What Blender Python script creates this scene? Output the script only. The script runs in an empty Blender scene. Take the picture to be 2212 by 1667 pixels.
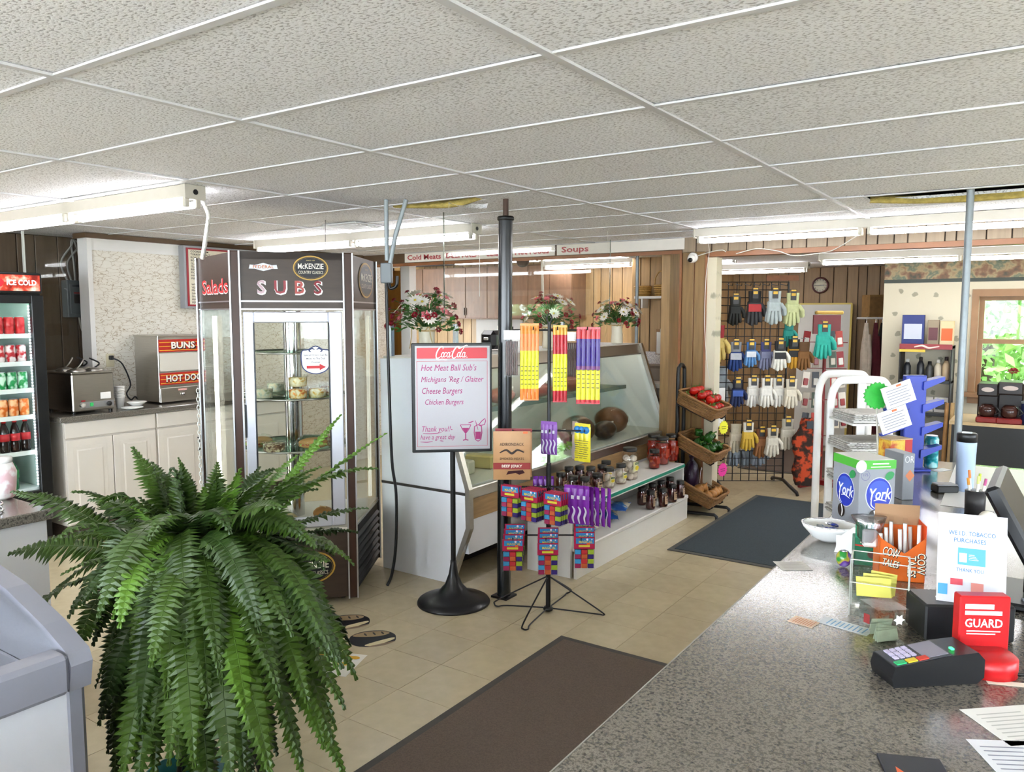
import bpy, math, random
from mathutils import Vector, Matrix, Euler
R = math.radians
random.seed(7)
SC = bpy.context.scene
COL = SC.collection

# ------------------------------------------------------------------ camera, world, exposure
CAM_H, CAM_F, CAM_PITCH, CAM_YAW = 1.677, 1705.0, R(5.27), R(34.3)
cam_data = bpy.data.cameras.new('camera')
cam_data.sensor_width = 36.0
cam_data.lens = 36.0 * CAM_F / 2212.0
cam_data.clip_start = 0.02
cam_data.clip_end = 200
cam = bpy.data.objects.new('camera', cam_data)
COL.objects.link(cam)
cam.location = (0, 0, CAM_H)
cam.rotation_euler = (R(90) - CAM_PITCH, 0, CAM_YAW)
SC.camera = cam

world = bpy.data.worlds.new('daylight')
SC.world = world
world.use_nodes = True
_bg = world.node_tree.nodes['Background']
_bg.inputs[0].default_value = (0.80, 0.90, 1.0, 1)
_bg.inputs[1].default_value = 17.0
SC.view_settings.view_transform = 'Standard'
SC.view_settings.look = 'None'
SC.view_settings.gamma = 1.0
SC.view_settings.exposure = 0.54
SC.view_settings.use_curve_mapping = False
SC.cycles.use_denoising = True
SC.cycles.max_bounces = 5
SC.cycles.diffuse_bounces = 4
SC.cycles.glossy_bounces = 3
SC.cycles.transmission_bounces = 3
SC.cycles.transparent_max_bounces = 16
SC.cycles.use_adaptive_sampling = True
SC.cycles.adaptive_threshold = 0.2
SC.cycles.adaptive_min_samples = 20
SC.cycles.caustics_reflective = False
SC.cycles.caustics_refractive = False
SC.cycles.sample_clamp_indirect = 6.0
TUBE = 15.5        # glow of the fluorescent tubes

# ------------------------------------------------------------------ survey helper: image point -> place in the shop
def _ray(x, y):
    u = (x - 1106.0) / CAM_F; v = (y - 833.5) / CAM_F
    X, Y, Z = u, math.cos(CAM_PITCH) - v * math.sin(CAM_PITCH), -math.sin(CAM_PITCH) - v * math.cos(CAM_PITCH)
    c, s = math.cos(CAM_YAW), math.sin(CAM_YAW)
    return Vector((X * c - Y * s, X * s + Y * c, Z)), Y
def P(x, y, z=None, a=None, b=None, Y=None):
    d, dy = _ray(x, y)
    if z is not None: t = (z - CAM_H) / d.z
    elif a is not None: t = a / d.x
    elif b is not None: t = b / d.y
    else: t = Y / dy
    return Vector((d.x * t, d.y * t, CAM_H + d.z * t))
def Yof(p): return -p[0] * math.sin(CAM_YAW) + p[1] * math.cos(CAM_YAW)
FRONT = CAM_YAW      # rotation of a thing that is seen square on

# ------------------------------------------------------------------ materials
def lin(c):
    if isinstance(c, str):
        c = c.lstrip('#'); c = [int(c[i:i + 2], 16) / 255 for i in (0, 2, 4)]
        return tuple((x / 12.92 if x <= .04045 else ((x + .055) / 1.055) ** 2.4) for x in c)
    return tuple(c[:3])
MATS = {}
def mat(name, col='#888888', rough=.5, metal=0, var=0, vscale=20, bump=0, bscale=60, emit=0, spec=.5, coat=0, stretch=None, alpha=1, trans=0, ior=1.45, rnd=0):
    if name in MATS: return MATS[name]
    m = bpy.data.materials.new(name); m.use_nodes = True; MATS[name] = m
    nt = m.node_tree; N = nt.nodes; L = nt.links
    p = N['Principled BSDF']; c = lin(col)
    p.inputs['Base Color'].default_value = (*c, 1)
    p.inputs['Roughness'].default_value = rough
    p.inputs['Metallic'].default_value = metal
    p.inputs['Specular IOR Level'].default_value = spec
    p.inputs['Coat Weight'].default_value = coat
    p.inputs['Coat Roughness'].default_value = .16
    p.inputs['IOR'].default_value = ior
    p.inputs['Alpha'].default_value = alpha
    p.inputs['Transmission Weight'].default_value = trans
    if emit:
        p.inputs['Emission Color'].default_value = (*c, 1); p.inputs['Emission Strength'].default_value = emit
    if var or bump or rnd:
        tc = N.new('ShaderNodeTexCoord'); mp = N.new('ShaderNodeMapping')
        L.new(tc.outputs['Object'], mp.inputs[0])
        if stretch: mp.inputs['Scale'].default_value = stretch
    if var or rnd:
        ns = N.new('ShaderNodeTexNoise'); ns.inputs['Scale'].default_value = vscale; ns.inputs['Detail'].default_value = 4
        L.new(mp.outputs[0], ns.inputs['Vector'])
        mr = N.new('ShaderNodeMapRange'); mr.inputs[1].default_value = .25; mr.inputs[2].default_value = .75
        mr.inputs[3].default_value = 1 - var; mr.inputs[4].default_value = 1 + var
        L.new(ns.outputs[0], mr.inputs[0]); fac = mr.outputs[0]
        if rnd:
            oi = N.new('ShaderNodeObjectInfo'); m2 = N.new('ShaderNodeMapRange')
            m2.inputs[3].default_value = 1 - rnd; m2.inputs[4].default_value = 1 + rnd
            L.new(oi.outputs['Random'], m2.inputs[0])
            mu = N.new('ShaderNodeMath'); mu.operation = 'MULTIPLY'
            L.new(fac, mu.inputs[0]); L.new(m2.outputs[0], mu.inputs[1]); fac = mu.outputs[0]
        vm = N.new('ShaderNodeVectorMath'); vm.operation = 'SCALE'; vm.inputs[0].default_value = c
        L.new(fac, vm.inputs['Scale']); L.new(vm.outputs[0], p.inputs['Base Color'])
    if bump:
        nb = N.new('ShaderNodeTexNoise'); nb.inputs['Scale'].default_value = bscale; nb.inputs['Detail'].default_value = 3
        L.new(mp.outputs[0], nb.inputs['Vector'])
        bp = N.new('ShaderNodeBump'); bp.inputs['Strength'].default_value = bump; bp.inputs['Distance'].default_value = .01
        L.new(nb.outputs[0], bp.inputs['Height']); L.new(bp.outputs[0], p.inputs['Normal'])
    return m
def ramp_mat(name, stops, scale, rough=.5, kind='noise', detail=4, stretch=(1, 1, 1), bump=0, spec=.5, coat=0, dist=0, world=False):
    if name in MATS: return MATS[name]
    m = mat(name, '#888888', rough, spec=spec, coat=coat); nt = m.node_tree; N = nt.nodes; L = nt.links; p = N['Principled BSDF']
    tc = N.new('ShaderNodeTexCoord'); mp = N.new('ShaderNodeMapping'); mp.inputs['Scale'].default_value = stretch
    L.new((N.new('ShaderNodeNewGeometry').outputs['Position'] if world else tc.outputs['Object']), mp.inputs[0])
    if kind == 'noise':
        t = N.new('ShaderNodeTexNoise'); t.inputs['Scale'].default_value = scale; t.inputs['Detail'].default_value = detail; t.inputs['Distortion'].default_value = dist; out = t.outputs[0]
    elif kind == 'voronoi':
        t = N.new('ShaderNodeTexVoronoi'); t.inputs['Scale'].default_value = scale; out = t.outputs['Distance']
    elif kind == 'edge':
        t = N.new('ShaderNodeTexVoronoi'); t.feature = 'DISTANCE_TO_EDGE'; t.inputs['Scale'].default_value = scale; out = t.outputs['Distance']
    elif kind == 'cell':
        t = N.new('ShaderNodeTexVoronoi'); t.inputs['Scale'].default_value = scale
        sp = N.new('ShaderNodeSeparateColor'); L.new(t.outputs['Color'], sp.inputs[0]); out = sp.outputs[0]
    elif kind == 'wave':
        t = N.new('ShaderNodeTexWave'); t.inputs['Scale'].default_value = scale; t.inputs['Distortion'].default_value = dist; t.inputs['Detail'].default_value = detail; t.inputs['Detail Scale'].default_value = 1.5; out = t.outputs[0]
    vec = mp.outputs[0]
    if kind == 'edge' and dist:
        nz = N.new('ShaderNodeTexNoise'); nz.inputs['Scale'].default_value = scale * 1.3; nz.inputs['Detail'].default_value = 3
        L.new(vec, nz.inputs['Vector']); mx = N.new('ShaderNodeVectorMath'); mx.operation = 'MULTIPLY_ADD'
        L.new(nz.outputs['Color'], mx.inputs[0]); mx.inputs[1].default_value = (dist,) * 3; L.new(vec, mx.inputs[2]); vec = mx.outputs[0]
    L.new(vec, t.inputs['Vector'])
    cr = N.new('ShaderNodeValToRGB'); e = cr.color_ramp.elements
    e[0].position, e[0].color = stops[0][0], (*lin(stops[0][1]), 1)
    e[1].position, e[1].color = stops[-1][0], (*lin(stops[-1][1]), 1)
    for s in stops[1:-1]:
        q = e.new(s[0]); q.color = (*lin(s[1]), 1)
    L.new(out, cr.inputs[0]); L.new(cr.outputs[0], p.inputs['Base Color'])
    if bump:
        bp = N.new('ShaderNodeBump'); bp.inputs['Strength'].default_value = bump; bp.inputs['Distance'].default_value = .004
        L.new(out, bp.inputs['Height']); L.new(bp.outputs[0], p.inputs['Normal'])
    return m
def pane(name, tint='#f4faf8', gloss=.02, amount=.97, refl=.025):
    """thin clear sheet: mostly see-through, mirrors at grazing angles"""
    if name in MATS: return MATS[name]
    m = bpy.data.materials.new(name); m.use_nodes = True; MATS[name] = m
    nt = m.node_tree; N = nt.nodes; L = nt.links
    N.remove(N['Principled BSDF']); o = N['Material Output']
    tr = N.new('ShaderNodeBsdfTransparent'); tr.inputs[0].default_value = (*[x * amount for x in lin(tint)], 1)
    gl = N.new('ShaderNodeBsdfGlossy'); gl.inputs['Roughness'].default_value = gloss
    lw = N.new('ShaderNodeLayerWeight'); pw = N.new('ShaderNodeMath'); pw.operation = 'POWER'; pw.inputs[1].default_value = 4.0; L.new(lw.outputs['Facing'], pw.inputs[0])
    fr = N.new('ShaderNodeMath'); fr.operation = 'MULTIPLY_ADD'; fr.inputs[1].default_value = .55; fr.inputs[2].default_value = refl; L.new(pw.outputs[0], fr.inputs[0])
    mx = N.new('ShaderNodeMixShader'); L.new(fr.outputs[0], mx.inputs[0]); L.new(tr.outputs[0], mx.inputs[1]); L.new(gl.outputs[0], mx.inputs[2])
    L.new(mx.outputs[0], o.inputs[0])
    return m
def plain(c, rough=.5, **k):
    n = 'paint_' + c.lstrip('#').lower() + '_%d' % int(rough * 100)
    return mat(n, c, rough, **k)

WHITE = mat('white_enamel', '#e9e7e3', .35, var=.02, vscale=6)
BLACK = mat('black_plastic', '#121314', .35, var=.1)
BLACKM = mat('black_wire', '#0d0d0e', .4)
STEEL = mat('brushed_steel', '#b9b5ad', .28, metal=1, var=.06, vscale=8, stretch=(1, 1, 30))
CHROME = mat('chrome', '#d8d8d8', .12, metal=1)
ALU = mat('aluminium', '#c6c8cc', .35, metal=.9)
CLEAR = pane('clear_sheet', '#fdfefd', .02, .99, .018)
CASEGLASS = pane('case_glass', '#fafcfa', .01, .985, .02)
PAPER = mat('paper', '#e9e8e4', .7, var=.02)
GREYPIPE = mat('galvanised_pipe', '#8f979b', .45, metal=.4, var=.08)

# ------------------------------------------------------------------ mesh builder
class MB:
    def __init__(s): s.v = []; s.f = []; s.m = []; s.s = []
    def poly(s, pts, m=0, sm=False):
        i = len(s.v); s.v += [tuple(p) for p in pts]; s.f.append(tuple(range(i, i + len(pts)))); s.m.append(m); s.s.append(sm); return s
    def add(s, vs, fs, m=0, sm=False):
        i = len(s.v); s.v += [tuple(p) for p in vs]
        for f in fs: s.f.append(tuple(i + k for k in f)); s.m.append(m); s.s.append(sm)
        return s
    def box(s, x0, x1, y0, y1, z0, z1, m=0, r=0):
        if r <= 0:
            vs = [(x, y, z) for z in (z0, z1) for y in (y0, y1) for x in (x0, x1)]
            return s.add(vs, [(0, 2, 3, 1), (4, 5, 7, 6), (0, 1, 5, 4), (2, 6, 7, 3), (0, 4, 6, 2), (1, 3, 7, 5)], m)
        r = min(r, (x1 - x0) * .49, (y1 - y0) * .49, (z1 - z0) * .49)
        vs = []; idx = {}
        for k, (sx, sy, sz) in enumerate([(a, b, c) for c in (0, 1) for b in (0, 1) for a in (0, 1)]):
            X = (x0, x1)[sx]; Y = (y0, y1)[sy]; Z = (z0, z1)[sz]
            dx = r if sx == 0 else -r; dy = r if sy == 0 else -r; dz = r if sz == 0 else -r
            idx[k] = (len(vs), len(vs) + 1, len(vs) + 2)
            vs += [(X, Y + dy, Z + dz), (X + dx, Y, Z + dz), (X + dx, Y + dy, Z)]
        fs = []
        for ax, quads in ((0, [(0, 4, 6, 2), (1, 3, 7, 5)]), (1, [(0, 1, 5, 4), (2, 6, 7, 3)]), (2, [(0, 2, 3, 1), (4, 5, 7, 6)])):
            for q in quads: fs.append(tuple(idx[k][ax] for k in q))
        for a in range(8):
            for bit, ax in ((1, 0), (2, 1), (4, 2)):
                if not a & bit:
                    b = a | bit; o1, o2 = [t for t in (0, 1, 2) if t != ax]
                    fs.append((idx[a][o1], idx[b][o1], idx[b][o2], idx[a][o2]))
            fs.append(idx[a])
        i = len(s.v); s.add(vs, fs, m)
        c = Vector(((x0 + x1) / 2, (y0 + y1) / 2, (z0 + z1) / 2))
        for k in range(len(s.f) - len(fs), len(s.f)):
            f = s.f[k]; p = [Vector(s.v[j]) for j in f]; n = (p[1] - p[0]).cross(p[2] - p[0])
            if n.dot(sum(p, Vector()) / len(p) - c) < 0: s.f[k] = f[::-1]
        return s
    def cbox(s, c, d, m=0, r=0): return s.box(c[0] - d[0] / 2, c[0] + d[0] / 2, c[1] - d[1] / 2, c[1] + d[1] / 2, c[2] - d[2] / 2, c[2] + d[2] / 2, m, r)
    def tube(s, pts, r, n=8, m=0, closed=False, caps=True, flat=None):
        pts = [Vector(p) for p in pts]; k = len(pts)
        rs = r if isinstance(r, (list, tuple)) else [r] * k
        T = []
        for i in range(k):
            a = pts[(i - 1) % k] if (closed or i) else pts[0]; b = pts[(i + 1) % k] if (closed or i < k - 1) else pts[-1]
            t = b - a; T.append(t.normalized() if t.length > 1e-9 else Vector((0, 0, 1)))
        u = T[0].orthogonal().normalized() if flat is None else (Vector(flat) - T[0] * T[0].dot(Vector(flat))).normalized()
        i0 = len(s.v); vs = []
        for i in range(k):
            u = (u - T[i] * u.dot(T[i])); u = u.normalized() if u.length > 1e-6 else T[i].orthogonal().normalized()
            w = T[i].cross(u); ra, rb = rs[i] if isinstance(rs[i], (list, tuple)) else (rs[i], rs[i])
            for j in range(n):
                an = 2 * math.pi * j / n; vs.append(pts[i] + u * (math.cos(an) * ra) + w * (math.sin(an) * rb))
        fs = []
        for i in range(k if closed else k - 1):
            a = i * n; b = ((i + 1) % k) * n
            for j in range(n): fs.append((a + j, a + (j + 1) % n, b + (j + 1) % n, b + j))
        s.add(vs, fs, m, True)
        if caps and not closed:
            s.add(vs[:n][::-1], [tuple(range(n))], m); s.add(vs[-n:], [tuple(range(n))], m)
        return s
    def cyl(s, p0, p1, r0, r1=None, n=16, m=0): return s.tube([p0, p1], [r0, r0 if r1 is None else r1], n, m)
    def lathe(s, prof, n=20, o=(0, 0, 0), m=0, sm=True, axis='z', cap=True):
        vs = []; fs = []; k = len(prof)
        for r, z in prof:
            for j in range(n):
                a = 2 * math.pi * j / n; p = (r * math.cos(a), r * math.sin(a), z)
                vs.append((o[0] + p[0], o[1] + p[1], o[2] + p[2]) if axis == 'z' else (o[0] + p[0], o[1] - p[2], o[2] + p[1]))
        for i in range(k - 1):
            for j in range(n): fs.append((i * n + j, i * n + (j + 1) % n, (i + 1) * n + (j + 1) % n, (i + 1) * n + j))
        if cap and prof[0][0] > 1e-5: fs.append(tuple(range(n))[::-1])
        if cap and prof[-1][0] > 1e-5: fs.append(tuple(range((k - 1) * n, k * n)))
        return s.add(vs, fs, m, sm)
    def sph(s, c, r, nu=12, nv=8, m=0):
        if not isinstance(r, (list, tuple)): r = (r, r, r)
        vs = []; fs = []
        for i in range(nv + 1):
            t = math.pi * i / nv; z = -math.cos(t); q = max(math.sin(t), 1e-4)
            for j in range(nu):
                a = 2 * math.pi * j / nu; vs.append((c[0] + r[0] * q * math.cos(a), c[1] + r[1] * q * math.sin(a), c[2] + r[2] * z))
        for i in range(nv):
            for j in range(nu): fs.append((i * nu + j, i * nu + (j + 1) % nu, (i + 1) * nu + (j + 1) % nu, (i + 1) * nu + j))
        return s.add(vs, fs, m, True)
    def extr(s, pts, d, m=0):
        pts = [Vector(p) for p in pts]; d = Vector(d); n = len(pts)
        vs = pts + [p + d for p in pts]; fs = [tuple(range(n))[::-1], tuple(range(n, 2 * n))]
        fs += [(i, (i + 1) % n, n + (i + 1) % n, n + i) for i in range(n)]
        return s.add(vs, fs, m)
    def xf(s, M, start=0):
        M = M if isinstance(M, Matrix) else Matrix.Translation(M)
        s.v[start:] = [tuple(M @ Vector(p)) for p in s.v[start:]]; return s
    def mesh(s, name, mats):
        me = bpy.data.meshes.new(name); me.from_pydata(s.v, [], s.f)
        for x in (mats if isinstance(mats, (list, tuple)) else [mats]): me.materials.append(x)
        me.polygons.foreach_set('material_index', s.m); me.polygons.foreach_set('use_smooth', s.s)
        me.update(); return me
    def build(s, name, mats, parent=None, loc=None, rot=None):
        return link(name, s.mesh(name, mats), parent, loc, rot)
def link(name, me, parent=None, loc=None, rot=None):
    o = bpy.data.objects.new(name, me); COL.objects.link(o)
    if loc is not None: o.location = loc
    if rot is not None: o.rotation_euler = rot if not isinstance(rot, (int, float)) else (0, 0, rot)
    if parent is not None: o.parent = parent
    return o
def thing(name, label, cat, loc=(0, 0, 0), rz=0, group=None, rot=None):
    o = bpy.data.objects.new(name, None); COL.objects.link(o); o.empty_display_size = .05
    o.location = loc; o.rotation_euler = rot if rot is not None else (0, 0, rz)
    return tag(o, label, cat, group)
def tag(o, label, cat, group=None):
    o['label'] = label; o['category'] = cat
    if group: o['group'] = group
    return o
def struct(o): o['kind'] = 'structure'; return o
def dup(root, loc=None, rot=None, label=None, group=None, scale=None):
    def cp(o, par):
        c = o.copy(); COL.objects.link(c); c.parent = par
        for ch in o.children: cp(ch, c)
        return c
    r = cp(root, None)
    if loc is not None: r.location = loc
    if rot is not None: r.rotation_euler = rot if not isinstance(rot, (int, float)) else (0, 0, rot)
    if label: r['label'] = label
    if group: r['group'] = group
    if scale is not None: r.scale = (scale,) * 3 if isinstance(scale, (int, float)) else scale
    return r
_TXT = {}
def txt_mesh(s, size, shear=0, bold=0, sx=1, align='CENTER', res=2):
    k = (s, round(size, 5), shear, bold, round(sx, 3), align)
    if k in _TXT: return _TXT[k]
    cu = bpy.data.curves.new('lettering', 'FONT'); cu.body = s; cu.size = size; cu.shear = shear; cu.offset = bold * size
    cu.align_x = align; cu.align_y = 'CENTER'; cu.resolution_u = res; cu.fill_mode = 'FRONT'; cu.space_line = .9
    o = bpy.data.objects.new('lettering', cu); me = bpy.data.meshes.new_from_object(o)
    if sx != 1: me.transform(Matrix.Diagonal((sx, 1, 1, 1)))
    bpy.data.objects.remove(o); bpy.data.curves.remove(cu); me.name = 'lettering'; _TXT[k] = me; return me
def text(s, size, m, parent, loc, rot=(math.pi / 2, 0, 0), width=None, **k):
    """flat lettering; by default stands upright and reads from the local -y side. width: fit to this width"""
    if width:
        w = txt_mesh(s, size, **k); xs = [v.co.x for v in w.vertices]; k['sx'] = width / max(1e-6, max(xs) - min(xs))
    me = txt_mesh(s, size, **k).copy(); me.materials.clear(); me.materials.append(m)
    return link('lettering', me, parent, loc, rot)
def smooth_pts(pts, n=6, closed=False):
    pts = [Vector(p) for p in pts]; k = len(pts); out = []
    for i in range(k if closed else k - 1):
        p0, p1, p2, p3 = (pts[(i - 1) % k] if closed or i else pts[0]), pts[i], pts[(i + 1) % k], (pts[(i + 2) % k] if closed or i < k - 2 else pts[-1])
        for j in range(n):
            t = j / n; out.append(.5 * ((2 * p1) + (p2 - p0) * t + (2 * p0 - 5 * p1 + 4 * p2 - p3) * t * t + (3 * p1 - p0 - 3 * p2 + p3) * t ** 3))
    if not closed: out.append(pts[-1])
    return out
def ribbon(mb, pts, w, m=0, n=5, taper=True, closed=False):
    """flat pen stroke in local x/z (y=0), reads from -y"""
    q = smooth_pts([(p[0], 0, p[1]) for p in pts], n, closed); k = len(q)
    L, Rr = [], []
    for i in range(k):
        t = (q[(i + 1) % k if closed else min(i + 1, k - 1)] - q[i - 1 if closed else max(i - 1, 0)])
        t = t.normalized() if t.length > 1e-9 else Vector((1, 0, 0)); nn = Vector((-t.z, 0, t.x))
        ww = w / 2 * (1 if not taper or closed else (.45 + .55 * math.sin(math.pi * min(1, max(0, i / (k - 1))))))
        L.append(q[i] + nn * ww); Rr.append(q[i] - nn * ww)
    for i in range(k if closed else k - 1):
        j = (i + 1) % k; mb.poly([L[i], Rr[i], Rr[j], L[j]], m)
    return mb
def ell(cx, cz, rx, rz, n=12): return [(cx + rx * math.cos(2 * math.pi * i / n), cz + rz * math.sin(2 * math.pi * i / n)) for i in range(n)]
def disc(mb, cx, cz, rx, rz, y=0, m=0, n=28):
    mb.poly([(cx + rx * math.cos(2 * math.pi * i / n), y, cz + rz * math.sin(2 * math.pi * i / n)) for i in range(n)], m); return mb
def rect(mb, x0, x1, z0, z1, y=0, m=0): return mb.poly([(x0, y, z0), (x1, y, z0), (x1, y, z1), (x0, y, z1)], m)
def script_logo(h):
    """flowing script of the soda maker's name, height h, centred, in local x/z"""
    b = MB(); w = .15
    def C(x): return [(x + .42, .8), (x + .4, .97), (x + .24, 1.02), (x + .08, .78), (x, .38), (x + .05, .06), (x + .2, -.04), (x + .4, .12)]
    def o(x): return ell(x, .27, .1, .22)
    S = []
    S.append((C(0), w, False)); S.append(([(.03, .1), (.1, -.12), (.32, -.2), (.55, -.1), (.8, -.2), (.95, -.16)], .1, False))
    S.append((o(.52), .1, True)); S.append(([(.8, .4), (.74, .5), (.65, .38), (.63, .16), (.7, .06), (.84, .2)], .11, False))
    S.append((o(.96), .1, True)); S.append(([(1.07, .5), (1.04, .15), (1.1, .05), (1.2, .2)], .1, False)); S.append(([(1.13, .58), (1.22, .6)], .07, False))
    S.append((C(1.28), w, False)); S.append(([(1.5, 1.02), (1.7, .86), (1.95, .98), (2.2, 1.14), (2.32, 1.1)], .11, False))
    S.append((o(1.78), .1, True)); S.append(([(2.1, 1.0), (1.95, .6), (1.9, .2), (1.96, .05), (2.05, .15)], .11, False))
    S.append((o(2.17), .1, True)); S.append(([(2.28, .5), (2.25, .15), (2.32, .05), (2.42, .18)], .1, False)); S.append((ell(2.5, .03, .02, .03, 6), .04, True))
    for pts, ww, cl in S: ribbon(b, [((x + .22 * z - 1.3) * h * .95, (z - .42) * h * .82) for x, z in pts], ww * h * .62, 0, 5, True, cl)
    return b
# ------------------------------------------------------------------ the room
CZ = 2.325            # ceiling height
HB = 6.5              # header wall over the two openings
M_CEIL = ramp_mat('mineral_fibre_tile', [(.36, '#b0afb4'), (.43, '#dbdbe0'), (.49, '#f6f7fc')], 88, .85, detail=3, stretch=(1, 1.7, 1), bump=.35, world=True)
M_BAR = mat('ceiling_bar_white', '#cfcfd2', .45, var=.04)
M_TILE = mat('vinyl_tile', '#c3b596', .22, var=.07, vscale=14, rnd=.05, spec=.5)
M_JOINT = mat('tile_joint', '#8d7f66', .6)
M_DARKW = mat('dark_wall_panel', '#5d4c3a', .45, var=.18, vscale=5, stretch=(6, 6, .7), rnd=.12)
M_HONEY = mat('honey_wood_panel', '#a5855a', .4, var=.2, vscale=6, stretch=(7, 7, .6), rnd=.12)
M_GREYW = mat('grey_brown_wood_panel', '#94826c', .45, var=.14, vscale=6, stretch=(7, 7, .6), rnd=.1)
M_GROOVE = mat('panel_groove', '#2e2115', .7)
M_TRIMW = mat('orange_brown_trim', '#8a5a38', .4, var=.12, vscale=8)
M_BEAM = mat('brown_beam', '#5b4631', .5, var=.15, vscale=5)
M_MARBLE = ramp_mat('marble_laminate', [(.0, '#8f7a62'), (.012, '#b9a98f'), (.032, '#e2dccf'), (1, '#ebe7dd')], 15, .3, kind='edge', dist=.09, stretch=(1, .8, 1.9))
M_CREAMWALL = mat('cream_paint', '#d8cdb4', .6, var=.03, vscale=3)
M_PLAINW = mat('plain_wall', '#cfc9bd', .6, var=.03, vscale=3)
M_DARK = mat('dark_void', '#0b0a09', .9)
M_GRANITE = ramp_mat('speckled_laminate', [(.32, '#3a3733'), (.42, '#57534c'), (.5, '#67625a'), (.58, '#7d776c'), (.68, '#5c5650')], 170, .2, detail=5, spec=.5, coat=.7, world=True)

# floor
fl = struct(MB().box(-9, 4, -3.3, 10.7, -.12, -.004).build('floor', [M_TILE]))
sub = MB().box(-4.47, -.505, 1.3, 8.31, -.0035, -.0030).build('joint_bed', [M_JOINT], fl)
T = .305; tm = MB().box(-T / 2 + .0012, T / 2 - .0012, -T / 2 + .0012, T / 2 - .0012, -.003, 0).mesh('floor_tile', M_TILE)
for i in range(-6, 7):
    for j in range(-6, 17):
        a, b = -2.64 + (i + .5) * T, 3.125 + (j + .5) * T
        if -4.5 < a < -.45 and 1.3 < b < 8.3: link('floor_tile', tm, fl, (a, b, 0))

# suspended ceiling: deck above, white bars, lay-in panels
ce = struct(MB().box(-7.1, 4, -3.3, HB + .1, CZ + .16, CZ + .3).build('ceiling', [M_DARK]))
GA = [.143 - 1.22 * j for j in range(-3, 7)]; GB = [1.139 + .61 * i for i in range(-7, 9)] + [HB]
def panel(a0, a1, b0, b1, dz=0, tilt=0):
    MB().box(a0, a1, b0, b1, CZ + .001, CZ + .016).build('ceiling_panel', [M_CEIL], ce, (0, 0, dz))
pm = MB().box(-.606, .606, -.301, .301, .001, .016).mesh('ceiling_panel', M_CEIL)
for j in range(len(GA) - 1):
    for i in range(len(GB) - 1):
        a1, a0, b0, b1 = GA[j], GA[j + 1], GB[i], GB[i + 1]
        if abs(a0 + 3.517) < .01 and abs(b0 - 3.579) < .01:        # broken panel by the black post
            panel(a0, a1, b0 + .15, b1); panel(a0, a0 + .1, b0, b0 + .15); panel(-2.72, a1, b0, b0 + .15); continue
        if abs(a0 + 1.077) < .01 and abs(b0 - 4.799) < .01:        # broken panel by the grey pipe
            panel(a0, a1, b0 + .28, b1); panel(a0, a0 + .16, b0, b0 + .28); continue
        if abs(b1 - b0 - .61) < .01:
            o = link('ceiling_panel', pm, ce, ((a0 + a1) / 2, (b0 + b1) / 2, CZ + random.uniform(0, .003)), (random.uniform(-.004, .004), random.uniform(-.003, .003), 0))
        else: panel(a0, a1, b0, b1)
for a in GA: MB().box(a - .013, a + .013, -3.3, HB, CZ - .005, CZ + .003).build('grid_bar', [M_BAR], ce)
for b in GB: MB().box(-7.1, 4, b - .012, b + .012, CZ - .004, CZ + .002).build('grid_bar', [M_BAR], ce)
M_INS = mat('yellow_insulation', '#b7a35a', .9, var=.3, vscale=30, bump=.8)
MB().tube(smooth_pts([(-3.42, 3.72, CZ + .03), (-3.2, 3.735, CZ + .012), (-2.95, 3.73, CZ + .0), (-2.72, 3.71, CZ + .03)], 5), [(.03, .02)] * 16, 8).build('torn_insulation', [M_INS], ce)
MB().tube(smooth_pts([(-.92, 5.09, CZ + .02), (-.6, 5.1, CZ - .005), (-.2, 5.1, CZ - .01), (.14, 5.09, CZ + .02)], 5), [(.03, .018)] * 16, 8).build('torn_insulation', [M_INS], ce)
fb = MB(); q = [(-2.98 + .04 * k, 3.7, CZ - .002 - .05 * math.sin(k / 7 * 1.6) ) for k in range(8)]
for k in range(7):
    a, b = q[k], q[k + 1]; da = .10 - .012 * k; db = .10 - .012 * (k + 1)
    fb.poly([a, b, (b[0], b[1] + db, b[2] + .03), (a[0], a[1] + da, a[2] + .03)], 0, True)
fb.xf(Matrix.Identity(4)); fb.build('torn_panel_flap', [M_CEIL], ce)

def planks(parent, axis, fixed, lo, hi, z0, z1, mt, th=.012, seed=1, w=(.09, .2), out=1):
    """vertical tongue-and-groove boards on a wall; axis 'a': runs along a at b=fixed, 'b': runs along b at a=fixed"""
    rr = random.Random(seed); x = lo
    while x < hi - .02:
        x1 = min(hi, x + rr.uniform(*w))
        g = .004
        if axis == 'a': MB().box(x + g, x1 - g, fixed - th * (out > 0), fixed + th * (out < 0), z0, z1, 0, .003).build('wall_plank', [mt], parent)
        else: MB().box(fixed - th * (out < 0), fixed + th * (out > 0), x + g, x1 - g, z0, z1, 0, .003).build('wall_plank', [mt], parent)
        x = x1
# walls
wl = struct(MB().box(-7.15, -7.05, -3.3, 7.3, 0, 2.5).build('wall_left', [M_GROOVE]))
planks(wl, 'b', -7.05, 1.6, 3.7, 0, CZ, M_DARKW, seed=3)
wm = struct(MB().box(-6.62, -6.5, 3.44, 6.9, 0, 2.285).build('wall_left_partition', [M_MARBLE]))
MB().box(-6.63, -6.485, 3.40, 3.44, 0, 2.285).build('edge_trim', [WHITE], wm)
MB().box(-6.5, -6.492, 3.44, 6.9, 2.19, 2.285).build('top_board', [WHITE], wm)
MB().box(-6.66, -6.46, 3.38, 6.9, 2.285, CZ).build('top_beam', [M_BEAM], wm)
hd = struct(MB().box(-7.0, -2.66, HB, HB + .1, 2.2, CZ + .1).build('wall_header_deli', [M_BEAM]))
MB().box(-6.5, -2.66, HB - .012, HB, 2.185, 2.215).build('header_trim', [M_TRIMW], hd)
hr = struct(MB().box(-2.66, 4, HB, HB + .1, 2.19, CZ + .1).build('wall_header_shop', [M_GROOVE]))
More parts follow.
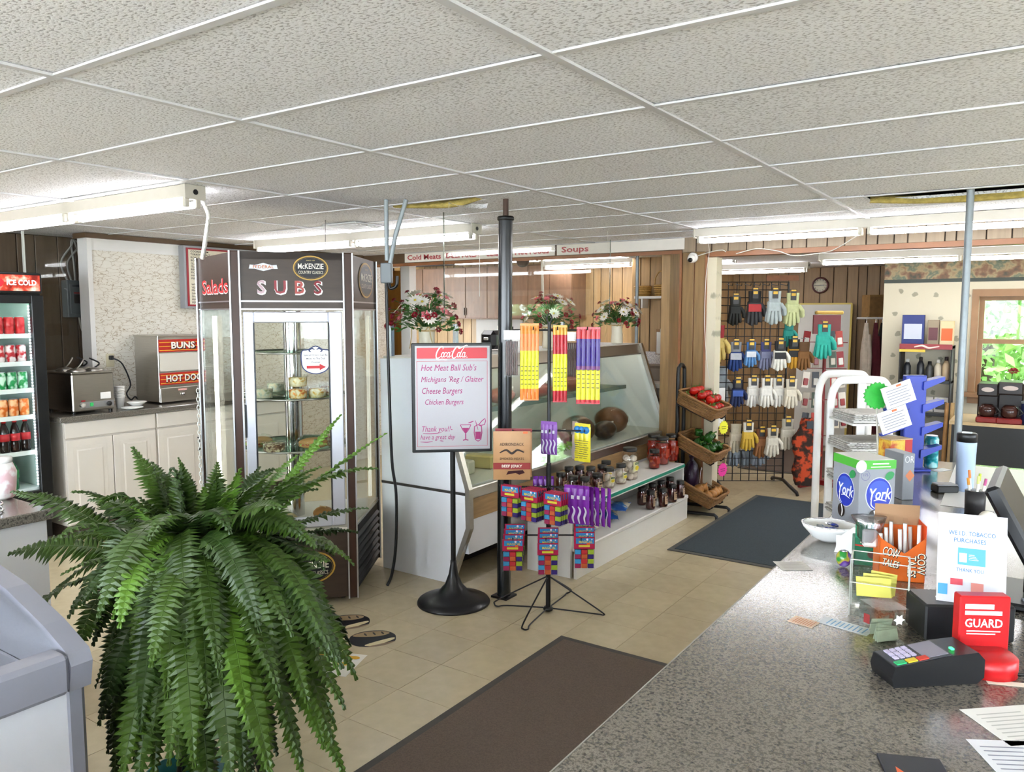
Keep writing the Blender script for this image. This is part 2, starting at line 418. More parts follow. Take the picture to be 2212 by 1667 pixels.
planks(hr, 'a', HB, -2.66, 3.0, 2.19, CZ, M_GREYW, seed=5, w=(.07, .16))
MB().box(-2.42, 4, HB - .02, HB + .1, 2.15, 2.19).build('header_trim', [M_TRIMW], hr)
pl = struct(MB().box(-2.66, -2.36, HB, HB + .12, 0, 2.2).build('wall_pillar', [M_TRIMW]))
planks(pl, 'a', HB, -2.655, -2.445, 0, 2.2, mat('pillar_wood', '#86683f', .4, var=.18, vscale=6, stretch=(7, 7, .6), rnd=.08), seed=2, w=(.1, .11))
MB().box(-2.675, -2.655, HB - .02, HB + .1, 0, 2.2).build('pillar_trim', [M_TRIMW], pl)
MB().box(-2.447, -2.43, HB - .02, HB + .1, 0, 2.16).build('pillar_trim', [M_TRIMW], pl)
# printed star wallpaper
def wallpaper():
    m = mat('star_wallpaper', '#cbc2aa', .6); nt = m.node_tree; N = nt.nodes; L = nt.links
    g = N.new('ShaderNodeNewGeometry'); v = N.new('ShaderNodeTexVoronoi'); v.inputs['Scale'].default_value = 5.0; v.inputs['Randomness'].default_value = .55
    v.voronoi_dimensions = '2D'; sx = N.new('ShaderNodeSeparateXYZ'); cb = N.new('ShaderNodeCombineXYZ'); L.new(g.outputs['Position'], sx.inputs[0]); L.new(sx.outputs[0], cb.inputs[0]); L.new(sx.outputs[2], cb.inputs[1]); L.new(cb.outputs[0], v.inputs['Vector']); cr = N.new('ShaderNodeValToRGB'); e = cr.color_ramp.elements
    e[0].position, e[0].color = .155, (*lin('#96917c'), 1); e[1].position, e[1].color = .19, (*lin('#cbc2aa'), 1)
    n = N.new('ShaderNodeTexNoise'); n.inputs['Scale'].default_value = 60; mr = N.new('ShaderNodeMath'); mr.operation = 'MULTIPLY_ADD'
    L.new(n.outputs[0], mr.inputs[0]); mr.inputs[1].default_value = .35; L.new(v.outputs['Distance'], mr.inputs[2])
    sb = N.new('ShaderNodeMath'); sb.operation = 'SUBTRACT'; sb.inputs[1].default_value = .12
    L.new(mr.outputs[0], sb.inputs[0]); L.new(sb.outputs[0], cr.inputs[0]); L.new(cr.outputs[0], N['Principled BSDF'].inputs['Base Color']); return m
M_STAR = wallpaper()
MB().box(-2.43, -2.35, HB - .006, HB + .126, 0, 2.145).build('papered_jamb', [M_STAR], pl)
# kitchen behind the deli
kb = struct(MB().box(-9, -3.6, 9.0, 9.12, 0, 2.5).build('wall_kitchen_back', [M_GROOVE]))
planks(kb, 'a', 9.0, -8.3, -3.6, .9, 2.36, M_HONEY, seed=8, w=(.1, .2))
struct(MB().box(-9, -3.6, HB + .1, 9.1, 2.36, 2.5).build('ceiling_kitchen', [M_CEIL]))
struct(MB().box(-9.1, -9, HB, 9.1, 0, 2.5).build('wall_kitchen_left', [M_HONEY]))
kn = struct(MB().box(-3.66, -2.82, 7.6, 7.7, 0, 2.5).build('wall_kitchen_niche', [M_GROOVE]))
planks(kn, 'a', 7.6, -3.66, -2.9, 1.28, 2.4, M_HONEY, seed=11, w=(.08, .13))
M_SPECK = ramp_mat('speckled_backsplash', [(.45, '#b9b3b6'), (.55, '#e4e0dc')], 90, .4)
MB().box(-3.66, -2.9, 7.588, 7.6, .9, 1.28).build('backsplash', [M_SPECK], kn)
struct(MB().box(-3.66, -3.56, 7.7, 9.0, 0, 2.5).build('wall_kitchen_right', [M_HONEY]))
struct(MB().box(-2.9, -2.82, HB + .12, 7.7, 0, 2.5).build('wall_niche_right', [M_HONEY]))
# back room
bz = 2.25
struct(MB().box(-3.66, 4, HB + .1, 10.7, bz, bz + .2).build('ceiling_back', [M_CEIL]))
cw = struct(MB().box(-3.9, -1.0, 10.5, 10.62, 0, bz).build('wall_clock', [M_GROOVE]))
planks(cw, 'a', 10.5, -3.6, -1.2, .1, bz, mat('brown_wood_panel', '#8f7350', .45, var=.16, vscale=6, stretch=(7, 7, .6), rnd=.12), seed=21, w=(.1, .22))
struct(MB().box(-3.66, -3.56, 9.1, 10.5, 0, bz).build('wall_back_left', [M_HONEY]))
wx0, wx1, wz0, wz1 = -.60, .45, .90, 1.84
ww = struct(MB().box(-1.46, wx0, 9.0, 9.12, 0, bz).box(wx1, 4, 9.0, 9.12, 0, bz).box(wx0, wx1, 9.0, 9.12, 0, wz0).box(wx0, wx1, 9.0, 9.12, wz1, bz).build('wall_window', [M_STAR]))
M_BORDER = ramp_mat('printed_border', [(.3, '#3c4238'), (.42, '#7a5a44'), (.5, '#9c8a68'), (.58, '#5d6858'), (.7, '#b09a78')], 8, .6, detail=3, world=True)
MB().box(-1.46, 3.9, 8.994, 9.0, 2.02, 2.2).build('border_paper', [M_BORDER], ww)
MB().box(-1.46, 3.9, 8.992, 9.0, 1.985, 2.02).build('border_band', [plain('#3b423c', .6)], ww)
struct(MB().box(-1.46, -1.36, 9.12, 10.5, 0, bz).build('wall_back_right', [mat('dark_recess_panel', '#5a4c40', .5, var=.15)]))
# outer walls with shop windows (daylight comes in here)
def wall_with_windows(name, axis, fixed, lo, hi, holes, z0, z1, th=.12, top=2.5):
    b = MB(); x = lo
    def bx(u0, u1, q0, q1):
        if u1 - u0 < .001: return
        if axis == 'a': b.box(u0, u1, fixed, fixed + th, q0, q1)
        else: b.box(fixed, fixed + th, u0, u1, q0, q1)
    for h0, h1 in holes:
        bx(x, h0, 0, top); bx(h0, h1, 0, z0); bx(h0, h1, z1, top); x = h1
    bx(x, hi, 0, top)
    return struct(b.build(name, [M_PLAINW]))
wall_with_windows('wall_front', 'a', -3.42, -7.1, 4.1, [(-6.2, -4.2), (-3.8, -1.8), (-1.4, .6), (1.0, 3.4)], .6, 2.15)
wall_with_windows('wall_right', 'b', 4.0, -3.4, 10.7, [(-2.6, -1.0), (1.2, 2.6), (3.4, 4.8)], .9, 2.0)
# added unseen slabs cutting sky light at front and right windows; main roof last
struct(MB().box(-7.5, 4.6, -4.5, -3.42, 2.5, 2.62).build('added_sky_block_front', [mat('roof_board', '#d8d6d0', .7)]))
struct(MB().box(4.12, 5.3, -6.2, 10.8, 2.5, 2.62).build('added_sky_block_right', [MATS['roof_board']]))
struct(MB().box(-9.2, 4.2, -3.5, 10.9, 2.62, 2.72).build('roof', [MATS['roof_board']]))
# ------------------------------------------------------------------ fluorescent fixtures
M_TUBE = mat('lit_tube', '#fbfbff', .4, emit=TUBE)
M_HOUS = mat('fixture_enamel', '#bdb8ac', .35, var=.03)
def fixture(label, a0, a1, b, z, bays, group='fluorescent ceiling fixtures', axis='a', drop=0, hole=False):
    L = abs(a1 - a0); x0 = min(a0, a1)
    t = thing('fluorescent_fixture', label, 'ceiling light', ((x0 + L / 2, b, z) if axis == 'a' else (b, x0 + L / 2, z)), 0 if axis == 'a' else R(90), group)
    h = MB(); h.extr([(-L / 2, -.055, 0), (-L / 2, -.045, -.06), (-L / 2, .045, -.06), (-L / 2, .055, 0)], (L, 0, 0)); h.build('housing', [M_HOUS], t)
    for s in (-1, 1):
        e = MB().box(-.006, .006, -.06, .06, -.072, .001, 0, .002).build('end_cap', [M_HOUS], t, (s * (L / 2), 0, 0))
        k = MB(); k.tube([(-.002 * 1, 0, -.035), (.009 * s, 0, -.035)], .014, 12, 0); k.build('knockout', [BLACK], e)
    n = L / bays
    for i in range(bays):
        for s in (-1, 1):
            xc = -L / 2 + n * (i + .5)
            MB().tube([(xc - n / 2 + .045, s * .032, -.092), (xc + n / 2 - .045, s * .032, -.092)], .017, 10).build('tube', [M_TUBE], t)
            for q in (-1, 1):
                MB().box(-.012, .012, -.014, .014, -.11, -.058, 0, .004).build('socket', [M_HOUS], t, (xc + q * (n / 2 - .03), s * .032, 0))
    return t
fixture('two-bay fluorescent fixture running over the white cabinets and drinks cooler', -6.06, -3.64, 2.47, CZ, 2)
fixture('fluorescent fixture above the sandwich display case, by the hanging wires', -5.95, -3.5, 4.67, CZ, 2)
fixture('long fluorescent fixture in front of the grey brown header planks', -2.32, 2.56, 5.95, CZ, 4)
fixture('added unseen fill fixture beyond the cash counter', 1.2, 3.64, 1.6, CZ, 2)  # this and the next two are out of view, added for fill light
fixture('added unseen fill fixture over the aisle mats', -3.2, -.76, .1, CZ, 2)
fixture('added unseen fill fixture near the shop front windows', -6.2, -1.32, -1.6, CZ, 4)
fixture('fluorescent fixture in the back room above the newspaper rack', -1.9, 2.98, 8.1, bz, 4)
fixture('short end of a fluorescent fixture above the glove rack', -3.5, -2.3, 9.3, bz, 1)
fixture('upper fluorescent fixture inside the deli kitchen under the header', -5.95, -3.5, 7.5, 2.36, 2)
fixture('lower fluorescent fixture inside the deli kitchen near the shelf of baskets', -5.3, -2.85, 8.5, 2.33, 2)
# ------------------------------------------------------------------ left wall: cooler, cabinets, appliances
W90 = R(90)          # things on the left wall: local x runs along b, front (-y) looks to +a
def panel_door(parent, name, x0, x1, z0, z1, m, y=0, inset=.05):
    b = MB().box(x0, x1, y - .018, y, z0, z1, 0, .003)
    a, c, e, g = x0 + inset, x1 - inset, z0 + inset, z1 - inset; d = .012
    o = [(a, y - .0185, e), (c, y - .0185, e), (c, y - .0185, g), (a, y - .0185, g)]
    i1 = [(a + d, y - .012, e + d), (c - d, y - .012, e + d), (c - d, y - .012, g - d), (a + d, y - .012, g - d)]
    k = 3 * d; i2 = [(a + k, y - .022, e + k), (c - k, y - .022, e + k), (c - k, y - .022, g - k), (a + k, y - .022, g - k)]
    door = b.build(name, [m], parent)
    q = MB()
    for A, B in ((o, i1), (i1, i2)):
        for j in range(4): q.poly([A[j], A[(j + 1) % 4], B[(j + 1) % 4], B[j]])
    q.poly(i2); q.build('raised_panel', [m], door)
    return door
# beverage cooler
co = thing('drinks_cooler', 'tall black glass-door drinks cooler with a lit red sign on top', 'cooler', (-5.9, 2.39, 0), W90)
b = MB(); b.box(-.38, -.34, .05, .72, .06, 1.96).box(.34, .38, .05, .72, .06, 1.96).box(-.34, .34, .05, .72, 1.80, 1.96).box(-.34, .34, .05, .72, .06, .30).box(-.34, .34, .66, .72, .3, 1.8)
b.box(-.36, .36, .08, .7, 0, .06); b.build('cabinet_body', [BLACK], co)
M_LINER = mat('cooler_liner', '#cfe3dc', .3)
MB().box(-.34, .34, .64, .66, .3, 1.8).box(-.342, -.335, .06, .65, .3, 1.8).box(.335, .342, .06, .65, .3, 1.8).box(-.34, .34, .06, .65, 1.79, 1.8).build('liner', [M_LINER], co)
dr = MB().box(-.38, -.31, 0, .045, .3, 1.8, 0, .004).box(.30, .38, 0, .045, .3, 1.8, 0, .004).box(-.31, .30, 0, .045, .3, .42, 0, .004).box(-.31, .30, 0, .045, 1.745, 1.8, 0, .004).build('door', [BLACK], co)
MB().box(-.31, .30, .018, .024, .42, 1.745).build('door_pane', [CLEAR], dr)
for k in range(70): pass
led = mat('led_strip', '#e6f2ff', .4, emit=6)
lb = MB()
for k in range(60): lb.box(.296, .306, .046, .056, .45 + k * .0215, .462 + k * .0215)
lb.build('led_strip', [led], co)
MB().box(-.30, .29, .07, .09, 1.755, 1.775).build('interior_lamp', [mat('cooler_lamp', '#eafff6', .4, emit=5)], co)
sg = MB().box(-.375, .375, .0, .05, 1.815, 1.955, 0, .004).build('sign_box', [BLACK], co)
MB().box(-.36, .36, -.004, 0, 1.83, 1.94).build('sign_panel', [ramp_mat('sign_ice', [(.35, '#7a1a14'), (.5, '#c8412c'), (.6, '#e8a890'), (.7, '#f4e4dc')], 14, .3, detail=3)], sg)
rp = MB(); rp.extr([(x, -.0045, z) for x, z in [(-.36, 1.83), (.04, 1.83), (.115, 1.86), (.13, 1.885), (.115, 1.91), (.04, 1.94), (-.36, 1.94)]], (0, -.0008, 0)); rp.build('red_flash', [mat('sign_red_lit', '#d8202a', .3, emit=.9)], sg)
script_logo(.075).build('script_lettering', [mat('sign_white_lit', '#ffffff', .4, emit=1.2)], sg, (-.0, -.0065, 1.885))
text('ICE COLD', .05, MATS['sign_white_lit'], sg, (.24, -.006, 1.885), bold=.02, width=.19)
M_RACK = mat('white_rack', '#dfe8e4', .4)
SH = [1.53, 1.335, 1.145, .955, .70, .43]
for z in SH:
    r_ = MB().box(-.33, .33, .075, .63, z - .012, z).box(-.33, .33, .07, .078, z - .028, z + .004); r_.build('cooler_shelf', [M_RACK], co)
def can(label, col, col2, group, r=.0325, h=.122):
    t = thing('drink_can', label, 'can', group=group)
    m2 = ramp_mat('print_' + col + col2, [(.42, col), (.55, col2)], 26, .25, detail=1)
    MB().lathe([(r * .82, 0), (r, .008), (r, h - .014), (r * .84, h - .003)], 16).build('can_body', [m2], t)
    MB().lathe([(r * .84, h - .003), (r * .84, h), (r * .74, h), (r * .74, h - .004), (.0001, h - .004)], 16).build('can_lid', [ALU], t)
    return t
def bottle(label, name, prof, liquid, cap, labcol, group, cat='bottle'):
    t = thing(name, label, cat, group=group)
    MB().lathe(prof, 16).build('bottle_body', [liquid], t)
    r, h = prof[-1]; MB().lathe([(r + .003, h - .004), (r + .003, h + .016), (.0001, h + .016)], 14).build('bottle_cap', [cap], t)
    q = [p for p in prof if p[1] > prof[-1][1] * .3][0]; MB().lathe([(max(p[0] for p in prof) + .0008, prof[-1][1] * .38), (max(p[0] for p in prof) + .0008, prof[-1][1] * .62)], 16).build('wrap_label', [labcol], t)
    return t
def co_at(x, y, z): return (-5.9 - y, 2.39 + x, z + .0005)
rows = [(0, 'red drink can on the top shelf of the cooler', '#b3161f', '#d23a3e', 'top shelf cans'), (1, 'red and white drink can on the second cooler shelf', '#b5202a', '#e4d8d6', 'second shelf cans'),
        (2, 'green drink can on the third cooler shelf', '#1f8a4a', '#bfe3cb', 'third shelf cans'), (3, 'orange drink can on the fourth cooler shelf', '#d2691e', '#e9b27c', 'fourth shelf cans')]
for k, lab, c1, c2, g in rows:
    c0 = can(lab, c1, c2, g)
    for j in range(5):
        loc = co_at(.265 - .07 * j, .12, SH[k]); rz = random.uniform(0, 6)
        if j == 0: c0.location = loc; c0.rotation_euler[2] = rz
        else: dup(c0, loc, rz)
colap = [(.028, 0), (.032, .01), (.032, .06), (.028, .085), (.032, .12), (.032, .14), (.022, .18), (.013, .2), (.013, .215)]
c0 = bottle('dark cola bottle with red label on the fifth cooler shelf', 'soda_bottle', colap, mat('cola', '#1a0b08', .1), plain('#b01820', .4), plain('#b8222a', .4), 'cola bottles in the cooler')
for j in range(5):
    loc = co_at(.265 - .07 * j, .12, SH[4])
    if j == 0: c0.location = loc
    else: dup(c0, loc, random.uniform(0, 6))
bigp = [(.048, 0), (.052, .012), (.052, .13), (.043, .165), (.02, .205), (.015, .22)]
c0 = bottle('big green soda bottle on the bottom shelf of the cooler', 'soda_bottle', bigp, mat('green_bottle', '#1c6b34', .08, spec=.8), plain('#e8e6da', .4), plain('#2f8c46', .4), 'big green bottles in the cooler')
for j in range(3):
    loc = co_at(.16 - .12 * j, .14, SH[5])
    if j == 0: c0.location = loc
    else: dup(c0, loc, random.uniform(0, 6))

# electrical panel with conduits on the dark wall
p0 = P(142, 605, a=-6.95); p1 = P(204, 685, a=-6.95)
ep = thing('electrical_panel', 'grey metal breaker panel fixed to the dark wood wall', 'breaker box', (-7.035, (p0.y + p1.y) / 2, p1.z), W90)
wd = p1.y - p0.y; hh = p0.z - p1.z; M_PANELG = mat('panel_grey', '#5b6266', .5, var=.08)
MB().box(-wd / 2, wd / 2, -.1, .0, 0, hh, 0, .006).build('box', [M_PANELG], ep)
dd = MB().box(-wd / 2 + .02, wd / 2 - .02, -.108, -.1, .03, hh - .03, 0, .003).build('cover', [M_PANELG], ep)
MB().box(-wd / 2 + .05, wd / 2 - .09, -.111, -.108, hh * .38, hh * .62).build('breaker_window', [plain('#2a2424', .4)], dd)
MB().box(-wd / 2 + .05, wd / 2 - .1, -.1115, -.108, hh * .64, hh * .68).build('red_label', [plain('#8c2a2a', .5)], dd)
MB().box(-wd / 2 + .04, wd / 2 - .08, -.111, -.108, hh * .83, hh * .88).build('name_strip', [plain('#30363a', .5)], dd)
MB().lathe([(.012, 0), (.014, .012), (.0001, .014)], 12, axis='y').build('latch', [plain('#b5a23c', .4)], dd, (wd / 2 - .05, -.108, hh * .48))
for k in range(6):
    x = -wd / 2 + .03 + k * (wd - .06) / 5; zt = CZ - .02 - hh * 0 - p1.z
    pts = smooth_pts([(x, -.05, hh), (x + .02 * (k - 2.5), -.06, hh + .15), (x * .5 + .05 * math.sin(k * 2), -.07, hh + .3), (x * .9 + .04 * math.cos(k), -.06, zt)], 5)
    MB().tube(pts, .008, 6).build('cable', [plain('#8c8984', .5)], ep)
MB().tube(smooth_pts([(0, -.05, 0), (.02, -.06, -.12), (.1, -.06, -.2), (.26, -.06, -.22)], 6), .009, 6).build('flexible_conduit', [plain('#a8a49a', .5)], ep)
# clear plastic screen hung beside the cooler
q0 = P(45, 515, a=-6.66); q1 = P(196, 760, a=-6.66)
sc = thing('plastic_screen', 'clear plastic screen hung in front of the breaker panel', 'screen', (-6.66, (q0.y + q1.y) / 2, .93), W90)
sw = (q1.y - q0.y) / 2 - .02
MB().box(-sw, sw, -.003, .003, 0, CZ - .945).build('sheet', [CLEAR], sc); MB().box(-sw - .012, -sw, -.012, .012, -.93, CZ - .94).build('edge_strip', [mat('edge_white', '#e2e4dc', .4)], sc)

# base cabinets and worktop
M_CAB = mat('cream_cabinet', '#d9d3c9', .4, var=.02, vscale=4)
def base_cab(label, b0, b1, doors, handle=False):
    t = thing('base_cabinet', label, 'cabinet', (-5.95, (b0 + b1) / 2, 0), W90, 'white base cabinets'); w = (b1 - b0) / 2
    MB().box(-w, w, 0, .53, .1, .878).build('carcass', [M_CAB], t)
    MB().box(-w, w, .05, .53, 0, .1).build('toe_kick', [plain('#4a4038', .6)], t)
    d = MB().box(-w + .004, w - .004, -.018, 0, .755, .872, 0, .004).build('drawer_front', [M_CAB], t)
    n = doors; dw = (2 * w - .008) / n
    for k in range(n):
        x0 = -w + .004 + k * dw + .003; do = panel_door(t, 'door', x0, x0 + dw - .006, .11, .742, M_CAB)
        if handle and k == n - 1:
            MB().tube([(x0 + dw - .05, -.02, .52), (x0 + dw - .05, -.045, .53), (x0 + dw - .05, -.045, .62), (x0 + dw - .05, -.02, .63)], .006, 8).build('handle', [BLACK], do)
    return t
base_cab('white base cabinet with a wide drawer and two doors, next to the drinks cooler', 2.88, 3.60, 2)
base_cab('white base cabinet under the hot dog steamer with black handle', 3.605, 4.02, 1, True)
base_cab('white base cabinet behind the sandwich display case', 4.025, 4.9, 2)
wt = MB().box(-6.485, -5.90, 2.84, 4.92, .88, .922, 0, .006).build('worktop', [M_GRANITE])
tag(wt, 'dark speckled worktop along the marble wall, carrying the steamer', 'worktop')

# three-well food warmer
fw = thing('food_warmer', 'square steel food warmer with ladles and green switch', 'food warmer', (-6.0, 3.145, .923), W90)
MB().box(-.16, .16, 0, .4, .015, .30, 0, .008).build('body', [STEEL], fw)
MB().box(-.165, .165, -.012, .41, .30, .312, 0, .004).build('top_rim', [STEEL], fw)
for k, (x, y) in enumerate([(-.07, .1), (.08, .12), (-.06, .29), (.08, .3)]):
    l = MB().lathe([(.066, .312), (.066, .32), (.04, .334), (.0001, .338)], 20, (x, y, 0)).build('well_lid', [STEEL], fw)
    MB().tube(smooth_pts([(x, y, .335), (x + .02, y - .03, .37), (x + .05 * (-1) ** k, y - .02, .41)], 4), .006, 6).build('ladle_handle', [STEEL if k % 2 == 0 else BLACK], fw)
MB().box(-.1, .15, -.006, 0, .04, .085).build('control_plate', [ALU], fw)
for x, m_, in ((-.09, '#b9b4aa'), (.11, '#22211f')):
    MB().lathe([(.018, 0), (.018, .015), (.014, .022), (.0001, .022)], 14, axis='y').build('knob', [plain(m_, .3)], fw, (x, -.006, .062))
MB().box(-.035, -.012, -.012, -.006, .05, .078).build('green_switch', [mat('green_lamp', '#2f9a52', .3, emit=.3)], fw)
MB().box(-.1, -.07, -.008, -.006, .09, .1).build('red_tag', [plain('#a02028', .4)], fw)
MB().box(.05, .13, -.003, 0, .1, .15).build('rating_label', [PAPER], fw)
for x in (-.14, .14):
    for y in (.03, .37): MB().cyl((x, y, 0), (x, y, .016), .014, n=10).build('foot', [BLACK], fw)
# foam cups, bowls
M_FOAM = mat('foam_white', '#ecebe6', .6)
cp = P(259, 868, a=-6.12)
c0 = thing('foam_cup', 'white foam cup in the stack beside the food warmer', 'cup', (cp.x, cp.y, .923), 0, 'stacked foam cups')
MB().lathe([(.026, 0), (.036, .085), (.039, .088), (.034, .088), (.025, .006), (.0001, .006)], 18).build('cup_wall', [M_FOAM], c0)
MB().lathe([(.0385, .084), (.0405, .087), (.0385, .09)], 18).build('rim', [M_FOAM], c0)
for k in range(1, 8): dup(c0, (cp.x, cp.y, .923 + .012 * k))
bp_ = P(295, 860, a=-6.05)
c0 = thing('foam_bowl', 'open white foam bowl on the worktop before the steamer', 'bowl', (bp_.x, bp_.y, .935)); MB().lathe([(.035, 0), (.07, .03), (.076, .033), (.068, .03), (.034, .005), (.0001, .005)], 20).build('bowl_wall', [M_FOAM], c0)
MB().lathe([(.07, .03), (.077, .033), (.07, .036)], 20).build('rim', [M_FOAM], c0)
b2 = P(285, 868, a=-5.98)
c0 = thing('foam_plate', 'shallow white foam plate under the foam bowl', 'plate', (b2.x, b2.y, .923)); MB().lathe([(.04, 0), (.08, .012), (.081, .014), (.04, .004), (.0001, .004)], 20).build('plate_wall', [M_FOAM], c0); MB().lathe([(.079, .011), (.083, .013), (.079, .015)], 20).build('rim', [M_FOAM], c0)
# hot dog steamer
hs = thing('hot_dog_steamer', 'steel hot dog and bun steamer with red striped panels', 'steamer', (-6.1, 3.97, .923), W90)
MB().box(-.22, .22, .012, .36, .01, .56, 0, .004).build('body', [STEEL], hs)
MB().box(-.225, .225, .0, .365, .555, .57, 0, .003).build('top_cover', [STEEL], hs)
MB().box(-.22, .22, -.004, .012, .01, .13, 0, .003).build('control_base', [STEEL], hs)
M_RED = mat('sign_red', '#b3261e', .35); M_YEL = mat('stripe_yellow', '#e2a833', .4)
for z0, z1, word in ((.43, .535, 'BUNS'), (.155, .255, 'HOT DOG')):
    pn = MB().box(-.215, .215, -.002, .012, z0, z1).build('sign_panel', [M_RED], hs)
    s_ = MB()
    for k in range(3): rect(s_, -.215, .215, z0 + .012 + k * .033, z0 + .018 + k * .033, -.003)
    s_.build('stripes', [M_YEL], pn)
    tx = text(word, .075, plain('#f1ece2', .5), pn, (.0 if word == 'BUNS' else -.0, -.0055, (z0 + z1) / 2), bold=.03, width=.22 if word == 'BUNS' else .33)
    text(word, .082, plain('#2a1512', .5), pn, (.006, -.004, (z0 + z1) / 2 - .005), bold=.05, width=.235 if word == 'BUNS' else .345)
MB().box(-.21, .21, .004, .009, .27, .42).build('window_glass', [mat('frosted_window', '#cfcabf', .25)], hs)
for x in (-.02, .12):
    k_ = MB().lathe([(.014, 0), (.014, .02), (.0001, .022)], 12, axis='y').build('knob', [BLACK if x > 0 else CHROME], hs, (x, -.004, .07))
MB().box(-.06, .02, -.0055, -.004, .1, .118).build('caution_label', [plain('#d9a79e', .5)], hs)
# wall outlet and cord
o0 = P(238, 778, a=-6.495)
ol = thing('wall_outlet', 'cream wall outlet on the marble wall with black plug', 'outlet', (-6.499, o0.y, o0.z), W90)
MB().box(-.035, .035, -.008, 0, -.055, .055, 0, .003).build('cover_plate', [plain('#d8cfb0', .5)], ol); MB().box(-.016, .016, -.04, -.008, .005, .04, 0, .005).build('plug', [BLACK], ol)
e0 = P(285, 838, a=-6.46)
tag(MB().tube(smooth_pts([(-6.46, o0.y, o0.z + .02), (-6.42, o0.y + .06, o0.z - .03), (-6.43, o0.y + .13, o0.z - .2), (-6.44, e0.y - .06, 1.0), (-6.43, e0.y - .03, .945), (-6.42, e0.y - .0, .97), (-6.42, e0.y + .02, .95)], 6), .006, 8).build('power_cord', [BLACK]), 'black power cord from the wall outlet to the steamer', 'cord')
# menu board
mb_ = thing('menu_board', 'lighted menu board with red border and black lettering on the marble wall', 'menu board', (-6.497, 4.92, 1.72), W90)
MB().box(-.70, .70, -.085, 0, 0, .56, 0, .004).build('frame', [mat('frame_grey', '#9a9ca0', .4)], mb_)
bd = MB().box(-.68, .68, -.089, -.085, .02, .54).build('red_border', [plain('#9c2630', .4)], mb_)
for x0, x1 in ((-.66, -.05), (-.02, .66)):
    MB().box(x0, x1, -.0905, -.089, .035, .525).build('letter_panel', [plain('#e6dfc9', .5)], bd)
lines = ['COOKED HAM', 'TURKEY BREAST', 'ROAST BEEF', 'BOLOGNA', 'GLAZED HAM', 'GLAZED TURKEY', 'BBQ & CHICKEN', 'PICNIC LOAF', 'HARD SALAMI', 'PEPPERONI', '', 'WHITE AMERICAN', 'YELLOW AMERICAN', 'PROVOLONE', 'SWISS', 'SHARP CHEDDAR', 'PEPPERONI CHEESE', 'PEPPER JACK']
for k, s_ in enumerate(lines):
    if s_: text(s_, .024, plain('#17140f', .6), bd, (-.64, -.0915, .508 - k * .0268), bold=.015, align='LEFT', sx=1.15)
MB().box(-.045, -.025, -.0915, -.0905, .3, .525).build('divider', [plain('#9c2630', .4)], bd)

# granite-topped side counter at the left edge, with tub and rack
sd = thing('side_counter', 'white counter with dark speckled top left of the fern', 'counter', (-3.16, 1.0, 0), W90)
MB().box(-.5, .46, .02, .62, .0, .885).build('body', [mat('white_laminate', '#dcdcdc', .4)], sd); MB().box(-.52, .475, -.01, .64, .885, .925, 0, .005).build('top', [M_GRANITE], sd)
tb = P(8, 1060, a=-3.5)
t = thing('plastic_tub', 'pale pink and white plastic tub on the side counter', 'tub', (tb.x, tb.y - .01, .926)); MB().lathe([(.04, 0), (.052, .01), (.06, .11), (.045, .15), (.0001, .155)], 18).build('tub_wall', [ramp_mat('tub_print', [(.45, '#d9b4b8'), (.55, '#ece8e6')], 18, .3)], t); MB().lathe([(.046, .148), (.046, .168), (.0001, .17)], 18).build('tub_lid', [WHITE], t)
t = thing('wire_stand', 'low chrome wire stand on the side counter', 'wire stand', (-3.3, 1.28, .926))
for z in (.006, .03): MB().tube([(.075 * math.cos(k * .5236), .075 * math.sin(k * .5236), z) for k in range(12)], .004, 6, closed=True).build('ring', [CHROME], t)
for k in range(4): MB().cyl((.075 * math.cos(k * 1.57), .075 * math.sin(k * 1.57), .004), (.075 * math.cos(k * 1.57), .075 * math.sin(k * 1.57), .03), .003, n=6).build('upright', [CHROME], t)

# chest freezer, front looks to +a
fz = thing('chest_freezer', 'grey rimmed white ice cream chest freezer with curved glass lid', 'freezer', (-2.03, .32, 0), W90)
M_FZ = mat('freezer_grey', '#7b7c86', .4, var=.02); M_FZW = mat('freezer_white', '#c6c8ce', .4, var=.01)
MB().box(-.68, .66, .0, .03, .06, .74).box(-.68, .66, .69, .72, .06, .74).box(.635, .66, .03, .69, .06, .74).box(-.68, -.655, .03, .69, .06, .74).box(-.68, .66, .0, .72, .03, .06).build('body', [M_FZW], fz)
for x0, x1 in ((.63, .685), (-.7, -.64)): MB().box(x0, x1, -.005, .73, .03, .745, 0, .012).build('corner_trim', [M_FZ], fz)
prof = [(-.02, .70), (-.03, .79), (-.005, .825), (.05, .84)] ; 
pr = [(-.02, .72), (-.035, .79), (-.02, .82), (.1, .868), (.3, .925), (.5, .955), (.7, .965), (.75, .95), (.75, .72)]
pin = [(.05, .805), (.1, .825), (.3, .885), (.5, .915), (.66, .925), (.66, .74), (.05, .74)]
rim = MB()
for x0, x1 in ((.635, .69), (-.71, -.655)): rim.extr([(x0, y, z) for y, z in pr], (x1 - x0, 0, 0))
rim.box(-.655, .635, -.035, .045, .72, .825, 0, .012).box(-.655, .635, .68, .75, .72, .95, 0, .01); rim.build('rim', [M_FZ], fz)
gl = MB()
for (y0, z0), (y1, z1) in zip(pr[3:6], pr[4:7]):
    gl.poly([(-.655, y0, z0 - .012), (.635, y0, z0 - .012), (.635, y1, z1 - .012), (-.655, y1, z1 - .012)], 0, True)
gl.poly([(-.655, .04, .83), (.635, .04, .83), (.635, .1, .856), (-.655, .1, .856)], 0, True)
gl.build('curved_lid', [CLEAR], fz)
MB().box(-.65, .63, .035, .685, .5, .52).build('inner_floor', [M_FZW], fz)
MB().tube([(.5, .12, .87), (.5, .3, .918), (.5, .5, .947)], .012, 8).build('lid_handle', [mat('maroon_trim', '#5a1f1c', .4)], fz)
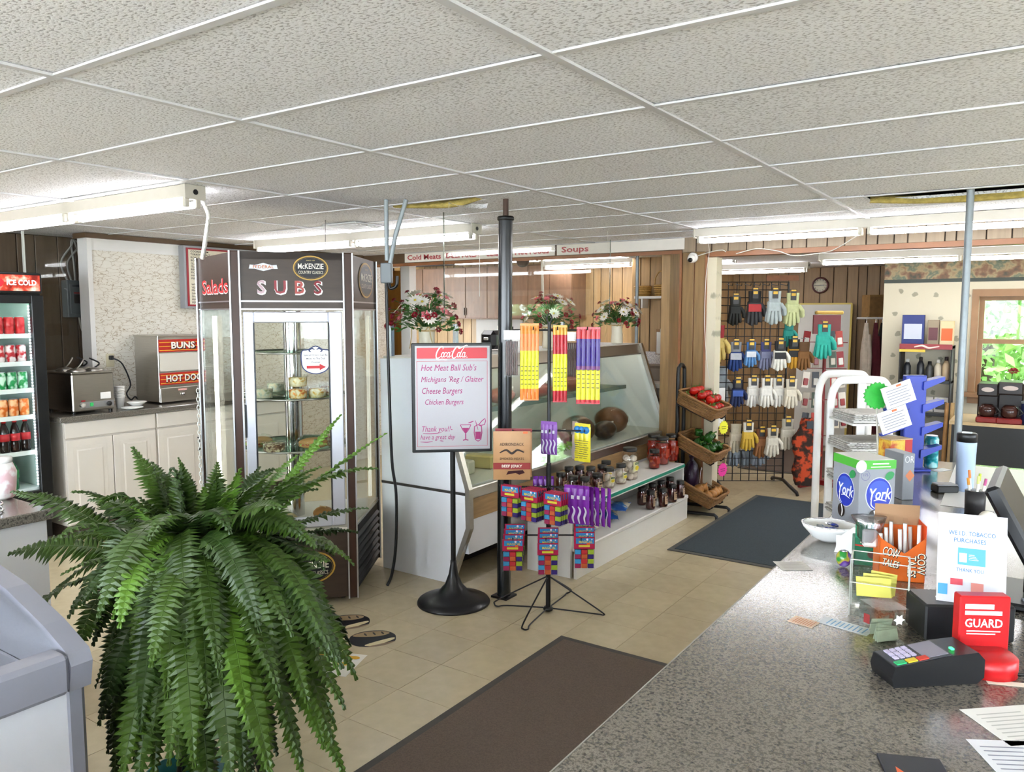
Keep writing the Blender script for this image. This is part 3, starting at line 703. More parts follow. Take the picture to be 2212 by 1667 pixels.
# ------------------------------------------------------------------ rotating sandwich display case
def cam_ab(X, Y): return (X * math.cos(CAM_YAW) - Y * math.sin(CAM_YAW), X * math.sin(CAM_YAW) + Y * math.cos(CAM_YAW))
_c = cam_ab(-1.21, 4.38)
CRZ = CAM_YAW + R(17)
dc = thing('display_case', 'glass sandwich display case with brown wood-grain header reading SUBS', 'display case', (_c[0], _c[1], 0), CRZ)
M_BRN = mat('brown_woodgrain', '#3c3028', .38, var=.18, vscale=7, stretch=(1, 6, 6)); M_BRN2 = mat('brown_post', '#3a2318', .4, var=.08)
FW, BW, DP = .30, .54, .70        # half front, half back, depth
def side_pt(s, t): return Vector((s * (FW + (BW - FW) * t), DP * t, 0))
def quadbox(p, q, z0, z1, th, out):
    d = (q - p).normalized(); n = Vector((d.y, -d.x, 0)) * out
    return MB().extr([p, q, q - n * th, p - n * th], (0, 0, z1 - z0)).xf(Vector((0, 0, z0)))
P0, P1 = side_pt(-1, 0), side_pt(1, 0); Q0, Q1 = side_pt(-1, 1), side_pt(1, 1)
quadbox(P0, P1, .04, .43, .02, 1).build('base_panel', [M_BRN], dc)
quadbox(Q0, P0, .04, .43, .02, 1).build('base_side', [M_BRN], dc); 
sdp = quadbox(P1, Q1, .04, .43, .02, 1).build('base_side', [plain('#1b1a1a', .6)], dc)
dirR = (Q1 - P1).normalized(); nR = Vector((dirR.y, -dirR.x, 0))
for k in range(7):
    z = .08 + k * .045; a = P1 + dirR * .05 + nR * .004; c = Q1 - dirR * .06 + nR * .004
    MB().extr([a + Vector((0, 0, z)), a + nR * .016 + Vector((0, 0, z + .012)), a + nR * .016 + Vector((0, 0, z + .018)), a + Vector((0, 0, z + .03))], c - a).build('louvre', [plain('#252426', .5)], sdp)
deck = MB().extr([P0, P1, Q1, Q0], (0, 0, .02)).xf(Vector((0, 0, .43))).build('deck', [mat('pale_deck', '#c9c5b8', .4)], dc)
MB().extr([P0 * .99, P1 * .99, Q1 * .99, Q0 * .99], (0, 0, .04)).xf(Vector((0, 0, 1.97))).build('top', [M_BRN], dc)
hp = quadbox(P0, P1, 1.745, 2.01, .02, 1).build('header_panel', [M_BRN], dc)
hl = quadbox(Q0, P0, 1.745, 2.01, .02, 1).build('header_panel', [M_BRN], dc)
hrp = quadbox(P1, Q1, 1.745, 2.01, .02, 1).build('header_panel', [M_BRN], dc)
for A_, B_ in ((P0, P1), (Q0, P0), (P1, Q1)):
    quadbox(A_, B_, 1.70, 1.738, .022, 1).build('lower_rail', [M_BRN], dc)
    d = (B_ - A_).normalized(); n = Vector((d.y, -d.x, 0))
    for z in (1.738, 1.695, .425): quadbox(A_ + n * .003, B_ + n * .003, z, z + .008, .006, 1).build('metal_strip', [ALU], dc)
quadbox(Q0, Q1, .43, 1.97, .01, 1).build('back_glass', [CASEGLASS], dc)
quadbox(Q0, Q1, .04, .43, .02, -1).build('base_back', [M_BRN], dc)
for s, (A_, B_) in ((-1, (Q0, P0)), (1, (P1, Q1))): quadbox(A_, B_, .45, 1.695, .006, 1).build('side_glass', [CASEGLASS], dc)
for p, w in ((P0, .05), (P1, .05), (Q0, .022), (Q1, .022)):
    po = MB().box(-w / 2, w / 2, -w / 2 + .012, w / 2 + .012, .03, 2.012, 0, .006).build('post', [M_BRN2], dc, p)
    for x in (-w / 2, w / 2): MB().box(x - .004, x + .004, -w / 2 + .006, -w / 2 + .014, .03, 2.012).build('metal_edge', [ALU], po)
# door in the front
dz0, dz1 = .47, 1.685; dx = .262
M_DOOR = mat('door_aluminium', '#c9cbd4', .3, metal=.5)
do = MB().box(-dx, -dx + .055, -.035, -.005, dz0, dz1, 0, .006).box(dx - .075, dx, -.035, -.005, dz0, dz1, 0, .006).box(-dx + .055, dx - .075, -.035, -.005, dz1 - .06, dz1, 0, .006).box(-dx + .055, dx - .075, -.035, -.005, dz0, dz0 + .06, 0, .006).build('door', [M_DOOR], dc)
MB().box(-dx + .055, dx - .075, -.022, -.016, dz0 + .06, dz1 - .06).build('door_glass', [CASEGLASS], do)
MB().box(-dx + .052, -dx + .058, -.037, -.03, dz0 + .06, dz1 - .06).box(dx - .078, dx - .072, -.037, -.03, dz0 + .06, dz1 - .06).build('door_gasket', [BLACK], do)
MB().box(-dx - .006, -dx + .004, -.04, -.01, 1.0, 1.18).build('hinge', [BLACK], do)
# notice sticker on the glass
nt_ = MB()
outl = [(-.075, .0), (-.075, .075), (-.04, .085), (0, .105), (.04, .085), (.075, .075), (.075, 0), (.05, -.035), (0, -.05), (-.05, -.035)]
q = smooth_pts([(x, 0, z) for x, z in outl], 3, True); nt_.poly([(p.x, 0, p.z) for p in q]); st_ = nt_.build('notice_sticker', [plain('#ecece8', .5)], do, (.115, -.0235, 1.39))
bb = MB(); ribbon(bb, outl, .006, 0, 3, False, True); bb.build('blue_outline', [plain('#27345e', .5)], st_, (0, -.0006, 0))
aw = MB(); aw.poly([(-.05, -.001, -.02), (.02, -.001, -.02), (.02, -.001, -.03), (.055, -.001, -.012), (.02, -.001, .006), (.02, -.001, -.004), (-.05, -.001, -.004)]); aw.build('red_arrow', [plain('#b52a30', .5)], st_)
for k, s_ in enumerate(['Special Orders Can Be', 'Made At The Deli', 'Counter']): text(s_, .014, plain('#1c2036', .5), st_, (0, -.001, .055 - k * .02), bold=.01)
for s in (-1, 1):
    k_ = MB(); ribbon(k_, [(s * .005, .085), (s * .02, .092), (s * .035, .08), (s * .025, .072)], .008, 0, 4); k_.build('scroll', [plain('#27345e', .5)], st_, (0, -.0012, 0))
def oval_badge(parent, loc, rot, rx, rz):
    e = thing_part = bpy.data.objects.new('maker_badge', None)
    bd = MB(); disc(bd, 0, 0, rx, rz, 0, 0); disc(bd, 0, 0, rx * .93, rz * .9, -.0006, 1); disc(bd, 0, 0, rx * .89, rz * .84, -.0012, 0) ; disc(bd, 0, 0, rx * .88, rz * .83, -.0016, 1)
    o = bd.build('maker_badge', [plain('#b8923e', .4), plain('#10131a', .4)], parent, loc, rot)
    text('McKENZIE', rz * .62, plain('#ece8da', .5), o, (0, -.003, rz * .12), width=rx * 1.45, bold=.01)
    text('COUNTRY CLASSICS', rz * .34, plain('#d8d0bc', .5), o, (0, -.003, -rz * .36), width=rx * 1.4)
    text('SINCE 1907', rz * .14, plain('#c9b478', .5), o, (0, -.003, rz * .6))
    return o
oval_badge(hp, (.10, -.004, 1.925), (0, 0, 0), .095, .068)
fb_ = MB(); fb_.poly([(-.075, 0, -.008), (-.045, 0, -.008), (0, 0, -.02), (.045, 0, -.008), (.075, 0, -.008), (.07, 0, .014), (.045, 0, .012), (0, 0, .024), (-.045, 0, .012), (-.07, 0, .014)])
fbo = fb_.build('wing_badge', [plain('#cfd2dc', .3)], hp, (-.15, -.004, 1.925)); text('FEDERAL', .022, plain('#b06a3a', .4), fbo, (0, -.001, .002), width=.11, bold=.02)
cols = ['#b59aa0', '#8c3038', '#a64a44', '#7c1420']
for k, ch in enumerate('SUBS'):
    text(ch, .105, plain('#e8e4e0', .4), hp, (-.165 + k * .1 + .004, -.004, 1.815 - .004), bold=.035); text(ch, .10, plain(cols[k], .4), hp, (-.165 + k * .1, -.005, 1.815), bold=.015)
mL = (P0 + Q0) / 2; aL = math.atan2((P0 - Q0).y, (P0 - Q0).x); nL = Vector(((P0 - Q0).y, -(P0 - Q0).x, 0)).normalized()
for off, m_, zz in ((.004, '#ddd6d2', 1.822), (.005, '#c02a2c', 1.826)):
    text('Salads', .115, plain(m_, .4), hl, mL + nL * off + Vector((0, 0, zz)), (math.pi / 2, 0, aL), bold=.03 if off < .0045 else .01, width=.52)
mR = (P1 + Q1) / 2 + (Q1 - P1) * .12; aR = math.atan2((Q1 - P1).y, (Q1 - P1).x)
oval_badge(hrp, mR + nR * .004 + Vector((0, 0, 1.878)), (0, 0, aR), 0.2, .108)
oval_badge(dc, (.06, -.004, .23), (0, 0, 0), .14, .095)
for x, y in ((-.25, .1), (.25, .1), (-.4, .6), (.42, .6)):
    k_ = MB().cyl((x - .012, y, .022), (x + .012, y, .022), .022, n=14).build('caster', [BLACK], dc)
# lamps inside
for s in (-1, 1):
    p = side_pt(s, .66 if s < 0 else .8) * .95; MB().cyl(p + Vector((0, 0, .5)), p + Vector((0, 0, 1.66)), .012, n=8).build('case_lamp', [mat('case_tube', '#fff8ea', .4, emit=9) if s < 0 else mat('case_tube_dim', '#e8e6d8', .4, emit=.5)], dc)
# carousel
CC = Vector((0, .38, 0))
MB().cyl(CC + Vector((0, 0, .45)), CC + Vector((0, 0, 1.69)), .052, n=20).build('column', [CHROME], dc)
TR = [.70, .89, 1.19, 1.45]
for z, r in ((.89, .33), (1.19, .33), (1.45, .28)):
    MB().lathe([(.05, z - .006), (r, z - .006), (r, z), (.05, z)], 36, CC).build('round_tray', [pane('tray_glass', '#cfe6da', .03, .8)], dc)
    MB().tube([(CC.x + r * math.cos(k * math.pi / 18), CC.y + r * math.sin(k * math.pi / 18), z - .002) for k in range(36)], .006, 6, closed=True).build('tray_rim', [STEEL], dc)
def in_case(x, y, z):
    M = Matrix.Translation((_c[0], _c[1], 0)) @ Matrix.Rotation(CRZ, 4, 'Z'); return M @ Vector((x, y, z))
def tub(label, col1, col2, x, y, z, r=.055, h=.06, group=None):
    t = thing('deli_tub', label, 'tub', in_case(x, y, z + .001), 0, group)
    MB().lathe([(r * .9, 0.001), (r * .97, h * .85), (.0001, h * .9)], 18).build('contents', [ramp_mat('salad' + col1 + col2, [(.4, col1), (.5, col2), (.6, '#efe2bd')], 45, .4, detail=2)], t)
    MB().lathe([(r * .93, 0), (r, h), (r * 1.05, h), (r * 1.05, h + .006), (.0001, h + .008)], 18).build('clear_tub', [CLEAR], t)
    return t
tub('clear tub of orange pasta salad in front on the upper case tray', '#c8641e', '#e9b860', .02, .13, 1.19, group=None)
tub('clear tub of yellow pasta salad beside the orange one', '#d89a30', '#ecd694', .13, .16, 1.19)
tub('clear tub of macaroni stacked on top of the orange salad tub', '#cfa24a', '#ecdcae', .02, .13, 1.259)
tub('clear tub with red salad at the right of the upper tray', '#8c3524', '#c98a54', .2, .26, 1.19)
tub('clear tub of pale salad at the left of the upper tray', '#a9b08c', '#d8dcc6', -.17, .2, 1.19)
tub('clear tub of pale salad behind the column on the upper tray', '#b9bc9c', '#dcdfcf', -.1, .58, 1.19)
def sandwich(label, x, y, z, rz, bread):
    t = thing('wrapped_sub', label, 'sandwich', in_case(x, y, z + .001), rz)
    MB().sph((0, 0, .022), (.085, .045, .022), 16, 8).build('bread_bottom', [mat('bread' + bread, bread, .7, var=.15, vscale=12)], t)
    MB().box(-.075, .075, -.043, .043, .022, .032).build('filling', [ramp_mat('lettuce_fill', [(.4, '#6f9a3c'), (.5, '#b7c86a'), (.6, '#a8432e')], 50, .5)], t)
    MB().sph((0, 0, .036), (.085, .045, .028), 16, 8).build('bread_top', [MATS['bread' + bread]], t)
    MB().sph((0, 0, .0405), (.1, .055, .04), 14, 8).build('film', [CLEAR], t); return t
sandwich('wrapped sub with lettuce on the middle case tray', .1, .16, .89, CRZ, '#b98a50')
sandwich('wrapped sub on a plate at the left of the middle tray', -.2, .28, .89, CRZ + .6, '#c79e68')
tub('clear tub of brown pudding at the left of the middle tray', '#5a3a24', '#8a6a48', -.12, .13, .89, .065, .05)
tub('clear tub of bean salad at the right of the middle tray', '#7c4028', '#b98258', .22, .24, .89)
t = thing('bread_roll', 'round bread roll on the case floor', 'bread roll', in_case(.15, .2, .452)); MB().sph((0, 0, .04), (.06, .06, .04), 16, 8).build('crust', [mat('crust', '#b07a3c', .6, var=.15)], t); MB().box(-.03, .03, -.004, .004, .074, .082, 0, .003).build('score', [plain('#d8b888', .7)], t)
t = thing('bread_roll', 'pale roll wrapped in film on the case floor', 'bread roll', in_case(-.06, .16, .452)); MB().sph((0, 0, .035), (.08, .05, .035), 16, 8).build('crust', [mat('crust2', '#c9b58c', .6, var=.15)], t); MB().sph((0, 0, .0425), (.09, .06, .042), 12, 8).build('film', [CLEAR], t)
# flexible conduit and chain at the left of the case, cables and conduits at its right
p = P(430, 420, z=CZ - .003)
M_FLEX = mat('flex_conduit', '#c9c8c2', .35, metal=.5, bump=.6, bscale=120)
pe = P(437, 560, Y=Yof(p) + .05); fx = MB(); pts = smooth_pts([p, p + Vector((.03, .03, -.1)), (p + pe) / 2 + Vector((.03, .02, 0)), pe], 10)
fx.tube(pts, [.011 + .0018 * (i % 2) for i in range(len(pts))], 8); o = fx.build('flexible_conduit', [M_FLEX]); tag(o, 'ribbed flexible conduit dropping from the ceiling to the display case', 'conduit')
ch0 = in_case(-FW - .26, .66, 1.22)
cht = thing('chain', 'clear plastic link chain hanging at the edge of the display case', 'chain', ch0, CRZ)
lm = MB().tube([(.009 * math.cos(k * .785), 0, .016 * math.sin(k * .785)) for k in range(8)], .0028, 6, closed=True).mesh('chain_link', mat('plastic_link', '#cfd2cf', .2, spec=.7))
for k in range(26): link('chain_link', lm, cht, (0, 0, -.026 * k - .02), (0, 0, (k % 2) * 1.57))
MB().tube([(-.002, 0, -.002), (.0, .02, .012), (.0, .04, .008)], .003, 6).build('hook', [CHROME], cht)
# ------------------------------------------------------------------ deli case, shelf unit with jars, baskets
de = thing('deli_case', 'long white deli case with slanted glass front and steel trim', 'deli case', (-2.88, 5.235, 0), W90)
H2 = 1.5
M_DELIW = mat('deli_white', '#eff1f6', .4, var=.015, vscale=3)
pp = [(.70, 0), (.14, 0), (-.005, .37), (.0, .61), (.27, 1.40), (.70, 1.385)]
for x, d in ((-H2, .03), (H2 - .03, .03)):
    ep_ = MB().extr([(x, y, z) for y, z in pp], (d, 0, 0)).build('end_panel', [M_DELIW], de)
    tr_ = MB()
    for (y0, z0), (y1, z1) in zip(pp[1:4], pp[2:5]):
        tr_.extr([(x - .004, y0 + .012, z0), (x - .004, y0 - .022, z0), (x - .004, y1 - .022, z1), (x - .004, y1 + .012, z1)], (d + .008, 0, 0))
    tr_.build('chrome_edge', [STEEL], ep_)
    MB().box(x - .006, x + d + .006, .01, .7, .572, .588).build('rub_strip', [plain('#3a3634', .4)], ep_)
MB().box(-H2 + .03, H2 - .03, .01, .04, .20, .415).build('front_panel', [M_DELIW], de)
MB().box(-H2 + .03, H2 - .03, .0, .03, .415, .545).build('wood_band', [mat('oak_band', '#a5855a', .45, var=.2, vscale=6, stretch=(1, 8, 8))], de)
MB().box(-H2 + .03, H2 - .03, -.012, .05, .545, .615, 0, .006).build('steel_sill', [STEEL], de)
MB().box(-H2 + .03, H2 - .03, .3, .68, .02, .2).build('plinth', [plain('#26221f', .7)], de)
MB().extr([(-H2 + .03, .012, .615), (-H2 + .03, .018, .615), (-H2 + .03, .268, 1.33), (-H2 + .03, .262, 1.33)], (2 * H2 - .06, 0, 0)).build('slanted_glass', [pane('deli_glass', '#f8fbf8', .03, .985, .05)], de)
MB().extr([(-H2 + .03, .25, 1.30), (-H2 + .03, .242, 1.31), (-H2 + .03, .272, 1.40), (-H2 + .03, .29, 1.40)], (2 * H2 - .06, 0, 0)).build('steel_fascia', [mat('bronze_steel', '#8f8577', .3, metal=.8)], de)
MB().box(-H2 + .03, H2 - .03, .27, .70, 1.375, 1.40).build('top_slab', [mat('pale_top', '#dcd9d0', .35)], de)
MB().box(-H2 + .03, H2 - .03, .02, .66, .60, .625).build('deck', [mat('deli_deck', '#cfd3cc', .35)], de)
MB().box(-H2 + .03, H2 - .03, .40, .66, .985, 1.0).build('inner_shelf', [pane('green_glass_shelf', '#d6ebe0', .03, .9)], de)
MB().box(-H2 + .03, H2 - .03, .395, .402, .975, 1.008).build('shelf_edge', [plain('#4e6a66', .35)], de)
MB().box(-H2 + .03, H2 - .03, .66, .69, .62, 1.375).build('back_doors', [mat('deli_back', '#c6c9c2', .3)], de)
MB().cyl((-H2 + .1, .33, 1.345), (H2 - .1, .33, 1.345), .012, n=8).build('case_lamp', [mat('deli_tube', '#fff4e0', .4, emit=7)], de)
def de_at(x, y, z): return Vector((-2.88 - y, 5.235 + x, z))
def meat(name, label, cat, x, y, z, r, col, film=True, rz=W90):
    t = thing(name, label, cat, de_at(x, y, z + .001), rz)
    rr = random.Random(label); b = MB().sph((0, 0, r[2]), r, 18, 12)
    b.v = [(p[0] * (1 + rr.uniform(-.05, .05)), p[1] * (1 + rr.uniform(-.05, .05)), p[2]) for p in b.v]
    b.build('meat', [mat('meat' + col, col, .45, var=.3, vscale=18, bump=.3, bscale=30)], t)
    if film: MB().sph((0, 0, r[2] * 1.03), (r[0] * 1.07, r[1] * 1.07, r[2] * 1.03), 16, 10).build('film', [CLEAR], t)
    MB().box(-.03, .03, -.002, .002, 0, .05).xf(Matrix.Translation((r[0] * .9, 0, r[2] * 1.1))).build('price_label', [PAPER], t)
    return t
meat('glazed_ham', 'round brown glazed ham on the deli case floor', 'ham', .34, .27, .625, (.13, .14, .11), '#5c3a22')
meat('glazed_ham', 'big netted brown ham at the far end of the deli floor', 'ham', .95, .28, .625, (.14, .15, .115), '#6a4226')
meat('glazed_ham', 'dark smoked ham lying before the netted ham', 'ham', .64, .18, .625, (.13, .085, .075), '#3a2014')
meat('deli_meat', 'red wrapped meat piece on the inner deli shelf', 'meat', .12, .52, 1.0, (.17, .09, .06), '#8a2c26')
meat('deli_meat', 'dark red roast on the inner deli shelf beside the fascia end', 'meat', .62, .52, 1.0, (.17, .09, .075), '#6e2622')
meat('deli_meat', 'pink bologna loaf on the inner deli shelf', 'meat', -.4, .52, 1.0, (.15, .08, .06), '#b06a5c')
meat('deli_meat', 'purple labelled meat pack in the middle of the deli floor', 'meat', .05, .3, .625, (.12, .1, .07), '#7c4a5a')
meat('deli_meat', 'tan turkey breast near the steel end of the deli floor', 'meat', -.62, .27, .625, (.14, .12, .09), '#b08a60')
def cheese(label, x, y, z, col):
    t = thing('cheese_block', label, 'cheese', de_at(x, y, z + .001), .2); MB().box(-.1, .1, -.05, .05, 0, .09, 0, .01).build('block', [mat('ch' + col, col, .5, var=.06)], t); MB().box(-.103, .103, -.053, .053, 0, .093, 0, .012).build('film', [CLEAR], t)
cheese('pale yellow cheese block on the deli floor', -.95, .3, .625, '#d6c27a'); cheese('white cheese block near the deli end panel', -1.2, .3, .625, '#dcd8c4'); cheese('orange cheese block on the inner deli shelf', -.85, .52, 1.0, '#c98a3a')
gr = MB(); rr = random.Random(4)
for k in range(160):
    c = Vector((rr.uniform(-.42, .42), rr.uniform(.07, .15), rr.uniform(.65, .68))); s = rr.uniform(.015, .03)
    gr.poly([c + Vector((rr.uniform(-1, 1), rr.uniform(-1, 1), rr.uniform(-.5, 1))) * s for _ in range(4)])
go = gr.build('garnish_greens', [mat('parsley', '#7fae4a', .6, var=.3)]); go.location = (-2.88, 5.0, 0); go.rotation_euler = (0, 0, W90); tag(go, 'strip of curly green garnish along the deli glass', 'garnish'); go['kind'] = 'stuff'

# white shelf unit
su = thing('shelf_unit', 'low white two-tier shelf unit with green price strip', 'shelf', (-2.44, 5.17, 0), W90)
M_SHW = mat('shelf_white', '#e2e0dc', .35, var=.01)
MB().box(-.93, .93, 0, .33, .405, .445, 0, .004).build('top_shelf', [M_SHW], su)
MB().box(-.93, .93, -.004, 0, .418, .440).build('price_strip', [plain('#1f8a74', .35)], su)
for x in (-.93, .905): MB().box(x, x + .025, .005, .33, .0, .405).build('side_panel', [M_SHW], su)
MB().box(-.905, .905, -.05, .33, .165, .195, 0, .006).build('lower_shelf', [M_SHW], su)
MB().box(-.93, .905, -.04, -.02, 0, .165).build('base_front', [M_SHW], su)
MB().box(-.905, .905, .315, .33, .195, .405).build('back_panel', [plain('#8d8d8c', .5)], su)
# jars
M_LID = mat('jar_lid', '#201d1b', .35)
M_JGLASS = pane('jar_glass', '#fbf6f2', .02, .96, .05)
def jar(label, r, h, kind, group):
    t = thing('glass_jar', label, 'jar', group=group)
    neck = h - .022
    prof = [(r * .86, 0), (r, .008), (r, neck - .022), (r * .8, neck - .004), (r * .8, neck)]
    if kind == 'dark':
        MB().lathe([(r * .84, .004), (r * .96, .012), (r * .96, neck - .024), (r * .7, neck - .008), (.0001, neck - .006)], 20).build('contents', [mat('beet_red', '#4a0f0b', .12, spec=.8, coat=.5)], t)
        MB().lathe(prof, 20).build('glass_wall', [M_JGLASS], t)
    else:
        col = {'egg': '#ebe7dc', 'tom': '#b02a14', 'carrot': '#c24a1a'}[kind]; q = {'egg': .023, 'tom': .021, 'carrot': .021}[kind]
        if kind != 'egg': MB().lathe([(r * .8, .004), (r * .9, .012), (r * .9, neck - .03), (.0001, neck - .03)], 18).build('brine', [mat('brine' + kind, '#8c1a0c', .15)], t)
        me = MB().sph((0, 0, 0), (q, q, q * 1.12), 8, 6).mesh('piece', mat('pickled' + kind, col, .25, var=.1, vscale=30))
        rr = random.Random(label); z = q + .004
        while z < neck - q - .006:
            n = max(3, int(2 * math.pi * (r - q - .002) / (2 * q))); ph = rr.random() * 6
            for k in range(n):
                an = ph + k * 2 * math.pi / n; link({'egg': 'egg', 'tom': 'tomato', 'carrot': 'pepper'}[kind], me, t, ((r - q - .002) * math.cos(an), (r - q - .002) * math.sin(an), z + rr.uniform(-.004, .004)), (rr.random(), rr.random(), 0))
            z += q * 1.85
        MB().lathe(prof, 20).build('glass_wall', [M_JGLASS], t)
    MB().lathe([(r * .86, neck - .004), (r * .87, neck), (r * .87, h), (r * .8, h + .002), (.0001, h + .002)], 20).build('lid', [M_LID], t)
    lb = MB(); n = 7; la = 1.15; z0, z1 = (h * .18, h * .62) if kind == 'dark' else (h * .28, h * .58)
    for k in range(n):
        a0 = -math.pi / 2 - la / 2 + la * k / n; a1 = a0 + la / n; R_ = r + .0008
        lb.poly([(R_ * math.cos(a0), R_ * math.sin(a0), z0), (R_ * math.cos(a1), R_ * math.sin(a1), z0), (R_ * math.cos(a1), R_ * math.sin(a1), z1), (R_ * math.cos(a0), R_ * math.sin(a0), z1)], 0, True)
    lo = lb.build('paper_label', [plain('#bfa488' if kind == 'dark' else ('#e6e2b0' if kind == 'egg' else '#a8361c'), .6)], t)
    if kind == 'dark':
        k = MB(); disc(k, 0, 0, r * .34, h * .05, 0, 0, 16); k.build('label_seal', [plain('#4a3426', .6)], lo, (0, -r - .002, h * .53)); k = MB(); rect(k, -r * .35, r * .35, h * .38, h * .41, -r - .0018); rect(k, -r * .3, r * .3, h * .3, h * .325, -r - .0018); k.build('label_print', [plain('#5a3a28', .6)], lo)
    elif kind == 'egg':
        k = MB(); disc(k, 0, 0, r * .42, h * .07, 0, 0, 18); k.build('yellow_oval', [plain('#e0c62e', .5)], lo, (0, -r - .002, h * .38)); k = MB(); rect(k, -r * .45, r * .45, h * .49, h * .56, -r - .002); k.build('green_band', [plain('#2b5a3a', .5)], lo); text('GLAZIER', h * .05, plain('#e8e4d0', .6), lo, (0, -r - .0028, h * .525))
    return t
def place(proto, spots, z, rz=None):
    for k, (px, py) in enumerate(spots):
        p = P(px, py, z=z); p.z = z + .001; r_ = W90 + random.uniform(-.35, .1) if rz is None else rz
        if k == 0: proto.location = p; proto.rotation_euler = (0, 0, r_)
        else: dup(proto, p, r_)
place(jar('dark red pickle jar with tan label on the top shelf', .038, .14, 'dark', 'dark red jars on the top shelf'), [(1212, 1064), (1238, 1072), (1263, 1075), (1289, 1066), (1229, 1050), (1252, 1048), (1276, 1050), (1300, 1045)], .446)
place(jar('small jar of white pickled eggs with black lid', .041, .145, 'egg', 'small egg jars'), [(1315, 1053), (1341, 1044), (1309, 1037)], .446)
place(jar('big tall jar of white pickled eggs', .06, .235, 'egg', None), [(1360, 1034)], .446)
place(jar('small squat jar of orange red pickled peppers', .046, .15, 'carrot', None), [(1413, 1011)], .446)
place(jar('big jar of red pickled tomatoes at the shelf end', .058, .225, 'tom', 'big jars of red tomatoes'), [(1430, 1002), (1451, 995), (1412, 995)], .446)
place(jar('dark red jar on the lower white shelf', .036, .14, 'dark', 'dark red jars on the lower shelf'), [(1405, 1099), (1432, 1094), (1452, 1084), (1469, 1075), (1386, 1090), (1409, 1082), (1428, 1075), (1447, 1067)], .196)
# snack bags on the lower shelf
def crumple_bag(name, label, cat, c, L, W, H, m1, m2, rz, tilt=0, seed=1):
    t = thing(name, label, cat, c, rz); rr = random.Random(seed); b = MB(); nu, nv = 14, 8
    for side in (0, 1):
        vs = []
        for i in range(nu + 1):
            for j in range(nv + 1):
                u, v = i / nu, j / nv; e = (math.sin(math.pi * u) ** .6) * (math.sin(math.pi * v) ** .6)
                z = H * .5 + (H * .5 if side else -H * .5) * e + rr.uniform(-1, 1) * H * .05 * e
                vs.append(((u - .5) * L, (v - .5) * W, max(.001, z)))
        fs = [(i * (nv + 1) + j, (i + 1) * (nv + 1) + j, (i + 1) * (nv + 1) + j + 1, i * (nv + 1) + j + 1) for i in range(nu) for j in range(nv)]
        b.add(vs, fs if side else [f[::-1] for f in fs], 0, True)
    b.build('pouch', [m1], t)
    for s in (-1, 1):
        q = MB(); n = 12
        for k in range(n): q.poly([(s * L * .5, (k / n - .5) * W, H * .5), (s * L * .5, ((k + 1) / n - .5) * W, H * .5), (s * L * .56, ((k + 1) / n - .5) * W + .004 * (-1) ** k, H * .5 + .004), (s * L * .56, (k / n - .5) * W - .004 * (-1) ** k, H * .5 - .003)])
        q.build('crimped_end', [m2], t)
    return t
M_BLUEB = ramp_mat('blue_snack_print', [(.42, '#1f4f9c'), (.5, '#3f7fc0'), (.54, '#c2b69c'), (.6, '#d8d2c2')], 9, .25, detail=2); M_BLUE2 = plain('#2a5aa6', .3)
for k, (px, py, rz, nm) in enumerate([(1312, 1118, .5, 'farther from the sign'), (1335, 1113, .3, 'lying under another'), (1268, 1146, .2, 'below the purple packs')]):
    p = P(px, py, z=.197); p.z = .197 + (.045 if k == 1 else 0)
    crumple_bag('snack_bag', 'blue and clear snack bag on the lower shelf, ' + nm, 'snack bag', p, .24, .15, .05, M_BLUEB, M_BLUE2, rz + W90, seed=k)

# three-tier basket stand
bs = thing('basket_stand', 'black metal stand holding three wicker produce baskets', 'stand', (-2.52, 6.31, 0), W90)
b = MB(); b.tube(smooth_pts([(-.07, .05, .02), (-.07, .05, .7), (-.07, .05, 1.16), (-.045, .05, 1.225), (0, .05, 1.245), (.045, .05, 1.225), (.07, .05, 1.16), (.07, .05, .7), (.07, .05, .02)], 5), .016, 8); b.build('arched_upright', [BLACKM], bs)
for x in (-.15, .15): MB().tube([(x, .1, .02), (x, -.32, .035), (x, -.34, .02), (x, -.34, 0)], .014, 8).build('leg', [BLACKM], bs)
MB().tube([(-.15, .1, .02), (.15, .1, .02)], .014, 8).build('cross_bar', [BLACKM], bs)
M_WICK = mat('wicker', '#8a6238', .6, var=.3, vscale=40)
def basket(label, z, tilt, w=.38, d=.36, hgt=.10):
    t = thing('wicker_basket', label, 'basket', (-2.50 + .10, 6.32, z), W90, 'wicker baskets on the stand', rot=(tilt, 0, W90))
    for k in range(9):
        s = 1 - .1 * (1 - k / 8); zz = .008 + hgt * k / 8; pts = []; n = 36
        for i in range(n):
            an = 2 * math.pi * i / n; ca, sa = math.cos(an), math.sin(an); e = .22
            x = math.copysign(abs(ca) ** e, ca) * w / 2 * s; y = math.copysign(abs(sa) ** e, sa) * d / 2 * s
            o = .004 * (-1) ** (i + k); pts.append((x + ca * o, y + sa * o, zz))
        MB().tube(pts, .0075 if k < 8 else .011, 5, closed=True).build('weave_band' if k < 8 else 'rim', [M_WICK], t)
    for x in range(-5, 6): MB().tube([(x * w * .085, -d * .43, .006), (x * w * .085, d * .43, .006)], .006, 5).build('base_cane', [M_WICK], t)
    MB().box(-w * .43, w * .43, -d * .42, d * .42, .001, .005).build('base', [plain('#6a4a2a', .7)], t)
    for x in (-.12, .12): MB().tube([(x, d * .45, -.02), (x, -.1, -.012), (x, -d * .45, -.012), (x, -d * .5, .02)], .006, 6).build('wire_hook', [BLACKM], t)
    return t
TI = R(24)
bk = [basket('top wicker basket, filled with red tomatoes', .87, TI), basket('middle wicker basket, filled with green peppers', .51, TI), basket('bottom wicker basket, filled with onions', .14, TI)]
bpy.context.view_layer.update()
def in_basket(k, x, y, z): return bk[k].matrix_world @ Vector((x, y, z))
rr = random.Random(9)
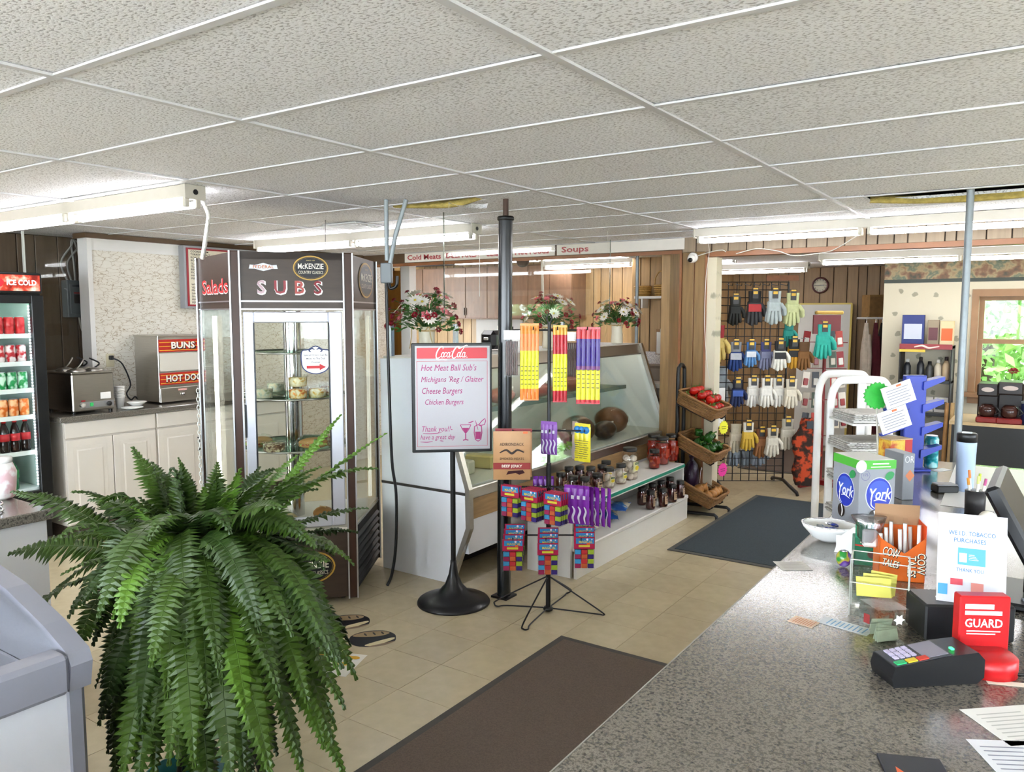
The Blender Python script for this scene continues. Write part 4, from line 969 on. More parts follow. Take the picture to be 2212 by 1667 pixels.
t0 = thing('tomato', 'red tomato in the top wicker basket', 'tomato', group='tomatoes in the basket')
MB().sph((0, 0, 0), (.037, .037, .032), 14, 9).build('flesh', [mat('tomato_red', '#b01a10', .2, var=.08)], t0)
cx = MB()
for k in range(5):
    an = k * 1.257; cx.poly([(0, 0, .033), (.012 * math.cos(an + .5), .012 * math.sin(an + .5), .037), (.028 * math.cos(an), .028 * math.sin(an), .034), (.012 * math.cos(an - .5), .012 * math.sin(an - .5), .037)])
cx.tube([(0, 0, .03), (.004, .003, .05)], .003, 5).build('calyx', [plain('#4f7a2c', .6)], t0)
sp = [(x, y, z) for z, xs, ys in ((.05, (-.17, -.07, .03, .13), (-.11, -.03, .05, .12)), (.112, (-.12, -.02, .08), (-.07, .01, .09))) for x in xs for y in ys]
for k, (x, y, z) in enumerate(sp):
    loc = in_basket(0, x * .8 + rr.uniform(-.006, .006), y, z + .03)
    if k == 0: t0.location = loc
    else: dup(t0, loc, (rr.uniform(-.7, .7), rr.uniform(-.7, .7), rr.random() * 6))
t0 = thing('bell_pepper', 'green bell pepper in the middle wicker basket', 'bell pepper', group='peppers in the basket')
b = MB(); n = 20; prof = [(.01, -.038), (.029, -.034), (.034, -.008), (.037, .017), (.03, .036), (.01, .031), (.0005, .026)]; vs = []; fs = []
for r_, z in prof:
    for j in range(n):
        an = 2 * math.pi * j / n; q = r_ * (1 + .13 * math.cos(4 * an)); vs.append((q * math.cos(an), q * math.sin(an), z))
for i in range(len(prof) - 1):
    for j in range(n): fs.append((i * n + j, i * n + (j + 1) % n, (i + 1) * n + (j + 1) % n, (i + 1) * n + j))
b.add(vs, fs, 0, True).build('flesh', [mat('pepper_green', '#1f4d14', .18, var=.15)], t0); MB().tube([(0, 0, .03), (.002, 0, .048), (.01, 0, .06)], [.008, .006, .007], 7).build('stem', [plain('#5a8030', .6)], t0)
sp = [(-.15, -.08, .055), (-.05, -.09, .055), (.06, -.08, .055), (.16, -.09, .055), (-.1, .03, .055), (0, .02, .055), (.1, .04, .055), (-.05, -.03, .13), (.05, -.02, .13), (.0, .08, .12)]
for k, (x, y, z) in enumerate(sp):
    loc = in_basket(1, x * .78, y * .95, z + .03)
    if k == 0: t0.location = loc; t0.rotation_euler = (1.2, .3, 0)
    else: dup(t0, loc, (rr.uniform(.3, 1.6), rr.uniform(-.7, .7), rr.random() * 6))
t0 = thing('onion', 'brown onion in the bottom wicker basket', 'onion', group='onions in the basket')
MB().lathe([(.006, -.04), (.03, -.034), (.044, -.008), (.042, .012), (.025, .032), (.008, .042), (.004, .06), (.0002, .061)], 16).build('bulb', [mat('onion_skin', '#a8733a', .35, var=.2, vscale=12, stretch=(3, 3, .5))], t0); MB().lathe([(.012, -.042), (.006, -.04), (.0002, -.038)], 10).build('root', [plain('#7a6040', .8)], t0)
for k, (x, y, z) in enumerate([(-.15, -.1, .055), (-.05, -.11, .055), (.06, -.1, .055), (.16, -.1, .055), (-.1, .0, .055), (0, -.01, .055)]):
    loc = in_basket(2, x * .78, y, z + .025)
    if k == 0: t0.location = loc
    else: dup(t0, loc, (rr.uniform(-.6, .6), rr.uniform(-.6, .6), rr.random() * 6))
bg = thing('produce_bag', 'dark purple printed produce bag standing in the bottom basket', 'bag', in_basket(2, .05, .1, .015), W90 + .2)
b = MB(); n = 18
b.lathe([(.09, 0), (.12, .03), (.125, .12), (.1, .19), (.05, .225), (.03, .24), (.05, .27)], n); b.v = [(p[0] * 1.0, p[1] * .5, p[2]) for p in b.v]; b.build('sack', [mat('purple_sack', '#2b1830', .35, var=.3, vscale=25, bump=.4)], bg)
k = MB(); ribbon(k, [(-.05, .02), (-.02, .1), (.02, .13), (.06, .12)], .03, 0, 6); k.build('white_print', [plain('#c9c4d0', .4)], bg, (0, -.08, .03))
for k, (tz, col, ink, lab) in enumerate([(.87, '#e6e23a', '#6a6620', 'yellow starburst price tag under the tomato basket'), (.51, '#e83a9a', '#7a1c50', 'pink starburst price tag under the pepper basket')]):
    tg = thing('price_tag', lab, 'price tag', bk[k].matrix_world @ Vector((.1, -.195, -.02)), W90 - .35)
    b = MB(); pts = []
    for i in range(28):
        an = 2 * math.pi * i / 28; r_ = .062 if i % 2 else .05; pts.append((r_ * math.cos(an), 0, r_ * 1.0 * math.sin(an) - .05))
    b.extr(pts, (0, .002, 0)); b.build('card', [plain(col, .5)], tg); q = MB(); rect(q, -.03, .03, -.045, -.04, -.0012); rect(q, -.025, .028, -.062, -.057, -.0012); q.build('ink_lines', [plain(ink, .6)], tg); MB().tube([(0, .002, -.01), (0, .01, .03)], .002, 5).build('clip', [BLACKM], tg)
# ------------------------------------------------------------------ post, menu sign, snack rack, flowers, screens, mats
po = thing('steel_post', 'black steel jack post between the menu sign and the snack rack', 'post', (-2.61, 3.74, 0))
MB().box(-.055, .055, -.055, .055, 0, .012).build('base_plate', [BLACKM], po)
MB().cyl((0, 0, .012), (.015, .0, 2.21), .041, .041, 20).build('outer_tube', [mat('black_gloss_paint', '#15181c', .25, var=.1, coat=.3)], po)
MB().cyl((.015, 0, 2.2), (.016, 0, CZ - .004), .016, n=12).build('screw', [mat('rusty_steel', '#4a3830', .6, metal=.4, var=.2)], po)
MB().lathe([(.043, 0), (.048, .004), (.048, .02), (.043, .024)], 18, (.015, 0, 2.2)).build('collar', [BLACKM], po)
MB().lathe([(.042, 0), (.046, .003), (.045, .012), (.042, .016)], 18, (.007, 0, .97)).build('tape_band', [BLACK], po)

# standing menu sign
s0 = P(980, 1300, z=0)
sn = thing('menu_sign', 'black framed whiteboard menu sign on a round pedestal', 'sign', (s0.x, s0.y, 0), FRONT)
MB().lathe([(.212, 0), (.212, .008), (.205, .018), (.15, .035), (.09, .065), (.05, .11), (.028, .17), (.018, .23), (.0175, .25)], 40).build('pedestal', [mat('black_base', '#16161a', .35, coat=.2)], sn)
MB().cyl((0, 0, .2), (0, 0, .93), .015, n=14).build('pole', [BLACKM], sn)
bo = MB().box(-.225, .225, -.03, .03, .895, 1.51, 0, .004).build('frame', [BLACK], sn, (0, -.03, 0), (0, 0, R(7)))
MB().box(-.205, .212, -.0325, -.03, .912, 1.495).build('board', [plain('#abA8ab', .3)], bo)
rd = MB(); rd.extr([(x, -.0328, z) for x, z in [(-.192, 1.425), (.195, 1.425), (.198, 1.428), (.198, 1.482), (.195, 1.485), (-.192, 1.485), (-.195, 1.482), (-.195, 1.428)]], (0, -.0006, 0)); rd = rd.build('red_band', [plain('#c0202e', .3)], bo)
script_logo(.074).build('script_lettering', [plain('#f2eeee', .5)], rd, (.0, -.0342, 1.455))
ln = MB(); ribbon(ln, [(-.195, .93), (-.195, 1.41), (.198, 1.41), (.198, .93)], .003, 0, 1, False, True); ln.build('red_outline', [plain('#b04050', .4)], bo, (0, -.033, 0))
M_PINK = mat('pink_marker', '#9c2a68', .5)
def hand(s_, size, x, z, w): text(s_, size, M_PINK, bo, (x, -.0335, z), shear=.25, align='LEFT', width=w)
hand("Hot Meat Ball Sub's", .05, -.175, 1.372, .31); hand("Michigans 'Reg / Glaizer", .045, -.175, 1.307, .35); hand('Cheese Burgers', .05, -.172, 1.243, .225); hand('Chicken Burgers', .045, -.155, 1.18, .215)
hand('Thank you!!-', .045, -.175, 1.028, .17); hand('have a great day', .038, -.18, .982, .195)
dk = MB(); ribbon(dk, [(-.165, 1.006), (-.12, 1.003), (-.06, 1.008)], .004); ribbon(dk, [(-.18, .957), (-.14, .955), (-.11, .96)], .004); ribbon(dk, [(-.07, .962), (-.05, .96)], .004)
ribbon(dk, [(.045, 1.05), (.075, 1.0), (.105, 1.05)], .004, 0, 2, False); ribbon(dk, [(.045, 1.05), (.105, 1.05)], .004, 0, 2, False); dk.poly([(.055, 0, 1.033), (.075, 0, 1.0), (.095, 0, 1.033)]); ribbon(dk, [(.075, 1.0), (.075, .965)], .006, 0, 2, False); ribbon(dk, [(.06, .962), (.075, .966), (.09, .962)], .006, 0, 3, False); ribbon(dk, [(.09, 1.06), (.12, 1.07)], .006)
ribbon(dk, [(.125, 1.04), (.13, .965), (.16, .965), (.165, 1.04)], .005, 0, 2, False, True); dk.poly([(.129, 0, 1.01), (.132, 0, .968), (.158, 0, .968), (.161, 0, 1.01)]); ribbon(dk, [(.145, 1.02), (.13, 1.075)], .004); ribbon(dk, [(.15, 1.05), (.185, 1.085), (.182, 1.05)], .005, 0, 2, False, True)
dk.build('cocktail_drawing', [M_PINK], bo, (0, -.0336, 0))

# spinner rack for hanging snacks
r0 = P(1184, 1320, z=0)
rk = thing('snack_rack', 'black wire spinner rack hung with jerky and candy packs', 'rack', (r0.x, r0.y, 0), FRONT)
MB().cyl((0, 0, .015), (0, 0, .85), .014, n=12).build('lower_pole', [BLACKM], rk)
MB().cyl((0, 0, .85), (0, 0, 1.63), .0095, n=10).build('upper_pole', [BLACKM], rk)
MB().tube(smooth_pts([(0, 0, 1.62), (-.014, 0, 1.65), (0, 0, 1.675), (.014, 0, 1.65)], 4, True), .004, 6, closed=True).build('top_loop', [BLACKM], rk)
MB().lathe([(.026, .008), (.03, .02), (.02, .03)], 16).build('hub', [BLACKM], rk)
for k in range(4):
    an = R(-17 + 90 * k) + (0 if k % 2 == 0 else R(-12)); c, s = math.cos(an), math.sin(an); L = .29
    pts = smooth_pts([(.012 * c, .012 * s, .2), (L * c, L * s, .04), ((L + .025) * c - .01 * s, (L + .025) * s + .01 * c, .012), ((L) * c - .025 * s, L * s + .025 * c, .006), ((L - .05) * c - .012 * s, (L - .05) * s + .012 * c, .012), (.02 * c, .02 * s, .02)], 5)
    MB().tube(pts, .0045, 6).build('wire_foot', [BLACKM], rk)
def arm(z, x0, x1, y=0.0, name='cross_arm'): return MB().tube([(x0, y, z), (x1, y, z)], .005, 6).build(name, [BLACKM], rk)
def hook(x, z, L=.12, y=0): MB().tube([(x, y + .02, z), (x, y - L, z + .006), (x, y - L - .006, z + .02)], .0032, 6).build('hook', [BLACKM], rk)
arm(1.585, -.20, .24); arm(1.03, -.22, .22); arm(.715, -.16, .16); arm(.44, -.2, .2)
for x in (-.20, -.09, .04, .1, .2): hook(x, 1.585, .09)
for x in (-.2, -.0, .19): hook(x, 1.03, .09)
for x in (-.2, -.02, .17): hook(x, .445, .14)
for an, L in ((R(200), .2), (R(250), .17), (R(285), .2), (R(330), .24), (R(350), .3)): MB().tube([(0, 0, .72), (L * math.cos(an), L * math.sin(an), .70), (L * math.cos(an), L * math.sin(an), .715)], .0038, 6).build('hook', [BLACKM], rk)
RM = Matrix.Translation((r0.x, r0.y, 0)) @ Matrix.Rotation(FRONT, 4, 'Z')
def rk_at(x, y, z): return RM @ Vector((x, y, z))
M_FOILC = pane('clear_wrap', '#ffffff', .05, .98, .012)
def stick_pack(label, bands, w, h, group, ridges=True):
    t = thing('snack_stick', label, 'snack stick', group=group)
    for z0, z1, c in bands:
        b = MB(); n = 6
        for k in range(n):
            a0, a1 = k / n, (k + 1) / n; x0, x1 = (a0 - .5) * w, (a1 - .5) * w; y0, y1 = -.006 * math.sin(math.pi * a0), -.006 * math.sin(math.pi * a1)
            b.poly([(x0, y0, -h * z0), (x0, y0, -h * z1), (x1, y1, -h * z1), (x1, y1, -h * z0)], 0, True); b.poly([(x0, -y0 * .7, -h * z0), (x1, -y1 * .7, -h * z0), (x1, -y1 * .7, -h * z1), (x0, -y0 * .7, -h * z1)], 0, True)
        b.build('wrapper_band', [plain(c, .25)], t)
    MB().box(-w * .5, w * .5, -.0015, .0015, -.006, .012).build('top_seal', [plain(bands[0][2], .25)], t)
    MB().box(-w * .5, w * .5, -.0015, .0015, -h - .008, -h + .002).build('end_seal', [plain(bands[-1][2], .25)], t)
    k = MB(); 
    for j in range(5): rect(k, -w * .3, w * .3, -h * (.55 + .06 * j) - .004, -h * (.55 + .06 * j), -.0072)
    k.build('print', [plain('#3a3418', .5)], t); return t
zt = 1.6
def hang(t, spots, first=True):
    for k, (x, y, z, rz) in enumerate(spots):
        loc = rk_at(x, y, z)
        if k == 0: t.location = loc; t.rotation_euler = (0, 0, FRONT + rz)
        else: dup(t, loc, FRONT + rz)
hang(stick_pack('orange and yellow meat stick hanging on the snack rack', [(0, .11, '#d98a2c'), (.11, .34, '#e58a4a'), (.34, .86, '#d2cf28'), (.86, 1, '#dd7a2a')], .02, .40, 'orange meat sticks'), [(-.15 + .0205 * k, -.03, zt + .01, 0) for k in range(5)])
hang(stick_pack('red and yellow meat stick hanging beside the rack pole', [(0, .1, '#d9a23c'), (.1, .36, '#b01a28'), (.36, .86, '#d6d42e'), (.86, 1, '#a81826')], .019, .40, 'red meat sticks'), [(.028 + .0195 * k, -.035, zt, 0) for k in range(4)])
hang(stick_pack('purple and yellow snack pack at the end of the rack arm', [(0, .13, '#c01a2c'), (.13, .5, '#32127a'), (.5, .55, '#6a2a70'), (.55, .96, '#d6ce2a'), (.96, 1, '#b8222c')], .025, .40, 'purple and yellow packs'), [(.16 + .0255 * k, -.02 - .006 * k, zt - .01, R(-5)) for k in range(5)])
def jerky_pack(label, x, y, z, n=7):
    t = thing('jerky_bundle', label, 'jerky', rk_at(x, y, z), FRONT); 
    for k in range(n): MB().cyl(((k - n / 2 + .5) * .011, 0, -.06), ((k - n / 2 + .5) * .011, 0, -.245), .005, n=7).build('jerky_stick', [mat('jerky_brown', '#3c1412', .35, var=.2)], t)
    MB().box(-n * .006 - .008, n * .006 + .008, -.008, .008, -.26, .0, 0, .004).build('clear_bag', [M_FOILC], t); MB().box(-n * .006 - .008, n * .006 + .008, -.009, .009, -.05, .0).build('bag_top', [pane('frosty_top', '#f0ece8', .2, .8, .15)], t)
jerky_pack('clear bag of dark meat sticks on the arm beside the black post', -.205, -.03, 1.585, 6); jerky_pack('clear bag of dark meat sticks between the red and purple packs', .125, .02, 1.575, 8)
# kraft jerky pouches
def pouch(name, label, cat, w, h, mtop, band=None):
    t = thing(name, label, cat); b = MB(); n = 8; m = 6
    for side in (-1, 1):
        vs = [((i / n - .5) * w, side * .012 * math.sin(math.pi * i / n) * math.sin(math.pi * (j / m) ** .8), -h * j / m) for i in range(n + 1) for j in range(m + 1)]
        fs = [(i * (m + 1) + j, i * (m + 1) + j + 1, (i + 1) * (m + 1) + j + 1, (i + 1) * (m + 1) + j) for i in range(n) for j in range(m)]
        b.add(vs, fs if side < 0 else [f[::-1] for f in fs], 0, True)
    b.build('pouch', [mtop], t); return t
M_KRAFT = mat('kraft_pouch', '#b08458', .4, var=.08, vscale=12)
jp = pouch('jerky_pouch', 'kraft beef jerky pouch hanging in front on the snack rack', 'jerky pouch', .2, .265, M_KRAFT)
jp.location = rk_at(-.205, -.12, 1.045); jp.rotation_euler = (0, 0, FRONT)
k = MB(); rect(k, -.1, .1, -.205, -.17, -.0125); k.build('red_band', [plain('#8a1f1c', .4)], jp)
k = MB(); k.poly([(-.03, -.0125, -.235), (-.02, -.0125, -.215), (.06, -.0125, -.21), (.07, -.0125, -.225), (.04, -.0125, -.235), (.02, -.0125, -.225)]); k.build('window', [plain('#3a1a1e', .2)], jp)
text('ADIRONDACK', .024, plain('#3a2616', .5), jp, (0, -.0145, -.07), width=.13); k = MB(); ribbon(k, [(-.065, -.115), (-.03, -.1), (0, -.118), (.03, -.1), (.065, -.112)], .012); k.build('dark_emblem', [plain('#2e1c10', .5)], jp, (0, -.0145, 0)); text('SMOKED MEATS', .018, plain('#3a2616', .5), jp, (0, -.0145, -.148), width=.13); text('BEEF JERKY', .02, plain('#e8dccb', .5), jp, (.0, -.0145, -.188), bold=.02, width=.11)
k = MB(); rect(k, .06, .085, -.012, -.002, -.004); k.build('price_sticker', [plain('#e06a3a', .5)], jp)
j2 = pouch('jerky_pouch', 'second kraft jerky pouch tucked behind the front pouch', 'jerky pouch', .2, .265, M_KRAFT); j2.location = rk_at(-.195, -.085, 1.055); j2.rotation_euler = (0, 0, FRONT - .06); k = MB(); rect(k, -.1, .1, -.02, .0, -.004); k.build('top_band', [plain('#7a1a22', .4)], j2)
M_PURP = mat('purple_wrap', '#5c2a7c', .25, var=.1)
def slim(label, c1, c2, group, w=.03, h=.17, lines=False):
    t = pouch('snack_pack', label, 'snack pack', w, h, mat('wrap' + c1, c1, .25, var=.08)); t['group'] = group
    k = MB()
    if lines:
        for j in range(9): rect(k, -w * .32, w * (.32 - .1 * (j % 3)), -h * (.4 + .06 * j) - .003, -h * (.4 + .06 * j))
    else: ribbon(k, [(-w * .1, -h * .5), (w * .2, -h * .62), (-w * .05, -h * .8), (w * .15, -h * .96)], w * .3, 0, 4); rect(k, -w * .3, w * .1, -h * .3, -h * .2)
    k.build('print', [plain(c2, .4)], t, (0, -.0135, 0)); MB().box(-w * .45, w * .45, -.001, .001, -.004, .014).build('hang_tab', [MATS['wrap' + c1]], t); return t
hang(slim('purple and silver snack pack on the middle arm behind the pole', '#7a4a98', '#b9b4c4', 'purple packs behind the pole'), [(-.03 + .02 * k, .0 - .01 * k, 1.07, R(-20)) for k in range(4)])
hang(slim('yellow snack pack with blue top at the middle arm end', '#d2c42e', '#3c3a20', 'yellow packs at the arm end', .045, .2, True), [(.165 + .022 * k, .03 - .02 * k, 1.055, R(-25)) for k in range(3)])
hang(slim('white backed snack pack behind the yellow packs', '#c9b4a4', '#a8a09a', 'white backed packs', .04, .2), [(.145 + .01 * k, .06 - .012 * k, 1.06, R(-60)) for k in range(2)])
for k in range(3):
    q = MB().lathe([(.02, 0), (.02, .002), (.0001, .002)], 14, axis='y').build('blue_top', [plain('#2a7ab8', .4)], [o for o in COL.objects if o.name.startswith('snack_pack') and o.get('group') == 'yellow packs at the arm end'][k], (0, -.0145, -.02))
hang(slim('bright purple and white snack pack on the lower ring of hooks', '#7a2a9a', '#d9d0e0', 'bright purple packs', .042, .2), [(.10 + .032 * k + .0, -.10 - .012 * (k % 4) + .03 * (k // 4), .735 - .02 * (k > 3), R(-15 - 8 * k)) for k in range(8)])
hang(slim('small purple pack on the hook behind the candy cards', '#74309a', '#cfc4d8', 'small purple packs behind'), [(-.07 + .03 * k, .1, .74, R(10)) for k in range(4)])
# magical candy cards
def candy_card(label, group, price=True):
    t = thing('candy_pack', label, 'candy pack', group=group); w, h = .105, .175
    hc = MB().box(-w / 2 - .004, w / 2 + .004, -.004, .002, -.065, 0).build('header_card', [plain('#b01a48', .35)], t)
    k = MB(); rect(k, -w / 2 + .006, w / 2, -.036, -.006, -.0046); k.build('blue_panel', [plain('#2a86c4', .4)], hc)
    k = MB(); rect(k, -w * .3, w * .28, -.055, -.043, -.0046); k.build('yellow_strip', [plain('#dcd23a', .4)], hc)
    text('MAGICAL', .019, plain('#e9d24a', .4), hc, (.006, -.0052, -.026), bold=.02, width=.075)
    k = MB(); disc(k, .015, -.012, .006, .006, -.0055, 0, 12); disc(k, .04, -.012, .004, .004, -.0055, 0, 10); k.build('white_dots', [plain('#e8e8f0', .4)], hc)
    if price: k = MB(); rect(k, .012, .03, -.04, -.03, -.0058); k.build('price_sticker', [plain('#e8642c', .5)], hc)
    cs = ['#3f9ad0', '#c8343c', '#a8c23a', '#a82c5c', '#d0663a', '#3a2a7a']; b = MB()
    for r_ in range(2):
        for q in range(3):
            x0 = -w / 2 + q * w / 3; z1 = -.07 - r_ * .052
            b.box(x0 + .001, x0 + w / 3 - .001, -.007, .007, z1 - .025, z1, (q + r_ * 0) % 6, .002); b.box(x0 + .001, x0 + w / 3 - .001, -.007, .007, z1 - .0505, z1 - .0255, 3 + q, .002)
    b.build('candy_boxes', [plain(c, .35) for c in cs], t)
    MB().box(-w / 2 - .003, w / 2 + .003, -.0095, .009, -.178, -.064, 0, .004).build('clear_bag', [M_FOILC], t); return t
zf = .455
c0 = candy_card('candy pack headed MAGICAL in the lower left stack of the snack rack, by the post', 'candy packs by the post'); hang(c0, [(-.2 + .004 * k, -.135 + .032 * k, zf + .02 * k, 0) for k in range(4)])
c0 = candy_card('candy pack headed MAGICAL in the middle stack above the rack foot', 'candy packs above the foot'); hang(c0, [(-.01 + .002 * k, -.155 + .032 * k, zf - .015 + .02 * k, 0) for k in range(4)])
c0 = candy_card('candy pack headed MAGICAL in the lower stack before the shelf unit', 'candy packs before the shelf'); hang(c0, [(.19 + .002 * k, -.125 + .032 * k, zf + .01 + .02 * k, 0) for k in range(4)])
c0 = candy_card('tilted candy pack on the upper hook beside the post', 'upper candy pack by the post'); hang(c0, [(-.215 + .014 * k, -.06 + .02 * k, .735, R(-30)) for k in range(2)])
c0 = candy_card('candy pack seen edge on in the upper middle stack', 'upper middle candy packs'); hang(c0, [(-.11 + .0125 * k, -.1 + .0165 * k, .72, R(-37)) for k in range(5)])
c0 = candy_card('candy pack with green edges in the upper stack before the purple packs', 'upper candy packs before the purple ones'); hang(c0, [(.015 + .0125 * k, -.16 + .0165 * k, .715, R(-37)) for k in range(4)])

# flowers on the deli case
M_STEMG = mat('leaf_green', '#3c6a28', .5, var=.25, vscale=12); M_PET = mat('daisy_white', '#eeeae0', .5); M_REDF = mat('carnation_red', '#8e1424', .5, var=.15); M_PNKF = mat('blossom_pink', '#d8707c', .5, var=.12)
def petals(n, r, w, cup, m):
    b = MB()
    for k in range(n):
        a = 2 * math.pi * k / n; d = Vector((math.cos(a), math.sin(a), 0)); s = Vector((-d.y, d.x, 0))
        b.poly([d * .004, d * r * .6 + s * w + Vector((0, 0, cup * .6)), d * r + Vector((0, 0, cup)), d * r * .6 - s * w + Vector((0, 0, cup * .6))])
    return b
daisy_me = petals(14, .055, .008, .006, 0).mesh('petals', M_PET); dcen_me = MB().sph((0, 0, .003), (.009, .009, .006), 8, 5).mesh('flower_centre', plain('#c9b23a', .6))
cb = MB()
for rr_, n_, cu in ((.025, 7, .002), (.02, 6, .009), (.012, 5, .014)):
    q = petals(n_, rr_, .007, cu, 0); cb.add(q.v, q.f)
carn_me = cb.mesh('petals', M_REDF)
pb = MB()
for rr_, n_, cu in ((.03, 5, .004), (.02, 5, .012)):
    q = petals(n_, rr_, .012, cu, 0); pb.add(q.v, q.f)
pink_me = pb.mesh('petals', M_PNKF)
def bouquet(label, px, py, b_, a=-3.3, h=1.0, seed=1):
    base = P(px, py, a=a); t = thing('flower_vase', label, 'flower arrangement', (a, base.y if b_ is None else b_, 1.401)); rr = random.Random(seed)
    va = MB().lathe([(.05, 0), (.055, .005), (.05, .1), (.052, .16), (.058, .19), (.05, .19), (.045, .1), (.0001, .01)], 20).build('vase', [mat('frosted_vase', '#d9d2bd', .25, alpha=1)], t)
    MB().tube([(.054 * math.cos(k * .5236), .054 * math.sin(k * .5236), .165) for k in range(12)], .006, 6, closed=True).build('raffia_tie', [mat('raffia', '#c2a878', .7)], t)
    for s in (-1, 1): MB().tube(smooth_pts([(s * .03, -.05, .165), (s * .07, -.06, .19), (s * .08, -.055, .13), (s * .1, -.05, .05)], 4), .0035, 5).build('raffia_end', [MATS['raffia']], t)
    st = MB(); lf = MB()
    def head(el, az, L): return Vector((math.cos(az) * math.cos(el) * L, math.sin(az) * math.cos(el) * L, .2 + math.sin(el) * L * .95))
    fl = []
    kinds = ['d'] * 15 + ['r'] * 28 + ['p'] * 13
    for k, kd in enumerate(kinds):
        az = rr.uniform(0, 6.283); el = rr.uniform(.15, 1.45) if kd != 'r' else rr.uniform(-.25, 1.2); L = rr.uniform(.17, .25) * (1.0 if kd != 'r' else 1.12) * h
        p = head(el, az, L); fl.append((kd, p)); st.tube([(0, 0, .17), p * .5 + Vector((0, 0, .14)), p], .0022, 4, 0)
    for k in range(260):
        az = rr.uniform(0, 6.283); el = rr.uniform(-.3, 1.4); L = rr.uniform(.06, .21) * h; p = head(el, az, L); d = Vector((math.cos(az), math.sin(az), rr.uniform(-.3, .8))).normalized(); s = d.cross(Vector((rr.uniform(-1, 1), rr.uniform(-1, 1), 1))).normalized(); w = rr.uniform(.008, .016); q = rr.uniform(.03, .06)
        lf.poly([p, p + d * q * .5 + s * w, p + d * q, p + d * q * .5 - s * w])
    st.build('stems', [M_STEMG], t); lo = lf.build('foliage', [M_STEMG], t); lo['kind'] = 'stuff'
    for kd, p in fl:
        d = (p - Vector((0, 0, .15))).normalized(); rot = d.to_track_quat('Z', 'Y').to_euler()
        f = link({'d': 'daisy', 'r': 'carnation', 'p': 'pink_blossom'}[kd], {'d': daisy_me, 'r': carn_me, 'p': pink_me}[kd], t, p, rot)
        if kd == 'd': link('flower_centre', dcen_me, f)
    return t
bouquet('vase of daisies and red carnations on the deli case, behind the menu sign', 918, 770, 3.87, seed=3, h=1.0)
bouquet('flower vase on the deli case behind the snack rack sticks', 1183, 745, 5.36, seed=5, h=1.0)
bouquet('flower vase at the far end of the deli case with many pink blossoms', 1345, 745, 6.55, seed=8, h=.92)
# acrylic screen posts on the deli top
for k, (bb_, lab) in enumerate([(3.78, 'clear acrylic upright beside the first flower vase'), (4.45, 'clear acrylic upright standing behind the menu sign'), (5.95, 'clear acrylic upright between the second and third flower vases')]):
    t = thing('screen_upright', lab, 'screen post', (-3.52, bb_, 1.401)); MB().box(-.006, .006, -.02, .02, 0, .2).build('acrylic_blade', [mat('acrylic_blue', '#8fa6bc', .15, alpha=.6)], t); MB().box(-.012, .012, -.022, -.016, 0, .2).build('bright_edge', [mat('acr_edge', '#dfe9ee', .3)], t)
# hung clear screens
def hung(label, a, b0, b1, z0, z1):
    t = thing('hanging_screen', label, 'screen', (a, (b0 + b1) / 2, z0), W90); w = (b1 - b0) / 2
    MB().box(-w, w, -.002, .002, 0, z1 - z0).build('sheet', [CLEAR], t)
    for x in (-w, w): MB().box(x - .002, x + .002, -.003, .003, 0, z1 - z0).build('edge', [pane('sheet_edge', '#d0dccf', .1, .7, .2)], t)
    for x in (-w + .05, w - .05): MB().tube([(x, 0, z1 - z0 - .01), (x, 0, CZ - .003 - z0)], .0015, 5).build('hanging_wire', [plain('#b8b8b4', .4, metal=.6)], t)
hung('large clear plastic screen hung over the deli case', -2.95, 3.62, 5.72, 1.66, 2.26)
# ceiling conduits with box, black cable to the floor
cb0 = P(834, 432, z=CZ - .002)
cv = thing('conduit_drop', 'grey conduit with switch box dropping beside the display case', 'conduit', (cb0.x, cb0.y, 0), FRONT)
MB().cyl((0, 0, 1.98), (0, 0, CZ), .013, n=10).build('straight_pipe', [GREYPIPE], cv); MB().tube([(.015, 0, 1.95), (.05, .0, 2.12), (.115, 0, CZ)], .013, 10).build('slanted_pipe', [GREYPIPE], cv)
MB().box(-.035, .03, -.03, .03, 1.85, 1.965, 0, .005).build('switch_box', [mat('box_grey', '#70777c', .4)], cv)
MB().tube(smooth_pts([(.01, -.005, 1.85), (.02, -.01, 1.82), (.055, -.02, 1.835), (.06, -.02, 1.89)], 5), .01, 8).build('black_elbow', [BLACK], cv)
MB().tube(smooth_pts([(-.01, .02, 1.85), (-.002, .03, 1.2), (.008, .03, .8), (.03, .03, .6), (.025, .03, .3), (0, .03, .12), (-.03, .03, .04)], 6), .009, 8).build('black_cable', [BLACK], cv)
# thin drop wires
for k, (px, y0, y1, lab) in enumerate([(703, 475, 540, 'thin black wire hanging above the display case header'), (1036, 500, 640, 'thin pull string below the middle fixture')]):
    p = P(px, y0, z=CZ - .004); q = P(px, y1, Y=Yof(p)); t = tag(MB().tube([p, (q.x, q.y, q.z)], .002, 5).build('drop_wire', [BLACK if k == 0 else plain('#c9c8c0', .5)]), lab, 'wire')
# floor mats
def mat_rug(label, a0, a1, b0, b1, c1, c2):
    t = thing('floor_mat', label, 'mat', ((a0 + a1) / 2, (b0 + b1) / 2, .0005)); w, h = (a1 - a0) / 2, (b1 - b0) / 2
    MB().box(-w, w, -h, h, 0, .006, 0, .003).build('rubber_edge', [mat('rub' + c2, c2, .7, var=.12)], t); MB().box(-w + .04, w - .04, -h + .04, h - .04, .005, .010, 0, .002).build('pile', [mat('pile' + c1, c1, .95, var=.22, vscale=160, bump=.6, bscale=300)], t)
mat_rug('long brown floor mat beside the cash counter', -2.03, -.72, -.6, 3.43, '#6a5b50', '#4a4742'); mat_rug('blue grey floor mat before the glove rack', -2.18, -1.3, 5.15, 7.2, '#3c464d', '#504f4a'); mat_rug('brown mat in the back room behind the glove rack', -2.75, -.6, 8.38, 10.0, '#66564a', '#4a423a')
